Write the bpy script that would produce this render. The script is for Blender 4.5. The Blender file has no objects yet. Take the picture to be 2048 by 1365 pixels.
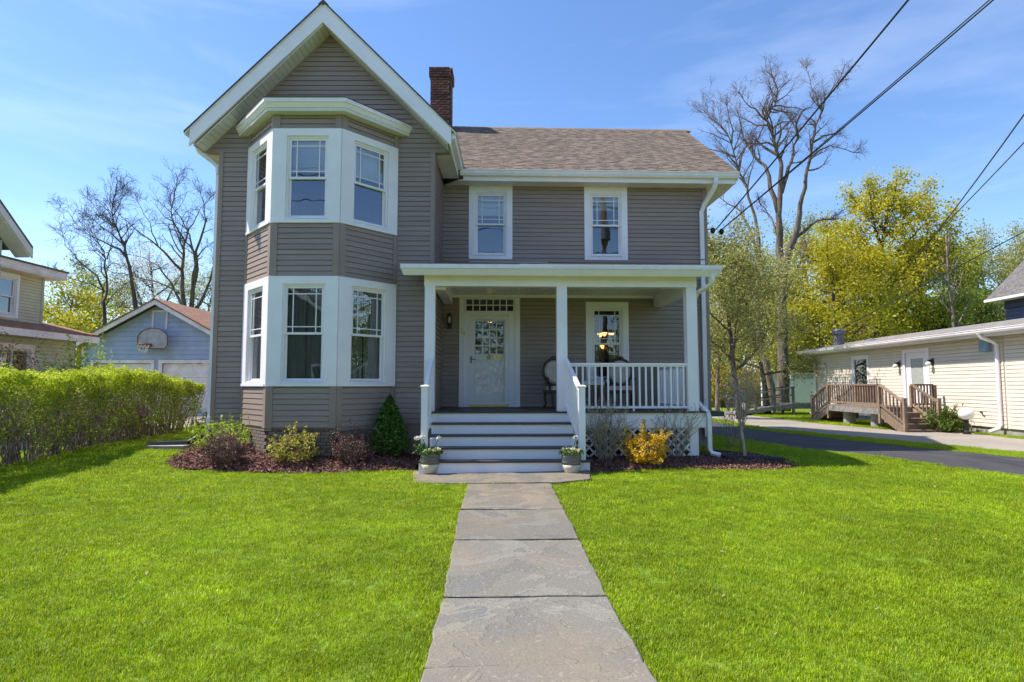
import bpy, bmesh, math, random
import numpy as np
from mathutils import Vector, Matrix

# ------------------------------------------------------------------ camera, sky, sun, exposure
scene = bpy.context.scene
COL = scene.collection
FPX = 1200.0
PITCH = math.atan(88 / 1200)
CZ = 1.55
cam_d = bpy.data.cameras.new('camera')
cam_d.sensor_width = 36.0
cam_d.lens = 36.0 * FPX / 2048.0
cam_d.clip_start = 0.05
cam_d.clip_end = 3000
cam = bpy.data.objects.new('camera', cam_d)
cam.location = (0, 0, CZ)
cam.rotation_euler = (math.pi / 2 + PITCH, 0, 0)
COL.objects.link(cam)
scene.camera = cam

SUN_EL = math.radians(55)
SUN_AZ = math.radians(174)          # direction towards the sun in plan, measured from +X
sun_dir = Vector((math.cos(SUN_AZ) * math.cos(SUN_EL), math.sin(SUN_AZ) * math.cos(SUN_EL), math.sin(SUN_EL)))
world = bpy.data.worlds.new('World')
scene.world = world
world.use_nodes = True
wn = world.node_tree
wn.nodes.clear()
w_out = wn.nodes.new('ShaderNodeOutputWorld')
w_bg = wn.nodes.new('ShaderNodeBackground')
w_sky = wn.nodes.new('ShaderNodeTexSky')
w_sky.sky_type = 'NISHITA'
w_sky.sun_disc = False
w_sky.sun_elevation = SUN_EL
w_sky.sun_rotation = math.pi / 2 - SUN_AZ
w_sky.altitude = 200
w_sky.air_density = 1.0
w_sky.dust_density = 0.25
w_sky.ozone_density = 4.0
w_bg.inputs['Strength'].default_value = 0.117
# thin cirrus streaks high in the sky
w_tc = wn.nodes.new('ShaderNodeTexCoord')
w_map = wn.nodes.new('ShaderNodeMapping')
w_map.inputs['Rotation'].default_value = (0.0, math.radians(32), math.radians(12))
w_map.inputs['Scale'].default_value = (0.75, 2.0, 6.5)
w_no = wn.nodes.new('ShaderNodeTexNoise')
w_no.inputs['Scale'].default_value = 1.5
w_no.inputs['Detail'].default_value = 7
w_no.inputs['Roughness'].default_value = 0.55
w_no.inputs['Distortion'].default_value = 0.35
w_rmp = wn.nodes.new('ShaderNodeMapRange')
w_rmp.inputs['From Min'].default_value = 0.50
w_rmp.inputs['From Max'].default_value = 0.86
w_rmp.inputs['To Min'].default_value = 0.0
w_rmp.inputs['To Max'].default_value = 0.22
w_mix = wn.nodes.new('ShaderNodeMix')
w_mix.data_type = 'RGBA'
w_mix.inputs['B'].default_value = (6.6, 7.0, 7.6, 1)
wn.links.new(w_tc.outputs['Generated'], w_map.inputs['Vector'])
wn.links.new(w_map.outputs['Vector'], w_no.inputs['Vector'])
wn.links.new(w_no.outputs['Fac'], w_rmp.inputs['Value'])
wn.links.new(w_rmp.outputs['Result'], w_mix.inputs['Factor'])
wn.links.new(w_sky.outputs['Color'], w_mix.inputs['A'])
w_hs = wn.nodes.new('ShaderNodeHueSaturation')
w_hs.inputs['Saturation'].default_value = 1.09
w_hs.inputs['Hue'].default_value = 0.504
wn.links.new(w_mix.outputs['Result'], w_hs.inputs['Color'])
wn.links.new(w_hs.outputs['Color'], w_bg.inputs['Color'])
wn.links.new(w_bg.outputs['Background'], w_out.inputs['Surface'])

sun_d = bpy.data.lights.new('sun', 'SUN')
sun_d.energy = 3.5
sun_d.angle = math.radians(0.53)
sun_d.color = (1.0, 0.95, 0.87)
sun = bpy.data.objects.new('sun', sun_d)
sun.rotation_euler = sun_dir.to_track_quat('Z', 'Y').to_euler()
COL.objects.link(sun)

scene.view_settings.view_transform = 'Standard'
scene.view_settings.look = 'None'
scene.view_settings.exposure = 1.08
scene.view_settings.gamma = 1.0
scene.render.engine = 'CYCLES'
scene.cycles.max_bounces = 7
scene.cycles.transparent_max_bounces = 12
scene.cycles.use_denoising = True

R = random.Random(7)
NP = np.random.default_rng(7)

# ------------------------------------------------------------------ placing helpers
_c, _s = math.cos(PITCH), math.sin(PITCH)
def ray(px, py):
    b = (682 - py) / FPX
    return Vector(((px - 1024) / FPX, _c - b * _s, _s + b * _c))
def at(px, py, Y):
    d = ray(px, py)
    return Vector((0, 0, CZ)) + d * (Y / d.y)
def ss(a, b, x):
    t = min(1.0, max(0.0, (x - a) / (b - a)))
    return t * t * (3 - 2 * t)
def g(x, y):                                   # height of the ground
    base = -0.0345 * (9.5 - y) if y < 9.5 else 0.0
    base = max(base, -0.55)
    A = 0.33 * ss(10.1, 12.2, y) * ss(-1.4, -3.2, x)
    B = 0.22 * ss(-4.5, -8.0, x) * ss(4.0, 9.0, y)
    Cc = 0.10 * ss(10.4, 12.0, y) * ss(0.5, 2.0, x)
    return base + A + B * (1 - A / 0.33) + Cc + 0.02 * math.sin(x * 0.9 + 1) * math.sin(y * 0.7) * (1 if y < 10 else 0.3)
def og(px, py, dz=0.0):                        # pixel to ground point: walk along the ray, then bisect
    d = ray(px, py)
    def h(Y):
        q = Vector((0, 0, CZ)) + d * (Y / d.y)
        return q.z - g(q.x, q.y)
    lo = 1.0
    while h(lo + 0.1) > 0 and lo < 200: lo += 0.1
    hi = lo + 0.1
    for _ in range(30):
        m = (lo + hi) / 2
        if h(m) > 0: lo = m
        else: hi = m
    p = Vector((0, 0, CZ)) + d * (lo / d.y)
    p.z = g(p.x, p.y) + dz
    return p
TH = math.radians(2.0)
_ct, _st = math.cos(TH), math.sin(TH)
def FM(x, y, z):                               # frame of the main wing and porch
    yy = y - 14.1
    return Vector((x * _ct - yy * _st, 14.1 + x * _st + yy * _ct, z))
def ID(x, y, z):
    return Vector((x, y, z))
def wallframe(P, Q):                           # (s along wall, n outward, z)
    P = Vector((P[0], P[1], 0)); Q = Vector((Q[0], Q[1], 0))
    d = (Q - P).normalized()
    n = Vector((d.y, -d.x, 0))
    L = (Q - P).length
    def T(s, nn, z):
        v = P + d * s + n * nn
        v.z = z
        return v
    return T, L

# ------------------------------------------------------------------ materials
def new_mat(name):
    m = bpy.data.materials.new(name)
    m.use_nodes = True
    m.node_tree.nodes.clear()
    return m, m.node_tree
def mat(name, col, rough=0.6, var=0.12, scale=6.0, bump=0.0, bscale=40.0, stretch=(1, 1, 1), island=0.0, spec=0.5, metal=0.0,
        col2=None, transl=0.0, obrand=0.0, fine=0.0, fscale=60.0):
    m, nt = new_mat(name)
    N, Lk = nt.nodes, nt.links
    out = N.new('ShaderNodeOutputMaterial')
    bs = N.new('ShaderNodeBsdfPrincipled')
    bs.inputs['Roughness'].default_value = rough
    bs.inputs['Metallic'].default_value = metal
    bs.inputs['Specular IOR Level'].default_value = spec
    tc = N.new('ShaderNodeTexCoord')
    mp = N.new('ShaderNodeMapping')
    mp.inputs['Scale'].default_value = stretch
    Lk.new(tc.outputs['Object'], mp.inputs['Vector'])
    no = N.new('ShaderNodeTexNoise')
    no.inputs['Scale'].default_value = scale
    no.inputs['Detail'].default_value = 5
    no.inputs['Roughness'].default_value = 0.6
    Lk.new(mp.outputs['Vector'], no.inputs['Vector'])
    c1 = Vector(col)
    c2 = Vector(col2) if col2 else c1 * (1 - 2.2 * var)
    c1v = c1 if col2 else c1 * (1 + 1.4 * var)
    ra = N.new('ShaderNodeValToRGB')
    ra.color_ramp.elements[0].position = 0.32
    ra.color_ramp.elements[1].position = 0.70
    ra.color_ramp.elements[0].color = (*[max(0, v) for v in c2], 1)
    ra.color_ramp.elements[1].color = (*[min(1, v) for v in c1v], 1)
    Lk.new(no.outputs['Fac'], ra.inputs['Fac'])
    cur = ra.outputs['Color']
    if fine:
        n2 = N.new('ShaderNodeTexNoise')
        n2.inputs['Scale'].default_value = fscale
        n2.inputs['Detail'].default_value = 3
        Lk.new(mp.outputs['Vector'], n2.inputs['Vector'])
        mr = N.new('ShaderNodeMapRange')
        mr.inputs['From Min'].default_value = 0.3
        mr.inputs['From Max'].default_value = 0.7
        mr.inputs['To Min'].default_value = 1 - fine
        mr.inputs['To Max'].default_value = 1 + fine
        Lk.new(n2.outputs['Fac'], mr.inputs['Value'])
        mm = N.new('ShaderNodeVectorMath')
        mm.operation = 'SCALE'
        Lk.new(cur, mm.inputs[0])
        Lk.new(mr.outputs['Result'], mm.inputs['Scale'])
        cur = mm.outputs['Vector']
    if island or obrand:
        if island:
            ge = N.new('ShaderNodeNewGeometry')
            src = ge.outputs['Random Per Island']
            amt = island
        else:
            oi = N.new('ShaderNodeObjectInfo')
            src = oi.outputs['Random']
            amt = obrand
        mr = N.new('ShaderNodeMapRange')
        mr.inputs['To Min'].default_value = 1 - amt
        mr.inputs['To Max'].default_value = 1 + amt
        Lk.new(src, mr.inputs['Value'])
        mm = N.new('ShaderNodeVectorMath')
        mm.operation = 'SCALE'
        Lk.new(cur, mm.inputs[0])
        Lk.new(mr.outputs['Result'], mm.inputs['Scale'])
        cur = mm.outputs['Vector']
    Lk.new(cur, bs.inputs['Base Color'])
    if bump:
        nb = N.new('ShaderNodeTexNoise')
        nb.inputs['Scale'].default_value = bscale
        nb.inputs['Detail'].default_value = 4
        Lk.new(mp.outputs['Vector'], nb.inputs['Vector'])
        bu = N.new('ShaderNodeBump')
        bu.inputs['Strength'].default_value = bump
        bu.inputs['Distance'].default_value = 0.02
        Lk.new(nb.outputs['Fac'], bu.inputs['Height'])
        Lk.new(bu.outputs['Normal'], bs.inputs['Normal'])
    if transl:
        tr = N.new('ShaderNodeBsdfTranslucent')
        mx = N.new('ShaderNodeMixShader')
        mx.inputs['Fac'].default_value = transl
        Lk.new(cur, tr.inputs['Color'])
        Lk.new(bs.outputs['BSDF'], mx.inputs[1])
        Lk.new(tr.outputs['BSDF'], mx.inputs[2])
        Lk.new(mx.outputs['Shader'], out.inputs['Surface'])
    else:
        Lk.new(bs.outputs['BSDF'], out.inputs['Surface'])
    return m
def leaf_mat(name, ca, cb, transl=0.4, rough=0.5, cc=None):
    """leaves: every leaf its own shade between ca and cb"""
    m, nt = new_mat(name)
    N, Lk = nt.nodes, nt.links
    out = N.new('ShaderNodeOutputMaterial')
    ge = N.new('ShaderNodeNewGeometry')
    oi = N.new('ShaderNodeObjectInfo')
    ad = N.new('ShaderNodeMath'); ad.operation = 'ADD'
    fr = N.new('ShaderNodeMath'); fr.operation = 'FRACT'
    Lk.new(ge.outputs['Random Per Island'], ad.inputs[0])
    Lk.new(oi.outputs['Random'], ad.inputs[1])
    Lk.new(ad.outputs[0], fr.inputs[0])
    ra = N.new('ShaderNodeValToRGB')
    ra.color_ramp.elements[0].color = (*ca, 1)
    ra.color_ramp.elements[1].color = (*cb, 1)
    if cc:
        e = ra.color_ramp.elements.new(0.8)
        e.color = (*cb, 1)
        ra.color_ramp.elements[2].color = (*cc, 1)
    Lk.new(fr.outputs[0], ra.inputs['Fac'])
    tc = N.new('ShaderNodeTexCoord')
    no = N.new('ShaderNodeTexNoise')
    no.inputs['Scale'].default_value = 1.1
    no.inputs['Detail'].default_value = 3
    Lk.new(tc.outputs['Object'], no.inputs['Vector'])
    mr = N.new('ShaderNodeMapRange')
    mr.inputs['From Min'].default_value = 0.3
    mr.inputs['From Max'].default_value = 0.7
    mr.inputs['To Min'].default_value = 0.75
    mr.inputs['To Max'].default_value = 1.2
    Lk.new(no.outputs['Fac'], mr.inputs['Value'])
    mm = N.new('ShaderNodeVectorMath'); mm.operation = 'SCALE'
    Lk.new(ra.outputs['Color'], mm.inputs[0])
    Lk.new(mr.outputs['Result'], mm.inputs['Scale'])
    bs = N.new('ShaderNodeBsdfPrincipled')
    bs.inputs['Roughness'].default_value = rough
    bs.inputs['Specular IOR Level'].default_value = 0.35
    tr = N.new('ShaderNodeBsdfTranslucent')
    mx = N.new('ShaderNodeMixShader')
    mx.inputs['Fac'].default_value = transl
    Lk.new(mm.outputs['Vector'], bs.inputs['Base Color'])
    Lk.new(mm.outputs['Vector'], tr.inputs['Color'])
    Lk.new(bs.outputs['BSDF'], mx.inputs[1])
    Lk.new(tr.outputs['BSDF'], mx.inputs[2])
    Lk.new(mx.outputs['Shader'], out.inputs['Surface'])
    return m
def glass_mat(name, tint=(0.86, 0.9, 0.9), refl=1.0, wob=0.02):
    """thin pane: Fresnel mirror over a clear, slightly tinted sheet"""
    m, nt = new_mat(name)
    N, Lk = nt.nodes, nt.links
    out = N.new('ShaderNodeOutputMaterial')
    gl = N.new('ShaderNodeBsdfGlossy')
    gl.inputs['Roughness'].default_value = 0.0
    gl.inputs['Color'].default_value = (0.95, 0.97, 1, 1)
    tr = N.new('ShaderNodeBsdfTransparent')
    tr.inputs['Color'].default_value = (*tint, 1)
    lw = N.new('ShaderNodeFresnel')
    lw.inputs['IOR'].default_value = 1.9
    mu = N.new('ShaderNodeMath'); mu.operation = 'MULTIPLY_ADD'
    mu.inputs[1].default_value = 1.6 * refl
    mu.inputs[2].default_value = 0.06 * refl
    mu.use_clamp = True
    tc = N.new('ShaderNodeTexCoord')
    no = N.new('ShaderNodeTexNoise')
    no.inputs['Scale'].default_value = 1.6
    bu = N.new('ShaderNodeBump')
    bu.inputs['Strength'].default_value = wob
    bu.inputs['Distance'].default_value = 0.1
    Lk.new(tc.outputs['Object'], no.inputs['Vector'])
    Lk.new(no.outputs['Fac'], bu.inputs['Height'])
    Lk.new(bu.outputs['Normal'], gl.inputs['Normal'])
    Lk.new(lw.outputs['Fac'], mu.inputs[0])
    mx = N.new('ShaderNodeMixShader')
    Lk.new(mu.outputs[0], mx.inputs['Fac'])
    Lk.new(tr.outputs['BSDF'], mx.inputs[1])
    Lk.new(gl.outputs['BSDF'], mx.inputs[2])
    Lk.new(mx.outputs['Shader'], out.inputs['Surface'])
    return m
def emit_mat(name, col, st):
    m, nt = new_mat(name)
    out = nt.nodes.new('ShaderNodeOutputMaterial')
    e = nt.nodes.new('ShaderNodeEmission')
    e.inputs['Color'].default_value = (*col, 1)
    e.inputs['Strength'].default_value = st
    nt.links.new(e.outputs['Emission'], out.inputs['Surface'])
    return m

M = {}
M['siding'] = mat('taupe_siding', (0.315, 0.236, 0.200), 0.55, 0.05, 1.5, 0.05, 90, (0.6, 0.6, 6), obrand=0.055)
M['taupe'] = mat('taupe_trim', (0.308, 0.223, 0.181), 0.5, 0.04, 2)
M['white'] = mat('white_trim', (0.89, 0.825, 0.835), 0.42, 0.03, 1.2, 0.02, 30)
M['whitev'] = mat('white_vinyl', (0.85, 0.80, 0.79), 0.35, 0.03, 2.0)
M['gutter'] = mat('white_gutter', (0.85, 0.79, 0.79), 0.3, 0.05, 1.0, fine=0.04, fscale=9)
M['soffit'] = mat('cream_soffit', (0.70, 0.68, 0.61), 0.5, 0.04, 2.0)
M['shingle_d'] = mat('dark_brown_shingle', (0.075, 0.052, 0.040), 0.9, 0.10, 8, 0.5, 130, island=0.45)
M['shingle'] = mat('brown_shingle', (0.228, 0.168, 0.124), 0.9, 0.05, 1.2, 0.5, 130, island=0.12, fine=0.25, fscale=70)
M['roofbase'] = mat('brown_roofing', (0.115, 0.083, 0.066), 0.95, 0.16, 6, 0.5, 90, fine=0.2, fscale=50)
M['fbrick'] = mat('painted_brick', (0.195, 0.148, 0.122), 0.8, 0.08, 5, 0.4, 60, obrand=0.04)
M['fmortar'] = mat('painted_mortar', (0.178, 0.136, 0.113), 0.9, 0.10, 12, 0.4, 60)
M['brick'] = mat('red_brick', (0.175, 0.072, 0.052), 0.85, 0.22, 12, 0.5, 60, obrand=0.45)
M['mortar'] = mat('grey_mortar', (0.30, 0.26, 0.225), 0.95, 0.15, 20, 0.3, 60)
M['deck'] = mat('brown_composite_decking', (0.066, 0.050, 0.046), 0.55, 0.12, 5, 0.1, 60, (8, 1, 1))
M['tread'] = mat('dark_brown_tread', (0.066, 0.050, 0.046), 0.5, 0.10, 5, 0.1, 60, (1, 8, 8))
M['brass'] = mat('brass', (0.62, 0.44, 0.12), 0.3, 0.08, 10, metal=0.9)
M['brassp'] = mat('yellow_threshold', (0.70, 0.56, 0.16), 0.4, 0.06, 10, metal=0.3)
M['bronze'] = mat('bronze_handle', (0.16, 0.11, 0.06), 0.35, 0.1, 10, metal=0.8)
M['black'] = mat('black_metal', (0.012, 0.012, 0.012), 0.4, 0.1, 10)
M['blackp'] = mat('black_plastic_pipe', (0.016, 0.016, 0.017), 0.45, 0.2, 8)
M['glass'] = glass_mat('window_glass', (0.86, 0.89, 0.89), 0.85)
M['storm'] = glass_mat('storm_glass', (0.94, 0.95, 0.95), 0.17)
M['glass_p'] = glass_mat('porch_glass', (0.88, 0.90, 0.90), 0.5)
M['curtain'] = mat('sheer_curtain', (0.30, 0.30, 0.27), 0.9, 0.12, 3, 0, 30, (6, 6, 0.6))
M['drape'] = mat('dark_valance', (0.018, 0.016, 0.018), 0.9, 0.3, 9, 0, 30, (6, 6, 0.6))
M['pdrape'] = mat('patterned_drape', (0.52, 0.47, 0.33), 0.9, 0.3, 9, col2=(0.26, 0.23, 0.15))
M['shade'] = mat('white_roller_shade', (0.86, 0.87, 0.85), 0.8, 0.05, 2)
M['room'] = mat('room_paint', (0.10, 0.092, 0.085), 0.9, 0.1, 2)
M['lamp_on'] = emit_mat('lit_lamp_shade', (1.0, 0.50, 0.16), 1.25)
def stone_mat(name, tones, seed):
    """split slate: flaked layers of different tone with small ledges, pale grains and stains"""
    m, nt = new_mat(name)
    N, Lk = nt.nodes, nt.links
    out = N.new('ShaderNodeOutputMaterial'); bs = N.new('ShaderNodeBsdfPrincipled')
    bs.inputs['Roughness'].default_value = 0.8
    tc = N.new('ShaderNodeTexCoord'); mp = N.new('ShaderNodeMapping'); mp.inputs['Location'].default_value = (seed * 3.7, seed * 1.9, 0)
    Lk.new(tc.outputs['Object'], mp.inputs['Vector'])
    n1 = N.new('ShaderNodeTexNoise'); n1.inputs['Scale'].default_value = 1.15; n1.inputs['Detail'].default_value = 6; n1.inputs['Roughness'].default_value = 0.55; n1.inputs['Distortion'].default_value = 0.7
    Lk.new(mp.outputs['Vector'], n1.inputs['Vector'])
    ra = N.new('ShaderNodeValToRGB'); ra.color_ramp.interpolation = 'LINEAR'
    el = ra.color_ramp.elements
    pos = [0.30, 0.42, 0.432, 0.52, 0.532, 0.60, 0.612, 0.72]
    el[0].position = pos[0]; el[0].color = (*tones[0], 1); el[1].position = pos[-1]; el[1].color = (*tones[7], 1)
    for k in range(1, 7):
        e = el.new(pos[k]); e.color = (*tones[k], 1)
    Lk.new(n1.outputs['Fac'], ra.inputs['Fac'])
    st = N.new('ShaderNodeValToRGB'); e2 = st.color_ramp.elements
    e2[0].position = 0.0; e2[0].color = (0, 0, 0, 1); e2[1].position = 1.0; e2[1].color = (1, 1, 1, 1)
    for k, (a, v) in enumerate(((0.42, 0.0), (0.428, 0.33), (0.52, 0.33), (0.528, 0.66), (0.60, 0.66), (0.608, 1.0))):
        e = e2.new(a); e.color = (v, v, v, 1)
    Lk.new(n1.outputs['Fac'], st.inputs['Fac'])
    n2 = N.new('ShaderNodeTexNoise'); n2.inputs['Scale'].default_value = 55; n2.inputs['Detail'].default_value = 4
    Lk.new(mp.outputs['Vector'], n2.inputs['Vector'])
    mr = N.new('ShaderNodeMapRange'); mr.inputs['From Min'].default_value = 0.3; mr.inputs['From Max'].default_value = 0.7; mr.inputs['To Min'].default_value = 0.80; mr.inputs['To Max'].default_value = 1.18
    Lk.new(n2.outputs['Fac'], mr.inputs['Value'])
    sc = N.new('ShaderNodeVectorMath'); sc.operation = 'SCALE'; Lk.new(ra.outputs['Color'], sc.inputs[0]); Lk.new(mr.outputs['Result'], sc.inputs['Scale'])
    n3 = N.new('ShaderNodeTexNoise'); n3.inputs['Scale'].default_value = 24; n3.inputs['Detail'].default_value = 2; n3.inputs['Distortion'].default_value = 1.2
    Lk.new(mp.outputs['Vector'], n3.inputs['Vector'])
    m3 = N.new('ShaderNodeMapRange'); m3.inputs['From Min'].default_value = 0.63; m3.inputs['From Max'].default_value = 0.68; m3.inputs['To Max'].default_value = 0.55
    Lk.new(n3.outputs['Fac'], m3.inputs['Value'])
    mx = N.new('ShaderNodeMix'); mx.data_type = 'RGBA'; mx.inputs['B'].default_value = (0.34, 0.305, 0.25, 1)
    Lk.new(m3.outputs['Result'], mx.inputs['Factor']); Lk.new(sc.outputs['Vector'], mx.inputs['A'])
    n4 = N.new('ShaderNodeTexNoise'); n4.inputs['Scale'].default_value = 0.8; n4.inputs['Detail'].default_value = 3
    Lk.new(mp.outputs['Vector'], n4.inputs['Vector'])
    m4 = N.new('ShaderNodeMapRange'); m4.inputs['From Min'].default_value = 0.50; m4.inputs['From Max'].default_value = 0.68; m4.inputs['To Max'].default_value = 0.45
    Lk.new(n4.outputs['Fac'], m4.inputs['Value'])
    mx2 = N.new('ShaderNodeMix'); mx2.data_type = 'RGBA'; mx2.inputs['B'].default_value = (0.255, 0.19, 0.122, 1)
    Lk.new(m4.outputs['Result'], mx2.inputs['Factor']); Lk.new(mx.outputs['Result'], mx2.inputs['A'])
    oi = N.new('ShaderNodeObjectInfo'); mo = N.new('ShaderNodeMapRange'); mo.inputs['To Min'].default_value = 0.84; mo.inputs['To Max'].default_value = 1.14
    Lk.new(oi.outputs['Random'], mo.inputs['Value'])
    so = N.new('ShaderNodeVectorMath'); so.operation = 'SCALE'; Lk.new(mx2.outputs['Result'], so.inputs[0]); Lk.new(mo.outputs['Result'], so.inputs['Scale'])
    Lk.new(so.outputs['Vector'], bs.inputs['Base Color'])
    b1 = N.new('ShaderNodeBump'); b1.inputs['Strength'].default_value = 0.9; b1.inputs['Distance'].default_value = 0.012
    b2 = N.new('ShaderNodeBump'); b2.inputs['Strength'].default_value = 0.45; b2.inputs['Distance'].default_value = 0.01
    Lk.new(st.outputs['Color'], b1.inputs['Height']); Lk.new(n2.outputs['Fac'], b2.inputs['Height']); Lk.new(b1.outputs['Normal'], b2.inputs['Normal']); Lk.new(b2.outputs['Normal'], bs.inputs['Normal'])
    Lk.new(bs.outputs['BSDF'], out.inputs['Surface'])
    return m
_g1, _g2, _g3, _g4 = (0.155, 0.143, 0.117), (0.180, 0.163, 0.132), (0.212, 0.195, 0.158), (0.155, 0.151, 0.136)
_t1, _t2 = (0.25, 0.197, 0.136), (0.19, 0.155, 0.12)
M['stone'] = stone_mat('flagstone', [_g4, _g1, _g2, _g2, _g3, _g3, _g4, _g1], 1)
M['stone_b'] = stone_mat('tan_flagstone', [_g1, _t2, _t1, _g2, _g1, _t2, _t1, _g3], 3)
M['asphalt'] = mat('fresh_asphalt', (0.058, 0.053, 0.055), 0.85, 0.15, 1.3, 0.5, 160, fine=0.3, fscale=140)
M['olddrive'] = mat('worn_pale_asphalt', (0.35, 0.30, 0.245), 0.95, 0.10, 0.5, 0.4, 120, col2=(0.26, 0.22, 0.18), fine=0.15, fscale=60)
M['ground'] = mat('lawn_soil_and_thatch', (0.17, 0.255, 0.012), 0.95, 0.2, 0.8, 0.6, 60, col2=(0.12, 0.195, 0.010), fine=0.3, fscale=22)
M['mulch_bed'] = mat('mulch_base', (0.14, 0.062, 0.045), 0.95, 0.3, 18, 0.9, 60, fine=0.4, fscale=90)
M['mulch'] = mat('mulch_chips', (0.23, 0.105, 0.078), 0.9, 0.2, 20, island=0.7)
M['bark'] = mat('grey_bark', (0.155, 0.118, 0.090), 0.95, 0.3, 3, 0.8, 14, (3, 3, 0.6))
M['bark_l'] = mat('pale_bark', (0.26, 0.195, 0.145), 0.95, 0.3, 3, 0.8, 14, (3, 3, 0.6))
M['bark_d'] = mat('dark_bark', (0.095, 0.074, 0.060), 0.95, 0.3, 3, 0.5, 14, (3, 3, 0.6))
M['twig'] = mat('grey_brown_twigs', (0.29, 0.215, 0.165), 0.95, 0.3, 9)
M['twig_l'] = mat('pale_tan_twigs', (0.42, 0.33, 0.25), 0.9, 0.2, 9)
M['twigr'] = mat('reddish_twigs', (0.20, 0.115, 0.095), 0.95, 0.3, 9)

# ------------------------------------------------------------------ mesh builder
class MB:
    def __init__(s, T=ID):
        s.v = []; s.f = []; s.T = T
    def add(s, vs, fs):
        b = len(s.v)
        for v in vs:
            s.v.append(tuple(s.T(*v)))
        for f in fs:
            s.f.append(tuple(b + i for i in f))
        return s
    def box(s, x0, x1, y0, y1, z0, z1):
        return s.add([(x0, y0, z0), (x1, y0, z0), (x1, y1, z0), (x0, y1, z0), (x0, y0, z1), (x1, y0, z1), (x1, y1, z1), (x0, y1, z1)],
                     [(0, 3, 2, 1), (4, 5, 6, 7), (0, 1, 5, 4), (1, 2, 6, 5), (2, 3, 7, 6), (3, 0, 4, 7)])
    def prism(s, a, b):
        n = len(a)
        return s.add(list(a) + list(b), [tuple(range(n))[::-1], tuple(range(n, 2 * n))] + [(i, (i + 1) % n, n + (i + 1) % n, n + i) for i in range(n)])
    def hexa(s, p):                              # 8 corners, bottom four then top four
        return s.add(p, [(0, 3, 2, 1), (4, 5, 6, 7), (0, 1, 5, 4), (1, 2, 6, 5), (2, 3, 7, 6), (3, 0, 4, 7)])
    def beam(s, p, q, w, h, up=(0, 0, 1)):       # rectangular bar between two points
        p = Vector(p); q = Vector(q); d = (q - p).normalized(); up = Vector(up)
        if abs(d.dot(up)) > 0.98: up = Vector((0, 1, 0))
        r = d.cross(up).normalized(); u = r.cross(d).normalized()
        c = []
        for e in (p, q):
            for a, b in ((-1, -1), (1, -1), (1, 1), (-1, 1)):
                c.append(tuple(e + r * (a * w / 2) + u * (b * h / 2)))
        return s.add(c, [(0, 1, 2, 3), (7, 6, 5, 4), (0, 4, 5, 1), (1, 5, 6, 2), (2, 6, 7, 3), (3, 7, 4, 0)])
    def tube(s, pts, r, n=8, cap=True):
        pts = [Vector(p) for p in pts]; m = len(pts)
        rs = r if isinstance(r, (list, tuple)) else [r] * m
        vs = []; fs = []
        ref = Vector((0.31, 0.17, 0.93))
        d0 = (pts[-1] - pts[0])
        if d0.length > 0 and abs(d0.normalized().dot(ref.normalized())) > 0.93: ref = Vector((0.95, 0.3, 0.05))
        for i, p in enumerate(pts):
            d = (pts[min(i + 1, m - 1)] - pts[max(i - 1, 0)])
            if d.length < 1e-9: d = Vector((0, 0, 1))
            d.normalize()
            a = d.cross(ref).normalized(); b = d.cross(a)
            for k in range(n):
                t = 2 * math.pi * k / n
                vs.append(tuple(p + a * (math.cos(t) * rs[i]) + b * (math.sin(t) * rs[i])))
        for i in range(m - 1):
            for k in range(n):
                k2 = (k + 1) % n
                fs.append((i * n + k, i * n + k2, (i + 1) * n + k2, (i + 1) * n + k))
        if cap:
            fs.append(tuple(range(n))[::-1]); fs.append(tuple(range((m - 1) * n, m * n)))
        return s.add(vs, fs)
    def rtube(s, pts, w, d, wdir=(1, 0, 0)):     # rectangular downspout along a path
        pts = [Vector(p) for p in pts]; m = len(pts); wd = Vector(wdir).normalized()
        vs = []; fs = []
        for i, p in enumerate(pts):
            t = (pts[min(i + 1, m - 1)] - pts[max(i - 1, 0)]).normalized()
            a = (wd - t * wd.dot(t)).normalized(); b = t.cross(a)
            for u, v in ((-1, -1), (1, -1), (1, 1), (-1, 1)):
                vs.append(tuple(p + a * (u * w / 2) + b * (v * d / 2)))
        for i in range(m - 1):
            for k in range(4):
                k2 = (k + 1) % 4
                fs.append((i * 4 + k, i * 4 + k2, (i + 1) * 4 + k2, (i + 1) * 4 + k))
        fs.append((3, 2, 1, 0)); fs.append(tuple(range((m - 1) * 4, m * 4)))
        return s.add(vs, fs)
    def lathe(s, c, prof, n=20):
        vs = []; fs = []; m = len(prof)
        for (r, z) in prof:
            for k in range(n):
                t = 2 * math.pi * k / n
                vs.append((c[0] + math.cos(t) * r, c[1] + math.sin(t) * r, c[2] + z))
        for i in range(m - 1):
            for k in range(n):
                k2 = (k + 1) % n
                fs.append((i * n + k, i * n + k2, (i + 1) * n + k2, (i + 1) * n + k))
        fs.append(tuple(range(n))[::-1]); fs.append(tuple(range((m - 1) * n, m * n)))
        return s.add(vs, fs)
    def ball(s, c, r, n=10, m=7, sq=(1, 1, 1)):
        vs = []; fs = []
        for i in range(m + 1):
            ph = math.pi * i / m
            for k in range(n):
                t = 2 * math.pi * k / n
                vs.append((c[0] + r * sq[0] * math.sin(ph) * math.cos(t), c[1] + r * sq[1] * math.sin(ph) * math.sin(t), c[2] + r * sq[2] * math.cos(ph)))
        for i in range(m):
            for k in range(n):
                k2 = (k + 1) % n
                fs.append((i * n + k, i * n + k2, (i + 1) * n + k2, (i + 1) * n + k))
        return s.add(vs, fs)
    def quad(s, a, b, c, d):
        return s.add([a, b, c, d], [(0, 1, 2, 3)])
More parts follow.
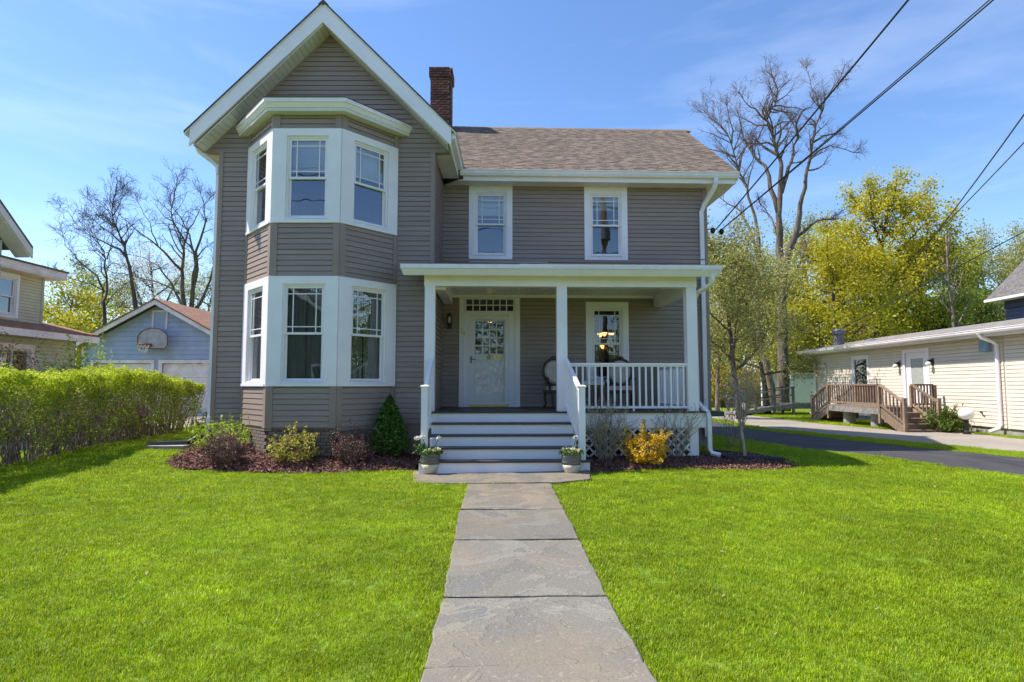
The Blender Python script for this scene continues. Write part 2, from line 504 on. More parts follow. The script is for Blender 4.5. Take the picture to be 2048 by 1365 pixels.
    def build(s, name, m, parent=None, smooth=False, fix=True, kind=None, label=None, cat=None, group=None):
        me = bpy.data.meshes.new(name)
        me.from_pydata(s.v, [], s.f)
        if fix and 1 < len(s.f) < 30000:
            b = bmesh.new(); b.from_mesh(me)
            bmesh.ops.remove_doubles(b, verts=b.verts, dist=1e-6) if False else None
            bmesh.ops.recalc_face_normals(b, faces=b.faces)
            b.to_mesh(me); b.free()
        if smooth:
            me.polygons.foreach_set('use_smooth', [True] * len(me.polygons))
        if m is not None:
            me.materials.append(M[m] if isinstance(m, str) else m)
        return link(name, me, parent, kind, label, cat, group)
def tag(o, label=None, cat=None, group=None, kind=None):
    if label: o['label'] = label
    if cat: o['category'] = cat
    if group: o['group'] = group
    if kind: o['kind'] = kind
    return o
def wloc(p):
    return p['_w'] if False else None
def link(name, me, parent=None, kind=None, label=None, cat=None, group=None):
    o = bpy.data.objects.new(name, me)
    COL.objects.link(o)
    if parent is not None:
        setparent(o, parent)
    return tag(o, label, cat, group, kind)
def setparent(o, parent):
    o.parent = parent
    L = Vector((0, 0, 0)); p = parent
    while p is not None:
        if p.type == 'EMPTY':
            L += p.location
        p = p.parent
    o.matrix_parent_inverse = Matrix.Translation(-L) if parent.type == 'EMPTY' else Matrix.Identity(4)
def thing(name, loc, label, cat, group=None):
    o = bpy.data.objects.new(name, None)
    o.empty_display_size = 0.2
    o.location = loc
    COL.objects.link(o)
    return tag(o, label, cat, group)

# ------------------------------------------------------------------ wall building
def intervals(s0, s1, holes, zc):
    cur = [(s0, s1)]
    for (a, b, za, zb) in holes:
        if za < zc < zb:
            nx = []
            for (u, v) in cur:
                if b <= u or a >= v: nx.append((u, v)); continue
                if a > u: nx.append((u, a))
                if b < v: nx.append((b, v))
            cur = nx
    return cur
def wall_slab(T, s0, s1, z0, z1, holes, n0=-0.15, n1=0.0):
    mb = MB(T)
    zs = sorted(set([z0, z1] + [z for h in holes for z in (h[2], h[3]) if z0 < z < z1]))
    for a, b in zip(zs[:-1], zs[1:]):
        for (u, v) in intervals(s0, s1, holes, (a + b) / 2):
            mb.box(u, v, n0, n1, a, b)
    return mb
def siding(parent, T, s0, s1, z0, z1, m, expo=0.1035, holes=(), lim=None, out=0.025, join=False, name='siding_board'):
    """lapped boards; every piece between openings is an object of its own"""
    J = MB(T)
    z = z0
    while z < z1 - 0.012:
        zt = min(z + expo, z1)
        if lim:
            (a0, b0), (a1, b1) = lim(z), lim(zt)
        else:
            a0 = a1 = s0; b0 = b1 = s1
        if b0 - a0 > 0.04:
            iv = intervals(min(a0, a1), max(b0, b1), holes, (z + zt) / 2)
            for i, (u, v) in enumerate(iv):
                mb = J if join else MB(T)
                ub, ut = (a0, a1) if (i == 0 and abs(u - min(a0, a1)) < 1e-6) else (u, u)
                vb, vt = (b0, b1) if (i == len(iv) - 1 and abs(v - max(b0, b1)) < 1e-6) else (v, v)
                vt = max(vt, ut + 0.001)
                if min(vb, vt) - max(ub, ut) < 0.02 and not lim: continue
                j = R.uniform(-0.0008, 0.0008)
                o_ = out + j; zn = zt - expo * 0.125          # sloping face over a recessed joint below the next board
                mb.add([(ub, 0.001, z), (vb, 0.001, z), (vb, o_, z), (ub, o_, z), (vt, o_ * 0.6, zn), (ut, o_ * 0.6, zn), (vt, 0.001, zn), (ut, 0.001, zn)],
                       [(0, 1, 2, 3), (3, 2, 4, 5), (5, 4, 6, 7), (0, 3, 5, 7), (1, 6, 4, 2)])
                if not join:
                    mb.build(name, m, parent, fix=False)
        z += expo
    if join:
        J.build('siding', m, parent, fix=False, kind='stuff')
def window(parent, T, s0, s1, z0, z1, wall_depth=0.0, muntin=True, mid=None, shade=None, curtain=None, glass='glass', frame='whitev', casing=None, cm='white', sill=True, mats=0.105):
    """double-hung window in opening s0..s1, z0..z1; casing = (side, top, bottom) widths"""
    mb = MB(T)
    e = 0.034
    if casing:
        cs, ctp, cb = casing
        mb.box(s0 - cs, s0, -0.02, e, z0 - cb, z1 + ctp); mb.box(s1, s1 + cs, -0.02, e, z0 - cb, z1 + ctp)
        mb.box(s0, s1, -0.02, e - 0.003, z1, z1 + ctp); mb.box(s0, s1, -0.02, e - 0.003, z0 - cb, z0)
    f = 0.035
    if not casing:
        mb.box(s0, s0 + f, -0.10, 0.004, z0, z1); mb.box(s1 - f, s1, -0.10, 0.004, z0, z1)
        mb.box(s0 + f, s1 - f, -0.10, 0.004, z1 - f, z1); mb.box(s0 + f, s1 - f, -0.10, 0.004, z0, z0 + f)
    w = mb.build('window', cm, parent)
    if casing:
        mb = MB(T)
        mb.box(s0, s0 + f, -0.10, 0.012, z0, z1); mb.box(s1 - f, s1, -0.10, 0.012, z0, z1)
        mb.box(s0 + f, s1 - f, -0.10, 0.012, z1 - f, z1); mb.box(s0 + f, s1 - f, -0.10, 0.012, z0, z0 + f)
        mb.build('window_frame', frame, w)
    if sill:
        MB(T).hexa([(s0 + 0.002, -0.05, z0 + f + 0.001), (s1 - 0.002, -0.05, z0 + f + 0.001), (s1 - 0.002, 0.045, z0 + 0.004), (s0 + 0.002, 0.045, z0 + 0.004),
                    (s0 + 0.002, -0.05, z0 + f + 0.022), (s1 - 0.002, -0.05, z0 + f + 0.022), (s1 - 0.002, 0.045, z0 + 0.026), (s0 + 0.002, 0.045, z0 + 0.026)]).build('sill', frame, w)
    a, b = s0 + f, s1 - f
    zm = mid if mid else (z0 + z1) / 2
    zlo, zhi = z0 + f + 0.01, z1 - f
    h = 0.042
    def sash(nm, n0, n1, za, zb):
        q = MB(T)
        q.box(a + 0.001, a + h, n0, n1, za, zb); q.box(b - h, b - 0.001, n0, n1, za, zb)
        q.box(a + h, b - h, n0, n1, zb - h, zb); q.box(a + h, b - h, n0, n1, za, za + h)
        return q.build(nm, frame, w)
    sash('upper_sash', -0.045, -0.012, zm - 0.022, zhi - 0.001)
    sash('lower_sash', -0.085, -0.048, zlo, zm + 0.022)
    MB(T).quad((a + h, -0.03, zm + 0.02), (b - h, -0.03, zm + 0.02), (b - h, -0.03, zhi - h), (a + h, -0.03, zhi - h)).build('pane', glass, w)
    MB(T).quad((a + h, -0.068, zlo + h), (b - h, -0.068, zlo + h), (b - h, -0.068, zm - 0.02), (a + h, -0.068, zm - 0.02)).build('pane', glass, w)
    if muntin:
        W = b - a - 2 * h
        i = mats
        zA, zB = zm + 0.02, zhi - h
        for s in (a + h + i, b - h - i):
            MB(T).box(s - 0.009, s + 0.009, -0.042, -0.018, zA, zB).build('muntin', frame, w)
        for z in (zA + i, zB - i):
            MB(T).box(a + h, b - h, -0.041, -0.019, z - 0.009, z + 0.009).build('muntin', frame, w)
    if shade:
        MB(T).box(a + 0.01, b - 0.01, -0.135, -0.128, zhi - shade, zhi).build('roller_shade', 'shade', w)
    if curtain:
        cmn, za, zb, gap = curtain
        for side in (0, 1):
            q = MB(T); n = 22
            u0, u1 = ((a - 0.05, (a + b) / 2 - gap) if side == 0 else ((a + b) / 2 + gap, b + 0.05))
            vs = []
            for i in range(n + 1):
                u = u0 + (u1 - u0) * i / n
                nn = -0.17 + 0.022 * math.sin(i * 1.55 + side) + 0.008 * math.sin(i * 3.1)
                vs += [(u, nn, za), (u, nn, zb)]
            q.add(vs, [(2 * i, 2 * i + 2, 2 * i + 3, 2 * i + 1) for i in range(n)])
            q.build('curtain', cmn, w, smooth=True, fix=False)
    return w

# ================================================================== GROUND
def axis(fine0, fine1, step, lo, hi):
    a = list(np.arange(fine0, fine1 + 1e-6, step))
    d = step; x = fine1
    while x < hi:
        d *= 1.35; x += d; a.append(min(x, hi))
    d = step; x = fine0
    while x > lo:
        d *= 1.35; x -= d; a.insert(0, max(x, lo))
    return a
gx = axis(-13, 17, 0.25, -400, 400); gy = axis(1.5, 26, 0.25, -120, 700)
mb = MB()
W = len(gx)
mb.v = [(x, y, g(x, y)) for y in gy for x in gx]
mb.f = [(j * W + i, j * W + i + 1, (j + 1) * W + i + 1, (j + 1) * W + i) for j in range(len(gy) - 1) for i in range(W - 1)]
mb.build('lawn', 'ground', smooth=True, fix=False, kind='structure', label='bright green mown lawn in front of the house')

def resample(pl, n):
    pl = [Vector((p[0], p[1])) for p in pl]
    d = [0]
    for a, b in zip(pl[:-1], pl[1:]): d.append(d[-1] + (b - a).length)
    out = []
    for i in range(n + 1):
        t = d[-1] * i / n
        k = max(j for j in range(len(d)) if d[j] <= t + 1e-9); k = min(k, len(pl) - 2)
        u = (t - d[k]) / max(1e-9, d[k + 1] - d[k])
        out.append(pl[k].lerp(pl[k + 1], min(1, u)))
    return out
def strip(A, B, n, m, dz, prof=None):
    a = resample(A, n); b = resample(B, n); mb = MB()
    for i in range(n + 1):
        for j in range(m + 1):
            p = a[i].lerp(b[i], j / m)
            mb.v.append((p.x, p.y, g(p.x, p.y) + dz + (prof(i / n, j / m) if prof else 0)))
    mb.f = [(i * (m + 1) + j, (i + 1) * (m + 1) + j, (i + 1) * (m + 1) + j + 1, i * (m + 1) + j + 1) for i in range(n) for j in range(m)]
    return mb, [(p.x, p.y) for p in a] + [(p.x, p.y) for p in b[::-1]]
# house driveway (fresh asphalt) and the neighbour's worn one
def px2(pts): return [og(*p) for p in pts]
dA = [(5.4, 34), (5.6, 24)] + [(p.x, p.y) for p in px2([(1432, 872), (1602, 898.7), (1859, 929), (2048, 952.5)])] + [(11.5, 5.5), (13.0, 1)]
dB = [(8.0, 34), (8.05, 24)] + [(p.x, p.y) for p in px2([(1495, 857.5), (1710, 883), (1871, 900), (2048, 917)])] + [(14.0, 7.5), (17, 1)]
mb, DRIVE = strip(dA, dB, 60, 8, 0.014)
mb.build('driveway', 'asphalt', smooth=True, fix=False, kind='structure', label='fresh dark asphalt driveway beside the house')
eA = [(8.3, 40), (8.55, 24)] + [(p.x, p.y) for p in px2([(1511, 855), (1852, 887.6), (2048, 906.6)])] + [(15.5, 9), (18.5, 1)]
eB = [(11.3, 40), (11.4, 27)] + [(p.x, p.y) for p in px2([(1628, 846.5), (1789, 861), (1870, 862), (1938, 866), (2048, 880)])] + [(19, 11), (24, 1)]
mb, DRIVE2 = strip(eA, eB, 60, 10, 0.012)
mb.build('neighbour_driveway', 'olddrive', smooth=True, fix=False, kind='structure', label='worn pale driveway in front of the cream building')
lA = [(-12.6, 40), (-12.4, 24), (-12.2, 14), (-12.2, 4)]; lB = [(-9.0, 40), (-9.2, 24), (-9.4, 14), (-9.6, 4)]
lA[0] = (-17.5, 23.7); lA.insert(1, (-13.2, 21.5)); lB[0] = (-9.4, 23.7)
mb, DRIVE3 = strip(lA, lB, 40, 8, 0.012)
mb.build('garage_driveway', 'olddrive', smooth=True, fix=False, kind='structure', label='pale driveway behind the hedge leading to the garage')
# street behind the viewer
mb, _ = strip([(-80, -2.5), (80, -2.5)], [(-80, -9.5), (80, -9.5)], 60, 6, 0.02)
mb.build('road', 'asphalt', smooth=True, fix=False, kind='structure', label='street in front of the house')

# stone walk
def slab(pts, th, m, name, parent, ridge=0.0, seed=0):
    """irregular flagstone: outline with wobbly edges, top slightly proud"""
    rr = random.Random(seed)
    out = []
    n = len(pts)
    for i in range(n):
        a = Vector(pts[i]); b = Vector(pts[(i + 1) % n])
        k = max(3, int((b - a).length / 0.11))
        nrm = Vector((-(b - a).y, (b - a).x)).normalized()
        for j in range(k):
            p = a.lerp(b, j / k) + nrm * (rr.uniform(-0.004, 0.016) if j else 0.004)
            out.append(p)
    mb = MB()
    tilt = rr.uniform(-0.004, 0.004)
    c = sum(out, Vector((0, 0))) / len(out)
    top = [(p.x, p.y, g(p.x, p.y) + th + tilt * (p.x - c.x) * 3) for p in out]
    ins = [((p - c) * 0.985 + c) for p in out]
    top2 = [(p.x, p.y, g(p.x, p.y) + th + 0.006 + tilt * (p.x - c.x) * 3) for p in ins]
    bot = [(p.x, p.y, g(p.x, p.y) - 0.08) for p in out]
    m_ = len(out)
    mb.v = bot + top + top2
    mb.f = [(i, (i + 1) % m_, m_ + (i + 1) % m_, m_ + i) for i in range(m_)] + [(m_ + i, m_ + (i + 1) % m_, 2 * m_ + (i + 1) % m_, 2 * m_ + i) for i in range(m_)]
    mb.f.append(tuple(range(2 * m_, 3 * m_)))
    return mb.build(name, m, parent)
walk = thing('stone_path', (0, 6, -0.1), 'grey flagstone path running up the lawn to the steps', 'path')
walk['kind'] = 'structure'
JL = [(936, 973), (931, 997), (921, 1027.5), (909, 1089), (888, 1206), (849, 1352), (812, 1480), (740, 1720)]
JR = [(1100, 973), (1112, 997), (1127, 1027), (1157, 1088), (1213, 1203), (1290, 1346), (1364, 1470), (1510, 1690)]
GL = [og(*p) for p in JL]; GR = [og(*p) for p in JR]
WALK = [(p.x, p.y) for p in GL] + [(p.x, p.y) for p in GR[::-1]]
for i in range(len(GL) - 1):
    a, b, c, d = GL[i], GR[i], GR[i + 1], GL[i + 1]
    gp = 0.018 if i else 0.012
    slab([(a.x, a.y - gp), (b.x, b.y - gp), (c.x, c.y + gp), (d.x, d.y + gp)], 0.040 + 0.014 * ((i * 3) % 4) / 3, 'stone_b' if i < 2 else 'stone', 'flagstone', walk, seed=i)
LAND = [(-1.80, 10.85), (1.42, 10.85), (1.44, 9.62), (-1.83, 9.55)]
LP = [og(829, 968), og(1180, 964)]
LAND = [(-1.78, 10.9), (1.40, 10.9), (LP[1].x, LP[1].y), (0.75, og(1100, 970).y), (-0.72, og(936, 970).y), (LP[0].x, LP[0].y)]
slab(LAND, 0.034, 'stone_b', 'flagstone', walk, seed=20)

# planting beds
def bedprof(u, v):
    return 0.075 * math.sin(math.pi * min(1, v * 1.6 + 0.02)) ** 0.6 if v < 0.6 else 0.075
fl = [(p.x, p.y) for p in px2([(328, 929), (352, 939), (420, 942), (540, 947), (640, 949), (740, 944), (829, 943)])]
bl = [(-6.15, 11.9), (-6.05, 12.5), (-5.0, 12.5), (-4.0, 12.5), (-3.0, 12.5), (-2.3, 12.5), (-1.75, 12.5)]
mb, BEDL = strip(fl, bl, 44, 20, 0.01, lambda u, v: bedprof(u, v) * min(1, u * 8))
mb.build('mulch_bed', 'mulch_bed', smooth=True, fix=False, kind='structure', label='mulch bed under the bay window')
fr_ = [(p.x, p.y) for p in px2([(1170, 950), (1250, 944), (1330, 938), (1450, 941), (1560, 941), (1600, 934)])]
br_ = [(1.30, 12.0), (2.2, 12.0), (3.2, 12.0), (4.0, 12.3), (4.8, 12.4), (5.05, 11.6)]
mb, BEDR = strip(fr_, br_, 40, 14, 0.01, lambda u, v: bedprof(u, v) * min(1, (1 - u) * 5))
mb.build('mulch_bed', 'mulch_bed', smooth=True, fix=False, kind='structure', label='mulch bed in front of the porch lattice')

# ================================================================== HOUSE
house = thing('house', (-0.6, 14.0, 0.3), 'two storey taupe clapboard house with white trim, front gable, bay and porch', 'house')
EXPO = 0.1035
# ---- main wing front wall
TMn = lambda s, n, z: FM(s, 14.1 - n, z)
W1 = (-0.895, -0.127, 4.610, 6.150); W2 = (1.870, 2.640, 4.605, 6.150); W3 = (1.885, 2.630, 1.66, 3.385)
DOOR = (-1.15, 0.10, 1.0, 3.62)
mholes = [W1, W2, W3, DOOR]
mw = wall_slab(TMn, -1.60, 4.69, 0.0, 6.34, mholes).build('main_wall', 'taupe', house)
pad = lambda w, a, b: (w[0] - a, w[1] + a, w[2] - b, w[3] + 0.12)
siding(mw, TMn, -1.64, 4.60, 1.05, 6.31, 'siding', EXPO, [pad(W1, 0.12, 0.06), pad(W2, 0.12, 0.06), pad(W3, 0.12, 0.06), (-1.24, 0.187, 1.0, 3.64)])
MB(TMn).box(4.60, 4.715, -0.02, 0.032, 0.35, 6.30).build('corner_board', 'taupe', house)
MB(TMn).box(-1.665, -1.625, -0.02, 0.030, 1.05, 6.30).build('corner_board', 'taupe', house)
window(house, TMn, *W1, casing=(0.135, 0.155, 0.08), shade=0.50)
window(house, TMn, *W2, casing=(0.135, 0.155, 0.08), shade=0.34)
w3 = window(house, TMn, *W3, casing=(0.135, 0.133, 0.075), glass='glass_p')
for u0, u1 in ((1.93, 2.10), (2.33, 2.58)):
    q = MB(TMn); n = 16; vs = []
    for i in range(n + 1):
        u = u0 + (u1 - u0) * i / n
        nn = -0.20 + 0.025 * math.sin(i * 1.7)
        vs += [(u, nn, 1.6), (u, nn, 2.75)]
    q.add(vs, [(2 * i, 2 * i + 2, 2 * i + 3, 2 * i + 1) for i in range(n)]).build('curtain', 'pdrape', w3, smooth=True, fix=False)
MB(TMn).box(1.90, 2.62, -0.19, -0.16, 3.05, 3.40).build('valance', 'drape', w3)
# ---- wing front wall and its gable
TG = lambda s, n, z: Vector((s, 12.15 - n, z))
WL, WR, WC = -6.05, -1.61, -3.83
bay_hole = (-5.35, -2.45, 0.4, 6.80)
ww = wall_slab(TG, WL, WR, 0.1, 6.36, [bay_hole]).build('wing_wall', 'taupe', house)
siding(ww, TG, WL + 0.05, WR - 0.05, 0.78, 6.36, 'siding', EXPO, [(-5.40, -2.40, 0.4, 6.9)])
q = MB(TG)
q.prism([(WC - 2.53, -0.12, 6.36), (WC + 2.53, -0.12, 6.36), (WC, -0.12, 8.89)], [(WC - 2.53, 0, 6.36), (WC + 2.53, 0, 6.36), (WC, 0, 8.89)])
gw = q.build('gable_wall', 'taupe', house)
siding(gw, TG, 0, 0, 6.36, 8.86, 'siding', EXPO, [(-5.40, -2.40, 6.3, 6.70)], lim=lambda z: (WC - max(0.0, 8.88 - z), WC + max(0.0, 8.88 - z)))
q = MB(TG)                                         # dark J-channel along the rakes
for sgn in (-1, 1):
    q.hexa([(WC + sgn * 2.54, 0.0, 6.36), (WC, 0.0, 8.90), (WC, 0.022, 8.90), (WC + sgn * 2.54, 0.022, 6.36),
            (WC + sgn * 2.50, 0.0, 6.36), (WC, 0.0, 8.86), (WC, 0.022, 8.86), (WC + sgn * 2.50, 0.022, 6.36)])
q.build('rake_channel', 'taupe', house)
MB(TG).box(WL - 0.012, WL + 0.075, -0.08, 0.034, 0.76, 6.355).build('corner_board', 'taupe', house)
MB(TG).box(WR - 0.075, WR + 0.012, -0.08, 0.034, 0.76, 6.355).build('corner_board', 'taupe', house)
# side wall of the wing, above and inside the porch
ic = FM(-1.66, 14.1, 0)
TRt, LRt = wallframe((WR, 12.15), (ic.x, ic.y))
rw = wall_slab(TRt, 0.01, LRt, 0.1, 6.36, []).build('return_wall', 'taupe', house)
siding(rw, TRt, 0.08, LRt - 0.03, 0.78, 6.36, 'siding', EXPO, join=True)
MB(TRt).box(-0.001, 0.08, -0.03, 0.024, 0.77, 6.354).build('corner_board', 'taupe', house)
MB(TRt).box(LRt - 0.045, LRt - 0.02, -0.03, 0.024, 0.77, 6.354).build('corner_board', 'taupe', house)
# far left, right and back walls
TLf, LLf = wallframe((WL, 20.5), (WL, 12.15))
lw_ = wall_slab(TLf, 0, LLf - 0.16, 0.1, 6.36, []).build('left_wall', 'taupe', house)
siding(lw_, TLf, 0, LLf - 0.02, 0.78, 6.36, 'siding', EXPO, join=True)
p0, p1 = FM(4.69, 14.1, 0), FM(4.69, 20.8, 0)
TRg, LRg = wallframe((p0.x, p0.y), (p1.x, p1.y))
q = wall_slab(TRg, 0.16, LRg, 0.0, 6.34, [])
q.prism([(0.1, -0.13, 6.34), (6.6, -0.13, 6.34), (3.35, -0.13, 9.0)], [(0.1, -0.001, 6.34), (6.6, -0.001, 6.34), (3.35, -0.001, 9.0)])
rgw = q.build('right_wall', 'taupe', house)
siding(rgw, TRg, 0.0, LRg, 0.78, 6.34, 'siding', EXPO, join=True)
p0 = FM(4.69, 20.8, 0)
TBk, LBk = wallframe((p0.x, p0.y), (WL, 20.6))
wall_slab(TBk, 0, LBk, 0.1, 6.36, []).build('back_wall', 'taupe', house)
# inside: floors and partitions so the rooms read as rooms
q = MB()
q.box(-5.9, 4.4, 12.5, 20.4, 0.90, 1.0); q.box(-5.9, -1.8, 12.4, 20.4, 4.0, 4.15); q.box(-1.7, 4.4, 14.4, 20.4, 4.0, 4.15); q.box(-5.9, 4.4, 14.4, 20.4, 6.45, 6.5); q.box(-6.0, -1.66, 12.18, 14.39, 6.40, 6.5); q.box(-5.95, -1.7, 20.42, 20.5, 1.0, 6.45)
q.box(-5.9, -1.9, 15.6, 15.7, 1.0, 6.45); q.box(-1.6, 4.4, 18.2, 18.3, 1.0, 6.45); q.box(0.9, 1.0, 14.5, 18.2, 1.0, 6.45)
q.build('interior', 'room', house)
# ---- door
TD = TMn
dx0, dx1 = -0.997, -0.074
q = MB(TD)
q.box(-1.241, -1.115, -0.02, 0.034, 1.043, 3.64); q.box(0.062, 0.187, -0.02, 0.034, 1.043, 3.64)
q.box(-1.115, 0.062, -0.02, 0.031, 3.615, 3.64)
q.box(-1.115, dx0 - 0.002, -0.06, 0.018, 1.043, 3.27); q.box(dx1 + 0.002, 0.062, -0.06, 0.018, 1.043, 3.27)
q.box(dx0 - 0.002, dx1 + 0.002, -0.06, 0.017, 3.19, 3.27)
q.box(-1.145, -1.120, 0.034, 0.042, 1.043, 3.6); q.box(0.075, 0.085, 0.034, 0.042, 1.043, 3.6); q.box(0.10, 0.11, 0.034, 0.042, 1.043, 3.6)
dr = q.build('door_surround', 'white', house)
q = MB(TD)                                         # transom bars
tx0, tx1, tz0, tz1 = -1.109, 0.059, 3.272, 3.612
q.box(tx0, tx0 + 0.03, -0.05, 0.012, tz0, tz1); q.box(tx1 - 0.03, tx1, -0.05, 0.012, tz0, tz1)
q.box(tx0 + 0.03, tx1 - 0.03, -0.05, 0.012, tz0, tz0 + 0.022); q.box(tx0 + 0.03, tx1 - 0.03, -0.05, 0.012, tz1 - 0.045, tz1)
for i in range(1, 7):
    x = tx0 + 0.03 + (tx1 - tx0 - 0.06) * i / 7
    q.box(x - 0.012, x + 0.012, -0.04, 0.008, tz0 + 0.022, tz1 - 0.045)
q.box(tx0 + 0.03, tx1 - 0.03, -0.042, 0.006, (tz0 + tz1) / 2 - 0.022, (tz0 + tz1) / 2 + 0.001)
tr = q.build('transom', 'white', house)
for i in range(7):
    for j in range(2):
        a = tx0 + 0.03 + (tx1 - tx0 - 0.06) * i / 7 + 0.012; b = tx0 + 0.03 + (tx1 - tx0 - 0.06) * (i + 1) / 7 - 0.012
        za = tz0 + 0.022 if j == 0 else (tz0 + tz1) / 2; zb = (tz0 + tz1) / 2 - 0.022 if j == 0 else tz1 - 0.045
        MB(TD).quad((a, -0.02, za), (b, -0.02, za), (b, -0.02, zb), (a, -0.02, zb)).build('pane', 'glass_p', tr)
q = MB(TD)                                         # entry door with 16 lights
gx0, gx1, gz0, gz1 = -0.86, -0.20, 2.29, 3.045
E0, E1 = -0.115, -0.07
q.box(dx0, gx0, E0, E1, 1.08, 3.18); q.box(gx1, dx1, E0, E1, 1.08, 3.18)
q.box(gx0, gx1, E0, E1, gz1, 3.18); q.box(gx0, gx1, E0, E1, 2.12, gz0)
q.box(gx0, gx1, E0, E1, 1.08, 1.30); q.box(-0.60, -0.46, E0, E1, 1.30, 2.12)
q.box(gx0, -0.60, E0, E1 - 0.015, 1.30, 2.12); q.box(-0.46, gx1, E0, E1 - 0.015, 1.30, 2.12)
for i in range(1, 4):
    x = gx0 + (gx1 - gx0) * i / 4; z = gz0 + (gz1 - gz0) * i / 4
    q.box(x - 0.017, x + 0.017, E0, E1 - 0.004, gz0, gz1)
    q.box(gx0, gx1, E0, E1 - 0.006, z - 0.017, z + 0.017)
dd = q.build('door', 'white', house)
for i in range(4):
    for j in range(4):
        a = gx0 + (gx1 - gx0) * i / 4 + 0.017; b = gx0 + (gx1 - gx0) * (i + 1) / 4 - 0.017
        za = gz0 + (gz1 - gz0) * j / 4 + 0.017; zb = gz0 + (gz1 - gz0) * (j + 1) / 4 - 0.017
        MB(TD).quad((a, E0 + 0.02, za), (b, E0 + 0.02, za), (b, E0 + 0.02, zb), (a, E0 + 0.02, zb)).build('pane', 'glass_p', dd)
q = MB(TD)
q.tube([(-0.534, E1 + 0.012, 2.21 + 0.045 * math.cos(t)) if False else (-0.534 + 0.045 * math.sin(t), E1 + 0.014, 2.205 + 0.05 * math.cos(t)) for t in np.linspace(0, 2 * math.pi, 14)], 0.012, 6)
q.ball((-0.534, E1 + 0.01, 2.275), 0.02, 8, 6); q.ball((-0.534, E1 + 0.01, 2.205), 0.024, 8, 6)
q.build('knocker', 'brass', dd, smooth=True)
q = MB(TD); q.box(-0.44, -0.245, E1 - 0.002, E1 + 0.008, 2.17, 2.245); q.box(-0.425, -0.26, E1 + 0.008, E1 + 0.014, 2.187, 2.228); q.build('mail_slot', 'brass', dd)
q = MB(TD)                                         # storm door
q.box(dx0, -0.873, -0.025, 0.012, 1.10, 3.185); q.box(-0.165, dx1, -0.025, 0.012, 1.10, 3.185)
q.box(-0.873, -0.165, -0.025, 0.012, 3.09, 3.185); q.box(-0.873, -0.165, -0.025, 0.012, 1.10, 1.16)
sd = q.build('storm_door', 'whitev', house)
MB(TD).quad((-0.873, -0.01, 1.16), (-0.165, -0.01, 1.16), (-0.165, -0.01, 3.09), (-0.873, -0.01, 3.09)).build('pane', 'storm', sd)
q = MB(TD); q.box(-0.975, -0.945, 0.012, 0.02, 2.06, 2.22); q.tube([(-0.96, 0.02, 2.15), (-0.96, 0.055, 2.15), (-0.85, 0.058, 2.152)], 0.009, 6); q.build('handle', 'bronze', sd)
MB(TD).box(dx0, dx1, -0.06, 0.03, 1.045, 1.098).build('threshold', 'brassp', house)
MB(TD).box(-1.20, -1.165, 0.034, 0.05, 2.11, 2.20).build('doorbell', 'whitev', house)
for ch, x, z in (('2', -1.222, 2.765), ('4', -1.170, 2.705)):
    cu = bpy.data.curves.new('house_number', 'FONT')
    cu.body = ch; cu.size = 0.15; cu.extrude = 0.006
    tmp = bpy.data.objects.new('house_number', cu)
    COL.objects.link(tmp)
    me = bpy.data.meshes.new_from_object(tmp.evaluated_get(bpy.context.evaluated_depsgraph_get()))
    bpy.data.objects.remove(tmp)
    me.materials.clear(); me.materials.append(M['brassp'])
    o = link('house_number', me, house)
    o.location = TD(x, 0.042, z); o.rotation_euler = (math.pi / 2, 0, TH)
# ---- bay
A, B, C, D = (-5.45, 12.15), (-4.535, 11.15), (-3.256, 11.15), (-2.363, 12.15)
bayp = None
openings = [(0.28, 1.09), (0.25, 1.045), (0.26, 1.075)]
for fi, (P, Q) in enumerate(((A, B), (B, C), (C, D))):
    T, L = wallframe(P, Q)
    o0, o1 = openings[fi]
    hl = [(o0, o1, 1.585, 3.44), (o0, o1, 4.675, 6.29)]
    core = wall_slab(T, 0.0, L, 0.70, 6.74, hl, -0.10, 0.0).build('bay', 'taupe', house)
    for (za, zb, h) in ((1.525, 3.585, hl[0]), (4.60, 6.43, hl[1])):
        q = wall_slab(T, -0.008 if fi else 0.03, L + (0.008 if fi < 2 else -0.03), za, zb, [h], 0.001, 0.042)
        q.box(0.04, L - 0.04, 0.042, 0.056, za + 0.001, za + 0.05)
        pn = q.build('bay_panel', 'white', house)
        window(house, T, o0, o1, h[2], h[3], shade=(0.60 if zb > 5 and fi else None), curtain=(('curtain', 1.6, 3.4, 0.012) if zb < 5 else None))
    cb = 0.115
    siding(core, T, cb, L - cb, 0.78, 1.525, 'siding', EXPO)
    siding(core, T, cb, L - cb, 3.585, 4.60, 'siding', EXPO)
    siding(core, T, cb, L - cb, 6.43, 6.70, 'siding', EXPO)
    for z0, z1 in ((0.755, 1.523), (3.587, 4.598), (6.432, 6.70)):
        MB(T).box(-0.010 if fi else 0.03, cb, 0.0, 0.033, z0, z1).build('corner_board', 'taupe', house)
        MB(T).box(L - cb, L + (0.010 if fi < 2 else -0.03), 0.0, 0.033, z0, z1).build('corner_board', 'taupe', house)
for x in (A[0] + 0.01, D[0] - 0.01):                # channels where bay meets wall
    MB(TG).box(x - 0.03, x + 0.03, 0.0, 0.03, 0.77, 6.70).build('corner_board', 'taupe', house)
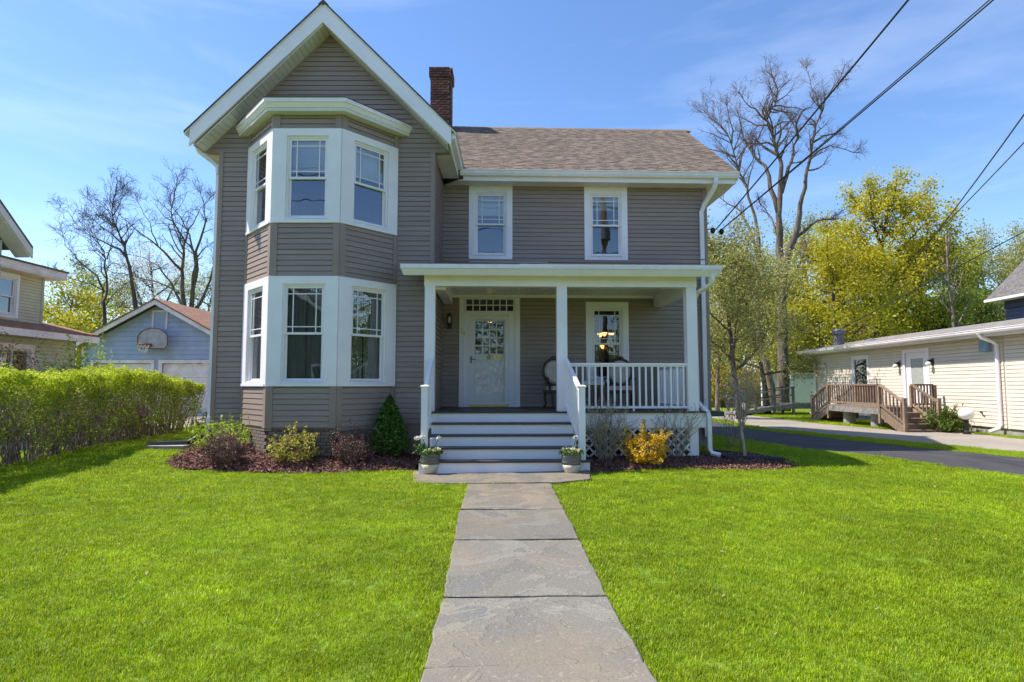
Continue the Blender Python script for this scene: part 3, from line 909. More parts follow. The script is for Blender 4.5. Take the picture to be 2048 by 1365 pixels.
# bay cornice and roof
def plan(off, ybk=12.14):
    return [(-5.70 - off * 0.75, ybk), (-4.62 - off * 0.45, 10.95 - off), (-3.15 + off * 0.45, 10.95 - off), (-2.12 + off * 0.75, ybk)]
def prism_plan(pl, z0, z1, m, nm, pl2=None):
    mb = MB(); mb.prism([(x, y, z0) for x, y in pl], [(x, y, z1) for x, y in (pl2 or pl)])
    return mb.build(nm, m, house)
prism_plan(plan(-0.01), 6.705, 6.775, 'soffit', 'bay_soffit')
prism_plan(plan(0.01), 6.772, 6.80, 'white', 'bay_cornice')
prism_plan(plan(0.02), 6.80, 6.85, 'white', 'bay_cornice', plan(0.05))
prism_plan(plan(0.07), 6.85, 6.925, 'gutter', 'bay_cornice')
prism_plan(plan(0.08), 6.926, 6.94, 'roofbase', 'bay_roof')
prism_plan(plan(0.05), 6.94, 7.06, 'roofbase', 'bay_roof', [(-5.3, 12.14), (-4.5, 11.8), (-3.3, 11.8), (-2.5, 12.14)])
# ---- foundation
q = MB(TG)
q.box(WL + 0.04, -5.40, -0.3, -0.02, -0.1, 0.775); q.box(-2.45, WR - 0.03, -0.3, -0.02, -0.1, 0.775)
fnd = q.build('foundation', 'fmortar', house)
bm_ = MB(); bm_.box(-0.0975, 0.0975, -0.05, 0, -0.0275, 0.0275)
bme = bpy.data.meshes.new('brick'); bme.from_pydata(bm_.v, [], bm_.f); bme.materials.append(M['fbrick'])
def brick_at(me, T, s, n, z, parent, scale=1.0):
    o = bpy.data.objects.new('brick', me); COL.objects.link(o)
    p = T(s, n, z); q_ = T(s + 0.1, n, z) - p
    o.location = p; o.rotation_euler = (0, 0, math.atan2(q_.y, q_.x)); o.scale = (scale, 1, 1)
    setparent(o, parent)
    return o
for fi, (P, Q) in enumerate((((-5.36, 12.12), (-4.495, 11.20)), ((-4.495, 11.20), (-3.295, 11.20)), ((-3.295, 11.20), (-2.45, 12.12)))):
    T, L = wallframe(P, Q)
    f = MB(T).box(0, L, -0.25, -0.0035, -0.1, 0.77).build('bay_foundation', 'fmortar', house)
    for r in range(10):
        z = 0.15 + r * 0.064
        if z > 0.75: break
        s = -0.05 if r % 2 else 0.05
        while s < L:
            a, b = max(0.0, s - 0.1), min(L, s + 0.1)
            if b - a > 0.05:
                brick_at(bme, T, (a + b) / 2, 0.0, z, f, (b - a - 0.006) / 0.195)
            s += 0.205
# ---- roofs
def soffit_strips(parent, a, b, c, d, n, th, nm='soffit', m='soffit', gap=0.06):
    """a,b inner/outer edge at start, c,d inner/outer at end, n boards"""
    a, b, c, d, th = [Vector(v) for v in (a, b, c, d, th)]
    mb = MB()
    for i in range(n):
        t0 = (i + gap) / n; t1 = (i + 1 - gap) / n
        p = [a.lerp(c, t0), a.lerp(c, t1), b.lerp(d, t1), b.lerp(d, t0)]
        mb.hexa([tuple(v) for v in p] + [tuple(v + th) for v in p])
    p = [a + th * 0.9, c + th * 0.9, d + th * 0.9, b + th * 0.9]
    mb.hexa([tuple(v) for v in p] + [tuple(v + th * 0.8) for v in p])
    return mb.build(nm, m, parent)
GUT = [(0, 0), (0.085, 0), (0.112, 0.05), (0.118, 0.10), (0.130, 0.105), (0.130, 0.125), (0, 0.125)]
def gutter(P, Q, out, z0, parent, z1=None, nm='gutter'):
    P, Q, out = Vector(P), Vector(Q), Vector(out).normalized()
    mb = MB()
    mb.prism([tuple(P + out * a + Vector((0, 0, z0 + b))) for a, b in GUT], [tuple(Q + out * a + Vector((0, 0, (z1 or z0) + b))) for a, b in GUT])
    return mb.build(nm, 'gutter', parent)
# wing roof
for sgn in (-1, 1):
    q = MB()
    e = 2.735
    def slope(x, z): return (WC - 0.02 + sgn * x, z)
    for nm, m, z_top, z_bot, y0, y1 in (('wing_roof', 'roofbase', 9.372, 9.335, 11.685, 20.9), ('drip_edge', 'gutter', 9.334, 9.305, 11.70, 20.9)):
        q = MB()
        xa, xb = slope(0, 0)[0], slope(e, 0)[0]
        q.prism([(xa, y0, z_top), (xb, y0, z_top - e), (xb, y0, z_bot - e), (xa, y0, z_bot)], [(xa, y1, z_top), (xb, y1, z_top - e), (xb, y1, z_bot - e), (xa, y1, z_bot)])
        q.build(nm, m, house)
    q = MB(); xa = WC - 0.02; xb = xa + sgn * 2.63
    q.prism([(xa, 11.72, 9.304), (xb, 11.72, 9.304 - 2.63), (xb, 11.72, 9.02 - 2.63), (xa, 11.72, 9.02)], [(xa, 11.75, 9.304), (xb, 11.75, 9.304 - 2.63), (xb, 11.75, 9.02 - 2.63), (xa, 11.75, 9.02)])
    q.build('rake_fascia', 'white', house)
    q = MB()
    q.prism([(xa, 11.70, 9.035), (xb, 11.70, 9.035 - 2.63), (xb, 11.70, 8.915 - 2.63 + 0.05), (xa, 11.70, 8.915)], [(xa, 11.755, 9.035), (xb, 11.755, 9.035 - 2.63), (xb, 11.755, 8.915 - 2.63 + 0.05), (xa, 11.755, 8.915)])
    q.build('rake_moulding', 'white', house)
    soffit_strips(house, (WC, 12.135, 8.905), (WC, 11.755, 8.905), (WC + sgn * 2.54, 12.135, 6.365), (WC + sgn * 2.54, 11.755, 6.365), 30, (0, 0, 0.02))
    # level eave
    xi = WL if sgn < 0 else WR; xo = WC + sgn * 2.56
    y1 = 20.5 if sgn < 0 else 13.70
    soffit_strips(house, (xi, 12.14, 6.362), (xo, 12.14, 6.362), (xi, y1, 6.362), (xo, y1, 6.362), 70 if sgn < 0 else 13, (0, 0, 0.015))
    q = MB(); x0, x1 = sorted((xo, xo + sgn * 0.025)); q.box(x0, x1, 11.76, y1, 6.352, 6.64); q.build('fascia', 'soffit', house)
    gutter((xo + sgn * 0.025, 11.78, 0), (xo + sgn * 0.025, y1 - 0.06, 0), (sgn, 0, 0), 6.50, house)
q = MB(); ax = WC - 0.02
q.prism([(ax - 0.10, 11.68, 9.29), (ax + 0.10, 11.68, 9.29), (ax, 11.68, 9.395)], [(ax - 0.10, 20.9, 9.29), (ax + 0.10, 20.9, 9.29), (ax, 20.9, 9.395)])
q.build('ridge_cap', 'roofbase', house)
# main roof
RY, RZ, EY, EZ = 17.45, 9.235, 13.60, 6.535
q = MB(FM)
q.prism([(-3.2, EY, EZ), (-3.2, RY, RZ), (-3.2, 2 * RY - EY, EZ), (-3.2, 2 * RY - EY, EZ - 0.05), (-3.2, RY, RZ - 0.05), (-3.2, EY, EZ - 0.05)],
        [(5.34, EY, EZ), (5.34, RY, RZ), (5.34, 2 * RY - EY, EZ), (5.34, 2 * RY - EY, EZ - 0.05), (5.34, RY, RZ - 0.05), (5.34, EY, EZ - 0.05)])
q.build('main_roof', 'roofbase', house)
sl = math.hypot(RY - EY, RZ - EZ); ud = ((RY - EY) / sl, (RZ - EZ) / sl); un = (-ud[1], ud[0])
q = MB(FM); q_d = MB(FM); row = 0; t = -0.02
while t < sl - 0.02:
    x = -1.9 - R.random() * 0.3
    while x < 5.33:
        w = R.choice((0.11, 0.16, 0.2, 0.24, 0.3)); xe = min(x + w, 5.345)
        if xe - x > 0.03:
            h = R.choice((0.010, 0.014, 0.015)); t1 = t + 0.150
            t1 = min(t1, sl)
            def pt(xx, tt, hh): return (xx, EY + ud[0] * tt + un[0] * hh, EZ + ud[1] * tt + un[1] * hh)
            j = R.uniform(-0.006, 0.006)
            q.add([pt(x, t + j, 0.001), pt(xe - 0.004, t + j, 0.001), pt(xe - 0.004, t1, 0.002), pt(x, t1, 0.002), pt(x, t + j, h), pt(xe - 0.004, t + j, h), pt(xe - 0.004, t1, 0.003), pt(x, t1, 0.003)],
                  [(4, 5, 6, 7), (0, 1, 5, 4), (1, 2, 6, 5), (3, 0, 4, 7)])
        x = xe
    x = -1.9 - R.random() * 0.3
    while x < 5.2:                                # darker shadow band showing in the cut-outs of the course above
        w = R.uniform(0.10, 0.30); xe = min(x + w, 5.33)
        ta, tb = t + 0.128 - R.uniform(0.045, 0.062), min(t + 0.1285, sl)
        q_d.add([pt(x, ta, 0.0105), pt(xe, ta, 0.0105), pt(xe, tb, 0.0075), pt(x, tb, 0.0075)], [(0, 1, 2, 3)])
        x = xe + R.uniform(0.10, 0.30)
    t += 0.128; row += 1
q.build('shingles', 'shingle', house, fix=False, kind='stuff')
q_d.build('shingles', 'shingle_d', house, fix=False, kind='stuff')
q = MB(FM); x = -2.2
while x < 5.3:
    q.prism([(x, RY - 0.13, RZ - 0.075), (x, RY, RZ + 0.022), (x, RY + 0.13, RZ - 0.075)], [(x + 0.29, RY - 0.13, RZ - 0.083), (x + 0.29, RY, RZ + 0.014), (x + 0.29, RY + 0.13, RZ - 0.083)])
    x += 0.2
q.build('ridge_cap', 'shingle', house, kind='stuff')
q = MB(FM)                                         # fascia and rake boards
q.box(-1.15, 5.30, 13.70, 13.73, 6.30, 6.50)
q.build('fascia', 'white', house)
q = MB(FM)
q.prism([(5.30, EY + 0.05, EZ - 0.06), (5.30, RY, RZ - 0.06), (5.30, RY, RZ - 0.26), (5.30, EY + 0.05, EZ - 0.20)], [(5.325, EY + 0.05, EZ - 0.06), (5.325, RY, RZ - 0.06), (5.325, RY, RZ - 0.26), (5.325, EY + 0.05, EZ - 0.20)])
q.build('rake_fascia', 'white', house)
soffit_strips(house, FM(-1.62, 14.085, 6.302), FM(-1.24, 13.735, 6.302), FM(5.29, 14.085, 6.302), FM(5.29, 13.735, 6.302), 62, (0, 0, 0.02))
q = MB(FM); q.box(4.72, 5.30, 14.085, 20.6, 6.305, 6.325); q.build('soffit', 'soffit', house)
gutter(FM(-1.22, 13.70, 0), FM(5.33, 13.70, 0), (FM(0, 13, 0) - FM(0, 14, 0)), 6.405, house)
# chimney
cxa, cxb, cya, cyb = -2.375, -1.825, 16.9, 17.45
q = MB(); q.box(cxa + 0.006, cxb - 0.006, cya + 0.006, cyb - 0.006, 6.6, 10.76); q.box(cxa - 0.035, cxb + 0.035, cya - 0.035, cyb + 0.035, 10.50, 10.775)
chm = q.build('chimney', 'mortar', house)
bmr = MB(); bmr.box(-0.0975, 0.0975, -0.045, 0, -0.029, 0.029)
brme = bpy.data.meshes.new('brick'); brme.from_pydata(bmr.v, [], bmr.f); brme.materials.append(M['brick'])
for face in ((((cxa, cya), (cxb, cya))), ((cxb, cya), (cxb, cyb))):
    for r in range(40):
        z = 10.745 - r * 0.0745
        if z < (8.2 if face[0][0] == cxa else 8.9): break
        o_ = 0.042 if r < 4 else 0.0
        if r == 3: o_ = 0.04
        d_ = Vector((face[1][0] - face[0][0], face[1][1] - face[0][1])).normalized()
        P_ = (face[0][0] - d_.x * o_, face[0][1] - d_.y * o_); Q_ = (face[1][0] + d_.x * o_, face[1][1] + d_.y * o_)
        T, L = wallframe(P_, Q_)
        s = 0.0 if r % 2 else 0.1
        while s < L:
            a, b = max(0.0, s - 0.1), min(L, s + 0.1)
            if b - a > 0.04:
                brick_at(brme, T, (a + b) / 2, o_ + 0.002, z, chm, (b - a - 0.011) / 0.195)
            s += 0.2
q = MB(); q.box(-2.26, -1.94, 17.0, 17.35, 10.775, 10.84); q.build('flue', 'black', chm)
# ---- porch
DZ = 1.04
T_ = FM
q = MB(T_)
for i in range(18):
    y = 11.575 + i * 0.14
    q.box(-1.80, 3.70, y + 0.003, y + 0.137, DZ - 0.03, DZ)
q.box(-1.72, 3.62, 11.66, 14.08, DZ - 0.06, DZ - 0.031)
q.build('porch_deck', 'deck', house)
q = MB(T_); q.box(1.05, 3.685, 11.615, 11.65, 0.726, DZ - 0.032); q.box(3.65, 3.685, 11.651, 14.0, 0.726, DZ - 0.032); q.box(-1.785, -1.60, 11.615, 11.65, 0.726, DZ - 0.032); q.build('rim_board', 'white', house)
for x0 in (-1.787, 0.797, 3.368):
    q = MB(T_); q.box(x0, x0 + 0.2, 11.66, 11.86, DZ + 0.001, 3.49); q.build('porch_post', 'white', house)
q = MB(T_); q.box(-1.80, 3.575, 11.655, 11.865, 3.482, 3.70); q.box(3.365, 3.572, 11.866, 14.05, 3.40, 3.70); q.box(-1.60, -1.40, 11.866, 14.05, 3.44, 3.70); q.build('porch_beam', 'white', house)
q = MB(T_); q.box(-1.40, 3.36, 13.99, 14.062, 3.60, 3.665); q.box(-1.40, 3.36, 11.868, 11.91, 3.60, 3.665); q.build('ceiling_trim', 'white', house)
soffit_strips(house, FM(-1.42, 14.05, 3.66), FM(-1.42, 11.87, 3.66), FM(3.37, 14.05, 3.66), FM(3.37, 11.87, 3.66), 66, (0, 0, 0.02), nm='porch_ceiling', m='whitev')
q = MB(T_); q.box(-1.785, -1.42, 11.66, 13.9, 3.70, 3.72)
q.build('porch_ceiling', 'whitev', house)
# porch eave: soffit, fascia, gutter, roof
q = MB(T_)
q.hexa([(-2.13, 11.40, 3.655), (3.88, 11.40, 3.655), (3.90, 11.66, 3.69), (-2.13, 11.66, 3.69), (-2.13, 11.40, 3.80), (3.88, 11.40, 3.80), (3.90, 11.66, 3.80), (-2.13, 11.66, 3.80)])
q.build('porch_cornice', 'white', house)
q = MB(T_)
prof = [(11.40, 3.64), (11.385, 3.645), (11.315, 3.745), (11.315, 3.76), (11.40, 3.76)]
q.prism([(-2.16 - (11.4 - y) * 0.5, y, z) for y, z in prof], [(3.91 + (11.4 - y) * 0.5, y, z) for y, z in prof])
q.build('porch_cornice', 'white', house)
q = MB(T_); q.box(-2.215, 3.955, 11.29, 11.40, 3.762, 3.842); q.build('gutter', 'gutter', house)
q = MB(T_); q.box(0.05, 3.957, 11.283, 11.33, 3.79, 3.848); q.build('gutter', 'gutter', house)
q = MB(T_)
pr = [(11.30, 3.846), (14.085, 4.435), (14.085, 4.40), (11.30, 3.80)]
q.prism([(-1.55, y, z) for y, z in pr], [(3.90, y, z) for y, z in pr])
pr2 = [(11.30, 3.846), (12.12, 4.015), (12.12, 3.98), (11.30, 3.80)]
q.prism([(-2.18, y, z) for y, z in pr2], [(-1.551, y, z) for y, z in pr2])
q.build('porch_roof', 'roofbase', house)
q = MB(T_); x = -2.17
rs_ = MB(T_)
for r in range(22):
    t0 = r * 0.128
    x = -1.56 - R.random() * 0.2 if t0 > 0.8 else -2.17
    while x < 3.9:
        w = R.choice((0.11, 0.16, 0.2, 0.3)); xe = min(x + w, 3.905); h = R.choice((0.006, 0.013, 0.014))
        y0, z0 = 11.30 + t0 * 0.978, 3.847 + t0 * 0.2067; y1, z1 = y0 + 0.145, z0 + 0.0307
        if y1 < 14.07:
            rs_.add([(x, y0, z0), (xe - 0.004, y0, z0), (xe - 0.004, y1, z1 + 0.002), (x, y1, z1 + 0.002), (x, y0, z0 + h), (xe - 0.004, y0, z0 + h), (xe - 0.004, y1, z1 + 0.003), (x, y1, z1 + 0.003)],
                    [(4, 5, 6, 7), (0, 1, 5, 4), (1, 2, 6, 5), (3, 0, 4, 7)])
        x = xe
rs_.build('shingles', 'shingle', house, fix=False, kind='stuff')
q = MB(T_); q.hexa([(-1.0, 13.4, 4.315), (0.55, 13.5, 4.335), (0.85, 14.05, 4.45), (-1.0, 14.05, 4.45), (-1.0, 13.4, 4.322), (0.55, 13.5, 4.342), (0.85, 14.05, 4.46), (-1.0, 14.05, 4.46)]); q.build('flashing', 'gutter', house)
# porch railing
def railing(x0, y0, x1, y1, n, end0=0, end1=0, parent_name='porch_railing'):
    q = MB(T_)
    q.beam((x0, y0, 1.960), (x1, y1, 1.960), 0.075, 0.045); q.beam((x0, y0, 1.925), (x1, y1, 1.925), 0.04, 0.03)
    r = q.build(parent_name, 'white', house)
    MB(T_).beam((x0, y0, 1.115), (x1, y1, 1.115), 0.045, 0.045).build('bottom_rail', 'white', r)
    for i in range(n):
        t = (i + 0.5) / n
        x = x0 + (x1 - x0) * t; y = y0 + (y1 - y0) * t
        MB(T_).box(x - 0.0165, x + 0.0165, y - 0.0165, y + 0.0165, 1.136, 1.912).build('baluster', 'white', r)
    return r
rl = railing(0.998, 11.76, 3.367, 11.76, 19)
MB(T_).box(2.29, 2.33, 11.745, 11.78, DZ, 1.095).build('rail_foot', 'white', rl)
railing(3.47, 11.861, 3.47, 14.06, 17)
# stairs
st = MB(T_)
ZS = [0.84, 0.64, 0.44, 0.237]; YS = [11.335, 11.07, 10.80, 10.535]
stairs = MB(T_).box(-1.57, -1.53, 10.75, 11.6, 0.0, 0.60).build('stairs', 'white', house)
MB(T_).box(0.98, 1.02, 10.75, 11.6, 0.0, 0.60).build('stringer', 'white', stairs)
MB(T_).box(-1.60, 1.06, 11.605, 11.63, 0.842, DZ - 0.032).build('riser', 'white', stairs)
for i in range(4):
    x0, x1 = (-1.60, 1.06) if i < 3 else (-1.735, 1.235)
    zt = ZS[i]; y0 = YS[i]; zb = ZS[i + 1] if i < 3 else -0.02
    MB(T_).box(x0 - 0.005, x1 + 0.005, y0 - 0.03, y0 + 0.28, zt - 0.030, zt).build('tread', 'tread', stairs)
    MB(T_).box(x0, x1, y0, y0 + 0.025, zb + 0.001, zt - 0.031).build('riser', 'white', stairs)
    if i == 3:
        MB(T_).box(x0, x0 + 0.03, y0 + 0.026, 11.1, -0.02, zt - 0.031).build('riser', 'white', stairs)
        MB(T_).box(x1 - 0.03, x1, y0 + 0.026, 11.1, -0.02, zt - 0.031).build('riser', 'white', stairs)
    elif i < 3:
        for xs in (x0, x1 - 0.025):
            MB(T_).box(xs, xs + 0.025, y0 + 0.026, 11.6, zb + 0.001, zt - 0.031).build('riser', 'white', stairs)
for xc in (-1.655, 1.115):
    q = MB(T_); q.box(xc - 0.058, xc + 0.058, 10.60, 10.716, 0.238, 1.50)
    nw = q.build('newel_post', 'white', house)
    q = MB(T_); q.hexa([(xc - 0.065, 10.593, 1.50), (xc + 0.065, 10.593, 1.50), (xc + 0.065, 10.723, 1.50), (xc - 0.065, 10.723, 1.50), (xc - 0.082, 10.576, 1.53), (xc + 0.082, 10.576, 1.53), (xc + 0.082, 10.740, 1.53), (xc - 0.082, 10.740, 1.53)])
    q.hexa([(xc - 0.082, 10.576, 1.53), (xc + 0.082, 10.576, 1.53), (xc + 0.082, 10.740, 1.53), (xc - 0.082, 10.740, 1.53), (xc - 0.04, 10.618, 1.55), (xc + 0.04, 10.618, 1.55), (xc + 0.04, 10.698, 1.55), (xc - 0.04, 10.698, 1.55)])
    q.build('cap', 'white', nw)
    xt = -1.665 if xc < 0 else 0.90
    xb_ = xc
    if xc < 0: xt = -1.66
    a, b = Vector((xc, 10.715, 1.43)), Vector((xt + (0.06 if xc > 0 else 0.02), 11.665, 2.06))
    a2, b2 = Vector((xc, 10.715, 0.48)), Vector((xt + (0.06 if xc > 0 else 0.02), 11.665, 1.17))
    r = MB(T_).beam(a, b, 0.07, 0.055).build('stair_rail', 'white', house)
    MB(T_).beam(a2, b2, 0.045, 0.045).build('bottom_rail', 'white', r)
    for i in range(8):
        t = (i + 0.6) / 8.2
        p = a.lerp(b, t); p2 = a2.lerp(b2, t)
        MB(T_).box(p.x - 0.0165, p.x + 0.0165, p.y - 0.0165, p.y + 0.0165, p2.z + 0.01, p.z - 0.02).build('baluster', 'white', r)
# lattice
q = MB(T_); q.box(3.375, 3.545, 11.645, 11.67, 0.04, 0.724); q.box(1.10, 3.375, 11.67, 11.69, 0.69, 0.724)
lat = q.build('lattice', 'white', house)
lx0, lx1, lz0, lz1 = 1.06, 3.375, 0.06, 0.722
for dirn in (1, -1):
    k = lx0 - 0.7
    while k < lx1 + 0.7:
        # line x = k + dirn*(z-lz0)
        zs_ = [lz0, lz1]; xs_ = [k + dirn * (z - lz0) for z in zs_]
        def clip(xl, xr):
            pts = []
            (x0, z0), (x1, z1) = (xs_[0], zs_[0]), (xs_[1], zs_[1])
            t0, t1 = 0.0, 1.0; dx = x1 - x0
            for s_, v in ((1, xl), (-1, xr)):
                f0 = s_ * (x0 - v); f1 = s_ * (x1 - v)
                if f0 < 0 and f1 < 0: return None
                if f0 < 0: t0 = max(t0, f0 / (f0 - f1))
                elif f1 < 0: t1 = min(t1, f0 / (f0 - f1))
            if t1 - t0 < 0.03: return None
            return (x0 + dx * t0, z0 + (z1 - z0) * t0), (x0 + dx * t1, z0 + (z1 - z0) * t1)
        cl = clip(lx0, lx1)
        if cl:
            y = 11.655 if dirn > 0 else 11.664
            MB(T_).beam((cl[0][0], y, cl[0][1]), (cl[1][0], y, cl[1][1]), 0.0075, 0.040, up=(dirn * 0.7071, 0, -0.7071)).build('lattice_strip', 'white', lat)
        k += 0.190
MB(T_).box(1.1, 3.6, 12.6, 12.62, 0.0, 1.0).build('crawlspace_shade_sheet', 'black', house)  # added black sheet standing in for the shade behind the lattice
# downspouts
q = MB()
p = lambda x, y, z: tuple(FM(x, y, z))
q.rtube([p(4.78, 13.62, 6.42), p(4.78, 13.62, 6.30), p(4.76, 13.68, 6.20), p(4.60, 13.96, 5.85), p(4.56, 14.03, 5.70), p(4.56, 14.03, 4.55)], 0.095, 0.07)
q.rtube([p(4.56, 14.03, 4.52), p(4.56, 14.03, 0.35)], 0.095, 0.07)
q.build('downspout', 'gutter', house)
q = MB()
q.rtube([p(3.80, 11.36, 3.70), p(3.80, 11.38, 3.58), p(3.78, 11.45, 3.50), p(3.62, 11.78, 3.38), p(3.59, 11.83, 3.27), p(3.60, 11.83, 1.24), p(3.62, 11.80, 1.18), p(3.72, 11.60, 1.02), p(3.735, 11.57, 0.93), p(3.735, 11.57, 0.32), p(3.77, 11.54, 0.24), p(3.93, 11.46, 0.205)], 0.075, 0.06)
q.build('downspout', 'gutter', house)
q = MB()
q.tube([(-6.47, 12.0, 6.52), (-6.47, 12.0, 6.42), (-6.44, 12.03, 6.34), (-6.20, 12.16, 6.16), (-6.12, 12.18, 6.06), (-6.115, 12.18, 5.9)], 0.045, 10)
q.rtube([(-6.105, 12.19, 5.95), (-6.105, 12.19, 0.48)], 0.07, 0.06)
q.rtube([(-6.105, 12.18, 0.9), (-6.105, 12.16, 0.40)], 0.095, 0.08)
q.build('downspout', 'gutter', house)
q = MB(FM); q.beam((4.72, 14.25, 5.35), (5.0, 14.2, 5.33), 0.02, 0.02); q.ball((4.88, 14.16, 5.29), 0.075, 10, 7, (0.8, 1.0, 1)); q.ball((5.10, 14.18, 5.27), 0.075, 10, 7, (0.8, 1.0, 1))
q.build('service_bracket', 'black', house, smooth=True)

# wall lantern
wl = thing('wall_lantern', FM(-1.465, 14.0, 2.85), 'small black wall lantern beside the front door', 'lantern')
q = MB(FM); c = (-1.465, 14.0)
q.box(c[0] - 0.05, c[0] + 0.05, 14.03, 14.08, 2.86, 3.02); q.tube([(c[0], 14.04, 2.93), (c[0], c[1] - 0.02, 2.92), (c[0], c[1] - 0.02, 2.98)], 0.012, 6)
q.lathe((c[0], c[1] - 0.02, 2.97), [(0.05, 0), (0.055, 0.012), (0.035, 0.02)], 10)
q.lathe((c[0], c[1] - 0.02, 3.145), [(0.07, 0), (0.065, 0.012), (0.02, 0.065), (0.008, 0.075), (0.010, 0.10), (0.002, 0.11)], 10)
for k in range(6):
    t = k * math.pi / 3; q.beam((c[0] + 0.05 * math.cos(t), c[1] - 0.02 + 0.05 * math.sin(t), 2.985), (c[0] + 0.06 * math.cos(t), c[1] - 0.02 + 0.06 * math.sin(t), 3.148), 0.008, 0.008)
q.build('body', 'black', wl)
MB(FM).lathe((c[0], c[1] - 0.02, 2.99), [(0.030, 0), (0.036, 0.155)], 10).build('glass_chimney', 'shade', wl, smooth=True)
# chandelier in the dining room behind the porch window
chd = thing('chandelier', FM(2.5, 15.6, 2.6), 'lit chandelier with amber glass shades behind the porch window', 'chandelier')
q = MB(FM); q.tube([(2.5, 15.6, 4.0), (2.5, 15.6, 3.0)], 0.008, 6); q.lathe((2.5, 15.6, 2.42), [(0.02, 0), (0.05, 0.05), (0.03, 0.15), (0.045, 0.3), (0.02, 0.5)], 10)
tips = []
for k in range(9):
    up = k % 3 == 0
    t = k * 2 * math.pi / 9 + 0.2; rr = 0.17 if up else 0.33; z = 2.86 if up else 2.56
    e_ = (2.5 + rr * math.cos(t), 15.6 + rr * math.sin(t), z)
    q.tube([(2.5, 15.6, 2.52), (2.5 + rr * 0.5 * math.cos(t), 15.6 + rr * 0.5 * math.sin(t), z - 0.16), (e_[0], e_[1], z - 0.05)], 0.009, 6); tips.append(e_)
q.build('frame', 'bronze', chd)
for e_ in tips:
    MB(FM).lathe(e_, [(0.022, -0.045), (0.045, -0.02), (0.075, 0.035), (0.08, 0.05)], 12).build('lamp_shade', 'lamp_on', chd, smooth=True)
# hall lamp seen through the front door
hl_ = thing('hall_lamp', FM(-0.52, 15.3, 3.2), 'glowing hall lamp seen through the top of the front door', 'lamp')
MB(FM).lathe((-0.52, 15.3, 3.14), [(0.03, 0), (0.08, 0.03), (0.09, 0.08), (0.03, 0.12)], 12).build('globe', 'lamp_on', hl_, smooth=True)
MB(FM).tube([(-0.52, 15.3, 3.26), (-0.52, 15.3, 4.0)], 0.008, 6).build('stem', 'bronze', hl_)

# ================================================================== NEIGHBOURS
M['cream'] = mat('cream_vinyl_siding', (0.72, 0.62, 0.51), 0.55, 0.03, 1.5, 0, 90, obrand=0.03)
M['creamw'] = mat('cream_vinyl_wall', (0.58, 0.49, 0.40), 0.6, 0.03, 1.5)
M['oldroof'] = mat('weathered_grey_shingles', (0.27, 0.235, 0.21), 0.95, 0.2, 4, 0.6, 60, fine=0.3, fscale=30)
M['wood'] = mat('weathered_deck_wood', (0.27, 0.185, 0.125), 0.85, 0.25, 5, 0.3, 40, (6, 6, 1.0), obrand=0.22)
M['woodg'] = mat('grey_weathered_wood', (0.25, 0.23, 0.21), 0.9, 0.2, 5, 0.3, 40, obrand=0.15)
M['concrete'] = mat('concrete', (0.33, 0.30, 0.27), 0.9, 0.15, 4, 0.3, 50)
M['blue'] = mat('blue_painted_boards', (0.40, 0.46, 0.66), 0.6, 0.06, 2.2, 0.05, 40, obrand=0.05)
M['pinkw'] = mat('flare_tinted_white_paint', (0.90, 0.78, 0.82), 0.6, 0.08, 3.0, 0.1, 30)  # white with the pink of the lens flare put into its colour
M['orangeroof'] = mat('orange_brown_shingles', (0.33, 0.165, 0.095), 0.95, 0.16, 5, 0.5, 60, fine=0.22, fscale=28)
M['sage'] = mat('sage_green_siding', (0.50, 0.50, 0.37), 0.6, 0.06, 2, 0.05, 40, obrand=0.04)
M['sageb'] = mat('pale_sage_boards', (0.64, 0.57, 0.40), 0.6, 0.06, 2, 0.05, 40, obrand=0.04)
M['navy'] = mat('navy_siding', (0.055, 0.068, 0.135), 0.6, 0.06, 2, 0.05, 40, obrand=0.05)
M['slate'] = mat('grey_brown_roof', (0.15, 0.135, 0.125), 0.95, 0.2, 5, 0.5, 50, (1, 1, 1), fine=0.3, fscale=20)
M['whitew'] = mat('white_clapboard', (0.72, 0.71, 0.68), 0.6, 0.06, 2)
M['greyp'] = mat('grey_metal', (0.15, 0.15, 0.165), 0.5, 0.1, 4)
M['screen'] = mat('dark_screen', (0.045, 0.047, 0.048), 0.7, 0.2, 5)
M['greenglass'] = glass_mat('green_reflecting_glass', (0.22, 0.36, 0.30), 0.5)
M['frost'] = mat('frosted_glass', (0.36, 0.37, 0.34), 0.35, 0.08, 9)
M['globe'] = mat('white_globe', (0.85, 0.83, 0.78), 0.35, 0.03, 4)
M['lblue'] = mat('light_blue_plastic', (0.22, 0.36, 0.48), 0.5, 0.1, 6)
M['rust'] = mat('rusty_red_metal', (0.30, 0.07, 0.045), 0.7, 0.25, 8)
M['redp'] = mat('red_plastic', (0.62, 0.035, 0.06), 0.35, 0.1, 5)
M['net'] = mat('white_net_cord', (0.6, 0.62, 0.55), 0.8, 0.1, 5)
M['board'] = mat('weathered_backboard', (0.47, 0.42, 0.44), 0.6, 0.10, 5, 0.1, 30, fine=0.1, fscale=14)

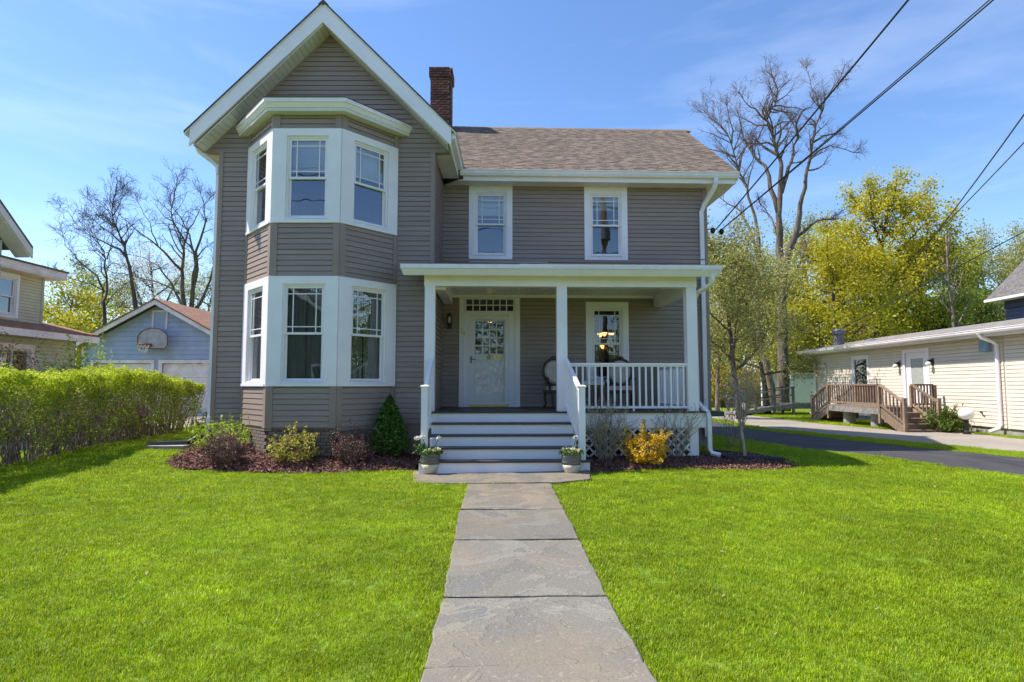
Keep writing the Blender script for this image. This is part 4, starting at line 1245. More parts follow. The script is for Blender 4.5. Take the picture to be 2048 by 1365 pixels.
# ---- cream building on the right
cb = thing('cream_building', (14.2, 20, 0.2), 'long low cream vinyl-sided building across the driveways', 'building')
Pf, Pn = (14.35, 28.4), (14.0, 12.2)
TC, LC = wallframe(Pf, Pn)
ch = [(3.3, 4.35, 0.85, 2.66), (6.75, 7.95, 0.85, 2.70)]
cw = wall_slab(TC, 0, LC, 0.30, 2.98, ch).build('wall', 'creamw', cb)
siding(cw, TC, 0.06, 11.2, 0.32, 2.96, 'cream', 0.112, [(3.22, 4.43, 0.8, 2.74), (6.65, 8.05, 0.8, 2.78)], out=0.028)
siding(cw, TC, 11.26, LC, 0.32, 2.96, 'cream', 0.112, out=0.028)
MB(TC).box(-0.02, 0.07, -0.05, 0.03, 0.3, 2.97).build('corner_board', 'whitew', cb)
MB(TC).box(0, LC, -0.4, -0.03, -0.1, 0.30).build('foundation', 'concrete', cb)
pe = Vector((Pf[0], Pf[1], 0)); TE, LE = wallframe((Pf[0] + 7, Pf[1] + 0.2), Pf)
wall_slab(TE, 0, LE - 0.16, 0.0, 2.98, []).build('end_wall', 'creamw', cb)
q = MB(TC); q.box(-0.55, LC, 0.0, 0.50, 2.965, 2.99); q.build('soffit', 'whitew', cb)
q = MB(TC); q.box(-0.55, LC, 0.475, 0.50, 2.991, 3.16); q.box(-0.575, -0.552, -7, 0.50, 2.991, 3.16); q.build('fascia', 'gutter', cb)
gutter(TC(-0.5, 0.501, 0), TC(LC, 0.501, 0), TC(0, 1, 0) - TC(0, 0, 0), 3.03, cb)
q = MB(TC); q.hexa([(-0.6, 0.53, 3.165), (LC, 0.53, 3.165), (LC, -3.6, 3.84), (-0.6, -3.6, 3.84), (-0.6, 0.53, 3.19), (LC, 0.53, 3.19), (LC, -3.6, 3.87), (-0.6, -3.6, 3.87)])
q.hexa([(-0.6, -3.601, 3.84), (LC, -3.601, 3.84), (LC, -7.6, 3.1), (-0.6, -7.6, 3.1), (-0.6, -3.601, 3.87), (LC, -3.601, 3.87), (LC, -7.6, 3.13), (-0.6, -7.6, 3.13)]); q.build('roof', 'oldroof', cb)
def trimrect(T, s0, s1, z0, z1, w, m, par, nm, n1=0.035):
    q = MB(T); q.box(s0 - w, s0, -0.02, n1, z0, z1 + w); q.box(s1, s1 + w, -0.02, n1, z0, z1 + w); q.box(s0, s1, -0.02, n1 - 0.002, z1, z1 + w)
    return q.build(nm, m, par)
w_ = trimrect(TC, 3.3, 4.35, 0.85, 2.66, 0.10, 'white', cb, 'window')
MB(TC).quad((3.3, -0.03, 0.85), (4.35, -0.03, 0.85), (4.35, -0.03, 2.66), (3.3, -0.03, 2.66)).build('pane', 'greenglass', w_)
MB(TC).box(3.42, 4.2, -0.2, -0.1, 0.85, 2.66).build('curtain', 'screen', w_)
q = MB(TC); q.box(3.3, 3.37, -0.06, 0.01, 0.85, 2.66); q.box(4.28, 4.35, -0.06, 0.01, 0.85, 2.66); q.box(3.37, 4.28, -0.06, 0.01, 2.59, 2.66); q.build('window_frame', 'white', w_)
d_ = trimrect(TC, 6.75, 7.95, 0.85, 2.70, 0.11, 'white', cb, 'door_surround', 0.045)
q = MB(TC); q.box(6.75, 7.02, -0.06, -0.01, 0.85, 2.70); q.box(7.68, 7.95, -0.06, -0.01, 0.85, 2.70); q.box(7.02, 7.68, -0.06, -0.01, 2.48, 2.70); q.box(7.02, 7.68, -0.06, -0.01, 0.85, 1.50)
d2 = q.build('door', 'white', cb)
MB(TC).box(7.02, 7.68, -0.05, -0.025, 1.50, 2.48).build('pane', 'frost', d2)
for s, z in ((6.42, 2.22), (8.22, 2.24)):
    q = MB(TC); q.box(s - 0.07, s + 0.07, 0.02, 0.04, z - 0.02, z + 0.2); q.beam((s, 0.04, z + 0.11), (s, 0.17, z + 0.13), 0.09, 0.06)
    l_ = q.build('wall_light', 'black', cb)
    MB(TC).ball((s, 0.17, z + 0.02), 0.085, 10, 8, (1, 1, 0.9)).build('globe', 'globe', l_, smooth=True)
q = MB(TC); q.box(10.45, 10.80, 0.02, 0.13, 2.55, 2.86); q.build('alarm_box', 'lblue', cb)
for s in (0.10, 11.05):
    q = MB(TC); q.tube([(s - 0.02, 0.56, 3.05), (s, 0.50, 2.93), (s, 0.16, 2.80), (s, 0.07, 2.70), (s, 0.07, 0.42), (s - 0.02, 0.12, 0.30), (s - 0.10, 0.34, 0.2)], 0.055, 8); q.build('downspout', 'gutter', cb)
q = MB(TC); q.beam((0.5, 0.07, 2.42), (1.15, 0.07, 2.40), 0.10, 0.10); q.beam((0.8, 0.05, 2.4), (0.8, 0.05, 1.95), 0.03, 0.03); q.beam((1.1, 0.05, 2.4), (1.1, 0.05, 2.05), 0.03, 0.03); q.build('floodlight', 'whitew', cb)
q = MB(TC); q.lathe((0, 0, 0), [(0.0, 0), (0.0, 0.001)], 6)
p = TC(7.6, -0.9, 3.40)
p = at(1670, 690, 24.0); px_ = Vector((15.35, 28.55 - 1.2, 0)); 
pv = Vector((14.7, 26.9, 3.2))
q = MB(); q.lathe(pv, [(0.21, 0), (0.21, 0.62), (0.27, 0.64), (0.27, 0.78), (0.20, 0.86)], 14); q.build('vent_pipe', 'greyp', cb, smooth=False)
q = MB(); q.lathe((15.2, 25.3, 3.33), [(0.4, 0), (0.25, 0.12), (0.02, 0.2)], 8); q.build('roof_vent', 'greyp', cb)
q = MB(); q.tube([(14.4, 28.0, 3.2), (14.4, 28.0, 4.35), (14.45, 28.0, 4.5), (14.6, 28.0, 4.52)], 0.03, 6); q.build('mast', 'black', cb)
q = MB(TC); q.tube([(10.3, 0.03, 0.75), (10.3, 0.09, 0.75), (10.4, 0.09, 0.7)], 0.02, 6); q.build('hose_tap', 'black', cb)

# wooden landing with two flights of steps
dk = thing('wooden_landing', (13, 21.3, 0.1), 'weathered wooden landing with steps at the cream building', 'landing')
X0, X1, Y0, Y1, PZ = 12.0, 13.9, 19.7, 23.0, 0.83
for i in range(14):
    xx = X0 + (X1 - X0) * i / 14
    MB().box(xx + 0.004, xx + (X1 - X0) / 14 - 0.004, Y0, Y1, PZ - 0.03, PZ).build('plank', 'wood', dk)
q = MB(); q.box(X0 + 0.01, X0 + 0.05, Y0 + 0.02, Y1 - 0.02, PZ - 0.24, PZ - 0.031); q.box(X0 + 0.05, X1, Y0 + 0.02, Y0 + 0.06, PZ - 0.24, PZ - 0.031); q.build('skirt_board', 'woodg', dk)
for yy in (20.5, 22.2):
    MB().lathe((X0 + 0.4, yy, g(12, 20) - 0.05), [(0.2, 0), (0.2, PZ - 0.28)], 12).build('pier', 'concrete', dk)
def wpost(x, y, z0, z1, w=0.10): return MB().box(x - w / 2, x + w / 2, y - w / 2, y + w / 2, z0, z1).build('post', 'wood', dk)
def wrail(a, b, n, zt0, zt1, zb0, zb1):
    a = Vector(a); b = Vector(b)
    MB().beam((a.x, a.y, zt0), (b.x, b.y, zt1), 0.10, 0.05).build('handrail', 'wood', dk)
    MB().beam((a.x, a.y, zb0), (b.x, b.y, zb1), 0.04, 0.07).build('rail', 'wood', dk)
    for i in range(n):
        t = (i + 0.7) / (n + 0.4)
        p = a.lerp(b, t)
        MB().box(p.x - 0.019, p.x + 0.019, p.y - 0.019, p.y + 0.019, zb0 + (zb1 - zb0) * t, zt0 + (zt1 - zt0) * t).build('baluster', 'wood', dk)
RT = 1.56
for (x, y) in ((X0 + 0.05, Y1 - 0.05), (X0 + 0.05, Y0 + 0.05), (X0 + 1.1, Y0 + 0.05), (X1 - 0.05, Y0 + 0.05), (X0 + 1.1, Y1 - 0.05), (X1 - 0.05, Y1 - 0.05)):
    wpost(x, y, 0.3, RT - 0.02)
wrail((X0 + 0.05, Y1 - 0.1), (X0 + 0.05, Y0 + 0.1), 20, RT, RT, PZ + 0.09, PZ + 0.09)
wrail((X0 + 1.15, Y0 + 0.05), (X1 - 0.1, Y0 + 0.05), 6, RT, RT, PZ + 0.09, PZ + 0.09)
wrail((X0 + 1.15, Y1 - 0.05), (X1 - 0.1, Y1 - 0.05), 6, RT, RT, PZ + 0.09, PZ + 0.09)
gz = g(12.5, 18.4)
for sgn, ys in ((-1, Y0), (1, Y1)):
    for i in range(4):
        yy = ys + sgn * (0.02 + 0.29 * i); zt = PZ - 0.165 * (i + 1)
        a_, b_ = sorted((yy, yy + sgn * 0.31))
        MB().box(X0 + 0.08, X0 + 1.08, a_, b_, zt - 0.035, zt).build('step', 'wood', dk)
        a_, b_ = sorted((yy + sgn * 0.27, yy + sgn * 0.29))
        MB().box(X0 + 0.09, X0 + 1.07, a_, b_, zt - 0.16, zt - 0.036).build('riser', 'wood', dk)
    ye = ys + sgn * 1.25
    for x in (X0 + 0.05, X0 + 1.1):
        q = MB(); x0_, x1_ = x - 0.02, x + 0.02
        pr = [(ys, PZ - 0.04), (ye, gz + 0.12), (ye, gz - 0.02), (ye - sgn * 0.35, gz - 0.02), (ys, PZ - 0.34)]
        q.prism([(x0_, y, z) for y, z in pr], [(x1_, y, z) for y, z in pr]); q.build('stringer', 'wood', dk)
        wpost(x, ye - sgn * 0.06, gz - 0.02, gz + 1.05)
        wrail((x, ys - sgn * 0.02), (x, ye - sgn * 0.1), 6, RT, gz + 0.92, PZ + 0.08, gz + 0.26)
# globe lamp and clump of leaves beside the steps
gl = thing('globe_lamp', (13.35, 17.75, 0.1), 'white globe garden lamp on a black base by the steps', 'lamp')
MB().ball((13.35, 17.75, 0.70), 0.19, 18, 12, (1.05, 1.05, 0.92)).build('globe', 'globe', gl, smooth=True)
MB().lathe((13.35, 17.75, g(13.3, 17.7)), [(0.11, 0), (0.10, 0.08), (0.055, 0.12), (0.06, 0.42), (0.10, 0.46)], 12).build('post', 'black', gl)
p = og(1487, 812)
p = at(1486, 812, 27); 
gl2 = thing('globe_lamp', (p.x, p.y, g(p.x, p.y)), 'small white globe lamp beside the grey ramp', 'lamp')
MB().ball((p.x, p.y, 0.62), 0.16, 14, 10).build('globe', 'globe', gl2, smooth=True)
MB().lathe((p.x, p.y, g(p.x, p.y)), [(0.08, 0), (0.05, 0.1), (0.05, 0.5)], 10).build('post', 'black', gl2)
# grey access ramp behind
rp = thing('access_ramp', (12.3, 29.0, 0.1), 'grey wooden access ramp with handrails at the far end of the cream building', 'ramp')
q = MB(); q.hexa([(10.6, 28.7, 0.15), (13.4, 28.7, 0.42), (13.4, 29.9, 0.42), (10.6, 29.9, 0.15), (10.6, 28.7, 0.24), (13.4, 28.7, 0.68), (13.4, 29.9, 0.68), (10.6, 29.9, 0.24)]); q.box(13.41, 15.0, 28.75, 30.2, 0.42, 0.68); q.build('ramp_deck', 'woodg', rp)
for yy in (28.72, 29.88):
    for i, x in enumerate((10.7, 11.6, 12.5, 13.4)):
        z = 0.2 + (x - 10.6) * 0.157
        MB().box(x - 0.05, x + 0.05, yy - 0.05, yy + 0.05, 0.05, z + 0.82).build('post', 'woodg', rp)
    MB().beam((10.3, yy, 0.90), (13.5, yy, 1.46), 0.10, 0.06).build('handrail', 'woodg', rp)
    MB().beam((10.6, yy, 0.62), (13.4, yy, 1.08), 0.04, 0.07).build('rail', 'woodg', rp)
# navy house
nv = thing('navy_house', (26, 23, 0.1), 'navy sided house with grey roof behind the cream building', 'house')
TN, LN = wallframe((22.2, 28.2), (21.6, 12.0))
nw_ = wall_slab(TN, 0, LN, 0.0, 5.55, []).build('wall', 'navy', nv)
siding(nw_, TN, 0.1, LN, 3.2, 5.15, 'navy', 0.16, out=0.03)
MB(TN).box(0, LN, 0.0, 0.05, 5.15, 5.55).build('frieze_board', mat('dark_navy_trim', (0.02, 0.022, 0.06), 0.5, 0.05, 3), nv)
q = MB(); q.prism([(22.2, 28.2, 0), (30.2, 28.2, 0), (30.2, 28.2, 5.5), (26.2, 28.2, 9.2), (22.2, 28.2, 5.5)], [(22.2, 28.05, 0), (30.2, 28.05, 0), (30.2, 28.05, 5.5), (26.2, 28.05, 9.2), (22.2, 28.05, 5.5)]); q.build('gable_wall', 'navy', nv)
q = MB(); q.hexa([(21.7, 28.7, 5.58), (21.1, 11.9, 5.58), (26.0, 11.9, 10.1), (26.3, 28.7, 10.1), (21.7, 28.7, 5.68), (21.1, 11.9, 5.68), (26.0, 11.9, 10.2), (26.3, 28.7, 10.2)]); q.build('roof', 'slate', nv)
q = MB(); q.hexa([(30.9, 28.7, 5.58), (30.9, 11.9, 5.58), (26.01, 11.9, 10.1), (26.31, 28.7, 10.1), (30.9, 28.7, 5.68), (30.9, 11.9, 5.68), (26.01, 11.9, 10.2), (26.31, 28.7, 10.2)]); q.build('roof', 'slate', nv)
q = MB(); q.beam((21.63, 28.68, 5.56), (21.03, 11.9, 5.56), 0.12, 0.12); q.box(21.7, 22.1, 12, 28.6, 5.50, 5.54); q.build('gutter', 'whitew', nv)
q = MB(); q.lathe((22.9, 25.6, 6.5), [(0.09, 0), (0.09, 0.75)], 8); q.build('vent_pipe', 'whitew', nv)
nv.location.x += 1.15
# white house far behind, with its fence
wh = thing('white_house', (25, 50, 0), 'white house with grey roof glimpsed through the trees', 'house')
q = MB(); q.box(21.5, 33, 47, 56, 0, 4.9); q.prism([(21.5, 47, 4.9), (21.5, 56, 4.9), (21.5, 51.5, 8.0)], [(21.7, 47, 4.9), (21.7, 56, 4.9), (21.7, 51.5, 8.0)]); q.box(20.4, 24.6, 45, 47, 0, 3.2); q.build('wall', 'whitew', wh)
q = MB()
for s in (0, 1):
    y0, y1 = (46.5, 51.5) if s == 0 else (56.5, 51.51)
    q.hexa([(21.1, y0, 4.75), (33.4, y0, 4.75), (33.4, y1, 8.1), (21.1, y1, 8.1), (21.1, y0, 4.9), (33.4, y0, 4.9), (33.4, y1, 8.25), (21.1, y1, 8.25)])
q.hexa([(20.2, 44.7, 3.2), (24.8, 44.7, 3.2), (24.8, 47, 4.2), (20.2, 47, 4.2), (20.2, 44.7, 3.3), (24.8, 44.7, 3.3), (24.8, 47, 4.3), (20.2, 47, 4.3)])
q.build('roof', 'slate', wh)
for (x, z) in ((22.1, 1.3), (25.6, 2.6), (28.4, 2.6), (31, 2.6)):
    y = 44.98 if x < 24 else 46.98
    f_ = MB().box(x - 0.1, x + 1.1, y - 0.04, y, z - 0.1, z + 1.4).build('window', 'white', wh)
    MB().box(x, x + 1.0, y - 0.05, y - 0.041, z, z + 1.3).build('pane', 'screen', f_)
fn = thing('white_fence', (18, 37, 0), 'white panel fence with lattice top behind the cream building', 'fence')
for i in range(6):
    x = 15.4 + i * 1.8
    MB().box(x - 0.07, x + 0.07, 36.93, 37.07, 0, 2.35).build('post', 'whitew', fn)
    MB().box(x + 0.07, x + 1.73, 36.98, 37.02, 0.35, 1.85).build('panel', 'whitew', fn)
    q = MB()
    for k in range(12):
        xa = x + 0.07 + k * 0.14
        q.beam((xa, 36.99, 1.9), (min(xa + 0.33, x + 1.73), 36.99, 2.23), 0.01, 0.03, up=(1, 0, -1)); q.beam((min(xa + 0.33, x + 1.73), 37.01, 1.9), (xa, 37.01, 2.23), 0.01, 0.03, up=(1, 0, 1))
    q.box(x + 0.07, x + 1.73, 36.97, 37.03, 1.851, 1.90); q.box(x + 0.07, x + 1.73, 36.97, 37.03, 2.23, 2.29)
    q.build('lattice', 'whitew', fn)

# ---- sage green house on the left
sg = thing('sage_house', (-15, 14, 0.2), 'pale sage green house at the left edge behind the hedge', 'house')
TS, LS = wallframe((-13.0, 12.0), (-13.0, 15.35))
q = wall_slab(TS, 0, LS, 0, 5.2, [])
q.prism([(0, -0.15, 5.2), (LS, -0.15, 5.2), (LS / 2, -0.15, 6.6)], [(0, -0.001, 5.2), (LS, -0.001, 5.2), (LS / 2, -0.001, 6.6)])
b_ = q.build('wall', 'sage', sg)
siding(b_, TS, 1.0, LS - 0.1, 3.0, 5.2, 'sage', 0.10)
MB(TS).box(LS - 0.12, LS + 0.02, -0.1, 0.03, 0.3, 5.3).build('corner_board', mat('pale_green_trim', (0.42, 0.52, 0.47), 0.5, 0.06, 3), sg)
q = MB()
yr, zr = 13.70, 7.0
for ye, s in ((15.85, 1), (11.55, -1)):
    ze = 5.15
    q.hexa([(-12.55, ye, ze), (-12.55, yr + 0.001 * s, zr), (-22, yr + 0.001 * s, zr), (-22, ye, ze), (-12.55, ye, ze + 0.1), (-12.55, yr + 0.001 * s, zr + 0.1), (-22, yr + 0.001 * s, zr + 0.1), (-22, ye, ze + 0.1)])
q.build('roof', 'slate', sg)
q = MB()
for ye in (15.85, 11.55):
    q.hexa([(-12.54, ye, 4.93), (-12.54, yr, 6.78), (-12.58, yr, 6.78), (-12.58, ye, 4.93), (-12.54, ye, 5.15), (-12.54, yr, 7.0), (-12.58, yr, 7.0), (-12.58, ye, 5.15)])
q.hexa([(-12.58, 15.80, 4.94), (-12.58, 13.7, 6.75), (-12.98, 13.7, 6.75), (-12.98, 15.80, 4.94), (-12.58, 15.80, 4.97), (-12.58, 13.7, 6.78), (-12.98, 13.7, 6.78), (-12.98, 15.80, 4.97)])
q.build('rake_fascia', 'whitew', sg)
TU, LU = wallframe((-13.25, 15.36), (-13.25, 17.15))
u_ = wall_slab(TU, 0, LU, 2.0, 4.62, [(0.15, 0.85, 3.42, 4.45)]).build('rear_wall', 'sageb', sg)
siding(u_, TU, 0.0, LU - 0.06, 3.2, 4.6, 'sageb', 0.085, [(0.05, 0.98, 3.3, 4.6)])
MB(TU).box(LU - 0.07, LU + 0.02, -0.1, 0.03, 3.0, 4.62).build('corner_board', 'sage', sg)
window(sg, TU, 0.15, 0.85, 3.42, 4.45, casing=(0.10, 0.10, 0.07), muntin=False, curtain=('screen', 3.4, 4.4, 0.002))
q = MB(); q.box(-19, -12.95, 15.36, 17.60, 4.62, 4.66); q.box(-19, -12.93, 15.30, 17.63, 4.661, 4.85); q.build('fascia', 'pinkw', sg)
q = MB(); q.box(-19, -12.90, 15.30, 17.66, 4.851, 4.90); q.build('rear_roof', 'slate', sg)
wall_slab(wallframe((-13.25, 17.15), (-19, 17.15))[0], 0.16, 5.5, 2.0, 4.6, []).build('rear_wall', 'sageb', sg)
TL2, LL2 = wallframe((-12.65, 12.0), (-12.65, 17.75))
l_ = wall_slab(TL2, 0, LL2, 0, 2.85, [(2.95, 4.05, 1.75, 2.5)]).build('lower_wall', 'sage', sg)
siding(l_, TL2, 1.5, LL2 - 0.05, 0.9, 2.83, 'sage', 0.10, [(2.85, 4.15, 1.65, 2.6)])
f_ = trimrect(TL2, 2.95, 4.05, 1.75, 2.5, 0.12, 'pinkw', sg, 'window', 0.05)
q = MB(TL2); q.box(2.95, 3.0, -0.06, 0.0, 1.75, 2.5); q.box(4.0, 4.05, -0.06, 0.0, 1.75, 2.5); q.box(3.48, 3.53, -0.06, 0.0, 1.75, 2.5); q.box(3.0, 4.0, -0.06, -0.002, 2.44, 2.5); q.build('window_frame', 'whitew', f_)
MB(TL2).quad((2.95, -0.03, 1.75), (4.05, -0.03, 1.75), (4.05, -0.03, 2.5), (2.95, -0.03, 2.5)).build('pane', 'glass', f_)
MB(TL2).box(2.9, 4.1, -0.25, -0.2, 1.7, 2.6).build('curtain', 'screen', f_)
wall_slab(wallframe((-12.65, 17.75), (-19, 17.75))[0], 0.0, 6, 0, 2.9, []).build('lower_wall', 'sage', sg)
q = MB(); q.hexa([(-12.2, 11.5, 2.98), (-12.2, 18.05, 2.98), (-14.9, 18.05, 3.62), (-14.9, 11.5, 3.62), (-12.2, 11.5, 3.05), (-12.2, 18.05, 3.05), (-14.9, 18.05, 3.69), (-14.9, 11.5, 3.69)]); q.build('lower_roof', 'orangeroof', sg)
q = MB(); q.box(-12.24, -12.17, 11.5, 18.06, 2.80, 2.979); q.box(-12.64, -12.24, 11.5, 18.0, 2.83, 2.85); q.build('fascia', 'pinkw', sg)

sg.location.x -= 0.28
# ---- blue garage with basketball hoop
gr = thing('blue_garage', (-14.15, 27, 0.2), 'light blue garage with two white doors behind the hedge', 'garage')
TGa = lambda s, n, z: Vector((s, 24.0 - n, z))
gxl, gxr, gxc = -17.2, -11.1, -14.15
gh = [(-16.72, -14.42, 0.0, 2.42), (-13.98, -11.50, 0.0, 2.42)]
q = wall_slab(TGa, gxl, gxr, 0, 3.12, gh); q.prism([(gxl, -0.15, 3.12), (gxr, -0.15, 3.12), (gxc, -0.15, 4.80)], [(gxl, -0.001, 3.12), (gxr, -0.001, 3.12), (gxc, -0.001, 4.80)])
gw_ = q.build('wall', 'blue', gr)
siding(gw_, TGa, gxl + 0.06, gxr - 0.06, 0.3, 3.12, 'blue', 0.19, [(-16.85, -14.3, 0, 2.55), (-14.1, -11.4, 0, 2.55)], out=0.02)
siding(gw_, TGa, 0, 0, 3.12, 4.75, 'blue', 0.19, [(-14.42, -13.85, 3.85, 4.55)], lim=lambda z: (gxc - max(0, (4.80 - z) * 1.815) + 0.02, gxc + max(0, (4.80 - z) * 1.815) - 0.02), out=0.02)
q = MB(TGa); q.box(gxl - 0.02, gxl + 0.14, -0.1, 0.035, 0.1, 3.1); q.box(gxr - 0.14, gxr + 0.02, -0.1, 0.035, 0.1, 3.1); q.build('corner_board', 'pinkw', gr)
for (a, b, z0, z1) in gh:
    s_ = trimrect(TGa, a, b, 0.1, 2.42, 0.13, 'pinkw', gr, 'garage_door', 0.045)
    for r in range(4):
        z = 0.2 + r * 0.55
        MB(TGa).box(a, b, -0.12, -0.08, z + 0.006, z + 0.545).build('panel', 'pinkw', s_)
        for k in range(4):
            xx = a + 0.1 + k * (b - a - 0.1) / 4
            MB(TGa).box(xx, xx + (b - a - 0.5) / 4, -0.08, -0.068, z + 0.1, z + 0.45).build('panel', 'pinkw', s_)
f_ = trimrect(TGa, -14.38, -13.90, 3.80, 4.48, 0.07, 'pinkw', gr, 'window', 0.05)
MB(TGa).box(-14.38, -13.90, 0.0, 0.012, 3.8, 4.48).build('panel', 'blue', f_)
for sgn in (-1, 1):
    q = MB(); e = 3.38
    za = 4.98; sl_ = 0.55
    q.prism([(gxc, 23.55, za), (gxc + sgn * e, 23.55, za - e * sl_), (gxc + sgn * e, 23.55, za - e * sl_ - 0.06), (gxc, 23.55, za - 0.06)], [(gxc, 30.5, za), (gxc + sgn * e, 30.5, za - e * sl_), (gxc + sgn * e, 30.5, za - e * sl_ - 0.06), (gxc, 30.5, za - 0.06)])
    q.build('roof', 'orangeroof', gr)
    q = MB(); q.prism([(gxc, 23.58, za - 0.062), (gxc + sgn * e, 23.58, za - e * sl_ - 0.062), (gxc + sgn * e, 23.58, za - e * sl_ - 0.24), (gxc, 23.58, za - 0.24)], [(gxc, 23.62, za - 0.062), (gxc + sgn * e, 23.62, za - e * sl_ - 0.062), (gxc + sgn * e, 23.62, za - e * sl_ - 0.24), (gxc, 23.62, za - 0.24)])
    q.build('rake_fascia', 'pinkw', gr)
for s0_, s1_, par in (((gxr, 24.0), (gxr, 30.2), 0), ((gxl, 30.2), (gxl, 24.0), 0)):
    T, L = wallframe(s0_, s1_); wall_slab(T, 0.16, L, 0, 3.12, []).build('side_wall', 'blue', gr)
hp = thing('basketball_hoop', (-14.2, 23.8, 3.0), 'weathered basketball backboard with rim and net on the blue garage', 'basketball hoop')
pts = []
bx0, bx1, bz0, bz1 = -14.80, -13.62, 2.98, 3.80
for k in range(25):
    t = math.pi * k / 24
    pts.append(((bx0 + bx1) / 2 + math.cos(t) * (bx1 - bx0) / 2, bz0 + 0.40 + math.sin(t) * (bz1 - bz0 - 0.40)))
pts += [(bx0, bz0 + 0.12), (bx0 + 0.12, bz0), (bx1 - 0.12, bz0), (bx1, bz0 + 0.12)]
q = MB(); q.prism([(x, 23.66, z) for x, z in pts], [(x, 23.70, z) for x, z in pts]); q.build('backboard', 'board', hp)
q = MB(); q.tube([(x, 23.65, z) for x, z in pts + pts[:1]], 0.018, 5); q.build('edge_trim', 'rust', hp)
rc = (-14.42, 23.40, 3.13); q = MB()
q.tube([(rc[0] + 0.23 * math.cos(t), rc[1] + 0.23 * math.sin(t), rc[2]) for t in np.linspace(0, 2 * math.pi, 20)], 0.015, 5); q.box(rc[0] - 0.08, rc[0] + 0.2, 23.60, 23.66, 3.06, 3.18); q.build('rim', 'rust', hp)
q = MB()
for k in range(10):
    t = 2 * math.pi * k / 10
    for s_ in (1, -1):
        q.tube([(rc[0] + 0.225 * math.cos(t), rc[1] + 0.225 * math.sin(t), rc[2]), (rc[0] + 0.17 * math.cos(t + s_ * 0.32), rc[1] + 0.17 * math.sin(t + s_ * 0.32), rc[2] - 0.16), (rc[0] + 0.12 * math.cos(t), rc[1] + 0.12 * math.sin(t), rc[2] - 0.32)], 0.008, 3)
q.build('net', 'net', hp)
# struts holding the board to the wall
q = MB(); q.beam((-14.5, 23.69, 3.4), (-14.5, 23.99, 3.4), 0.06, 0.06); q.beam((-13.9, 23.69, 3.4), (-13.9, 23.99, 3.4), 0.06, 0.06); q.build('strut', 'rust', hp)

# ---- red pedal toy seen through the hedge
def toy():
    b = at(215, 800, 17.0); x, y = b.x, 17.0; z = g(x, y)
    t = thing('ride_on_toy', (x, y, z), 'red plastic ride-on toy car glimpsed through the hedge', 'toy')
    q = MB(); q.hexa([(x - 0.9, y - 0.4, z + 0.35), (x + 0.9, y - 0.4, z + 0.35), (x + 0.9, y + 0.4, z + 0.35), (x - 0.9, y + 0.4, z + 0.35), (x - 0.8, y - 0.33, z + 0.72), (x + 0.8, y - 0.33, z + 0.72), (x + 0.8, y + 0.33, z + 0.72), (x - 0.8, y + 0.33, z + 0.72)]); q.build('body', 'redp', t)
    q = MB(); q.box(x - 0.75, x + 0.2, y - 0.3, y + 0.3, z + 1.18, z + 1.26)
    for dx in (-0.7, 0.15):
        for dy in (-0.27, 0.27): q.beam((x + dx, y + dy, z + 0.7), (x + dx, y + dy, z + 1.2), 0.07, 0.07)
    q.build('canopy', 'redp', t)
    for dx in (-0.55, 0.55):
        for dy in (-0.4, 0.36):
            q = MB(lambda a, b_, c, dx=dx, dy=dy: Vector((x + dx + a, y + dy + c, z + 0.24 + b_))); q.lathe((0, 0, 0), [(0.1, -0.02), (0.23, 0), (0.24, 0.03), (0.23, 0.08), (0.1, 0.09)], 14); q.build('wheel', 'black', t)
    q = MB(); q.ball((x + 0.45, y - 0.1, z + 0.95), 0.13, 12, 8); q.build('headrest', 'redp', t, smooth=True)
toy()

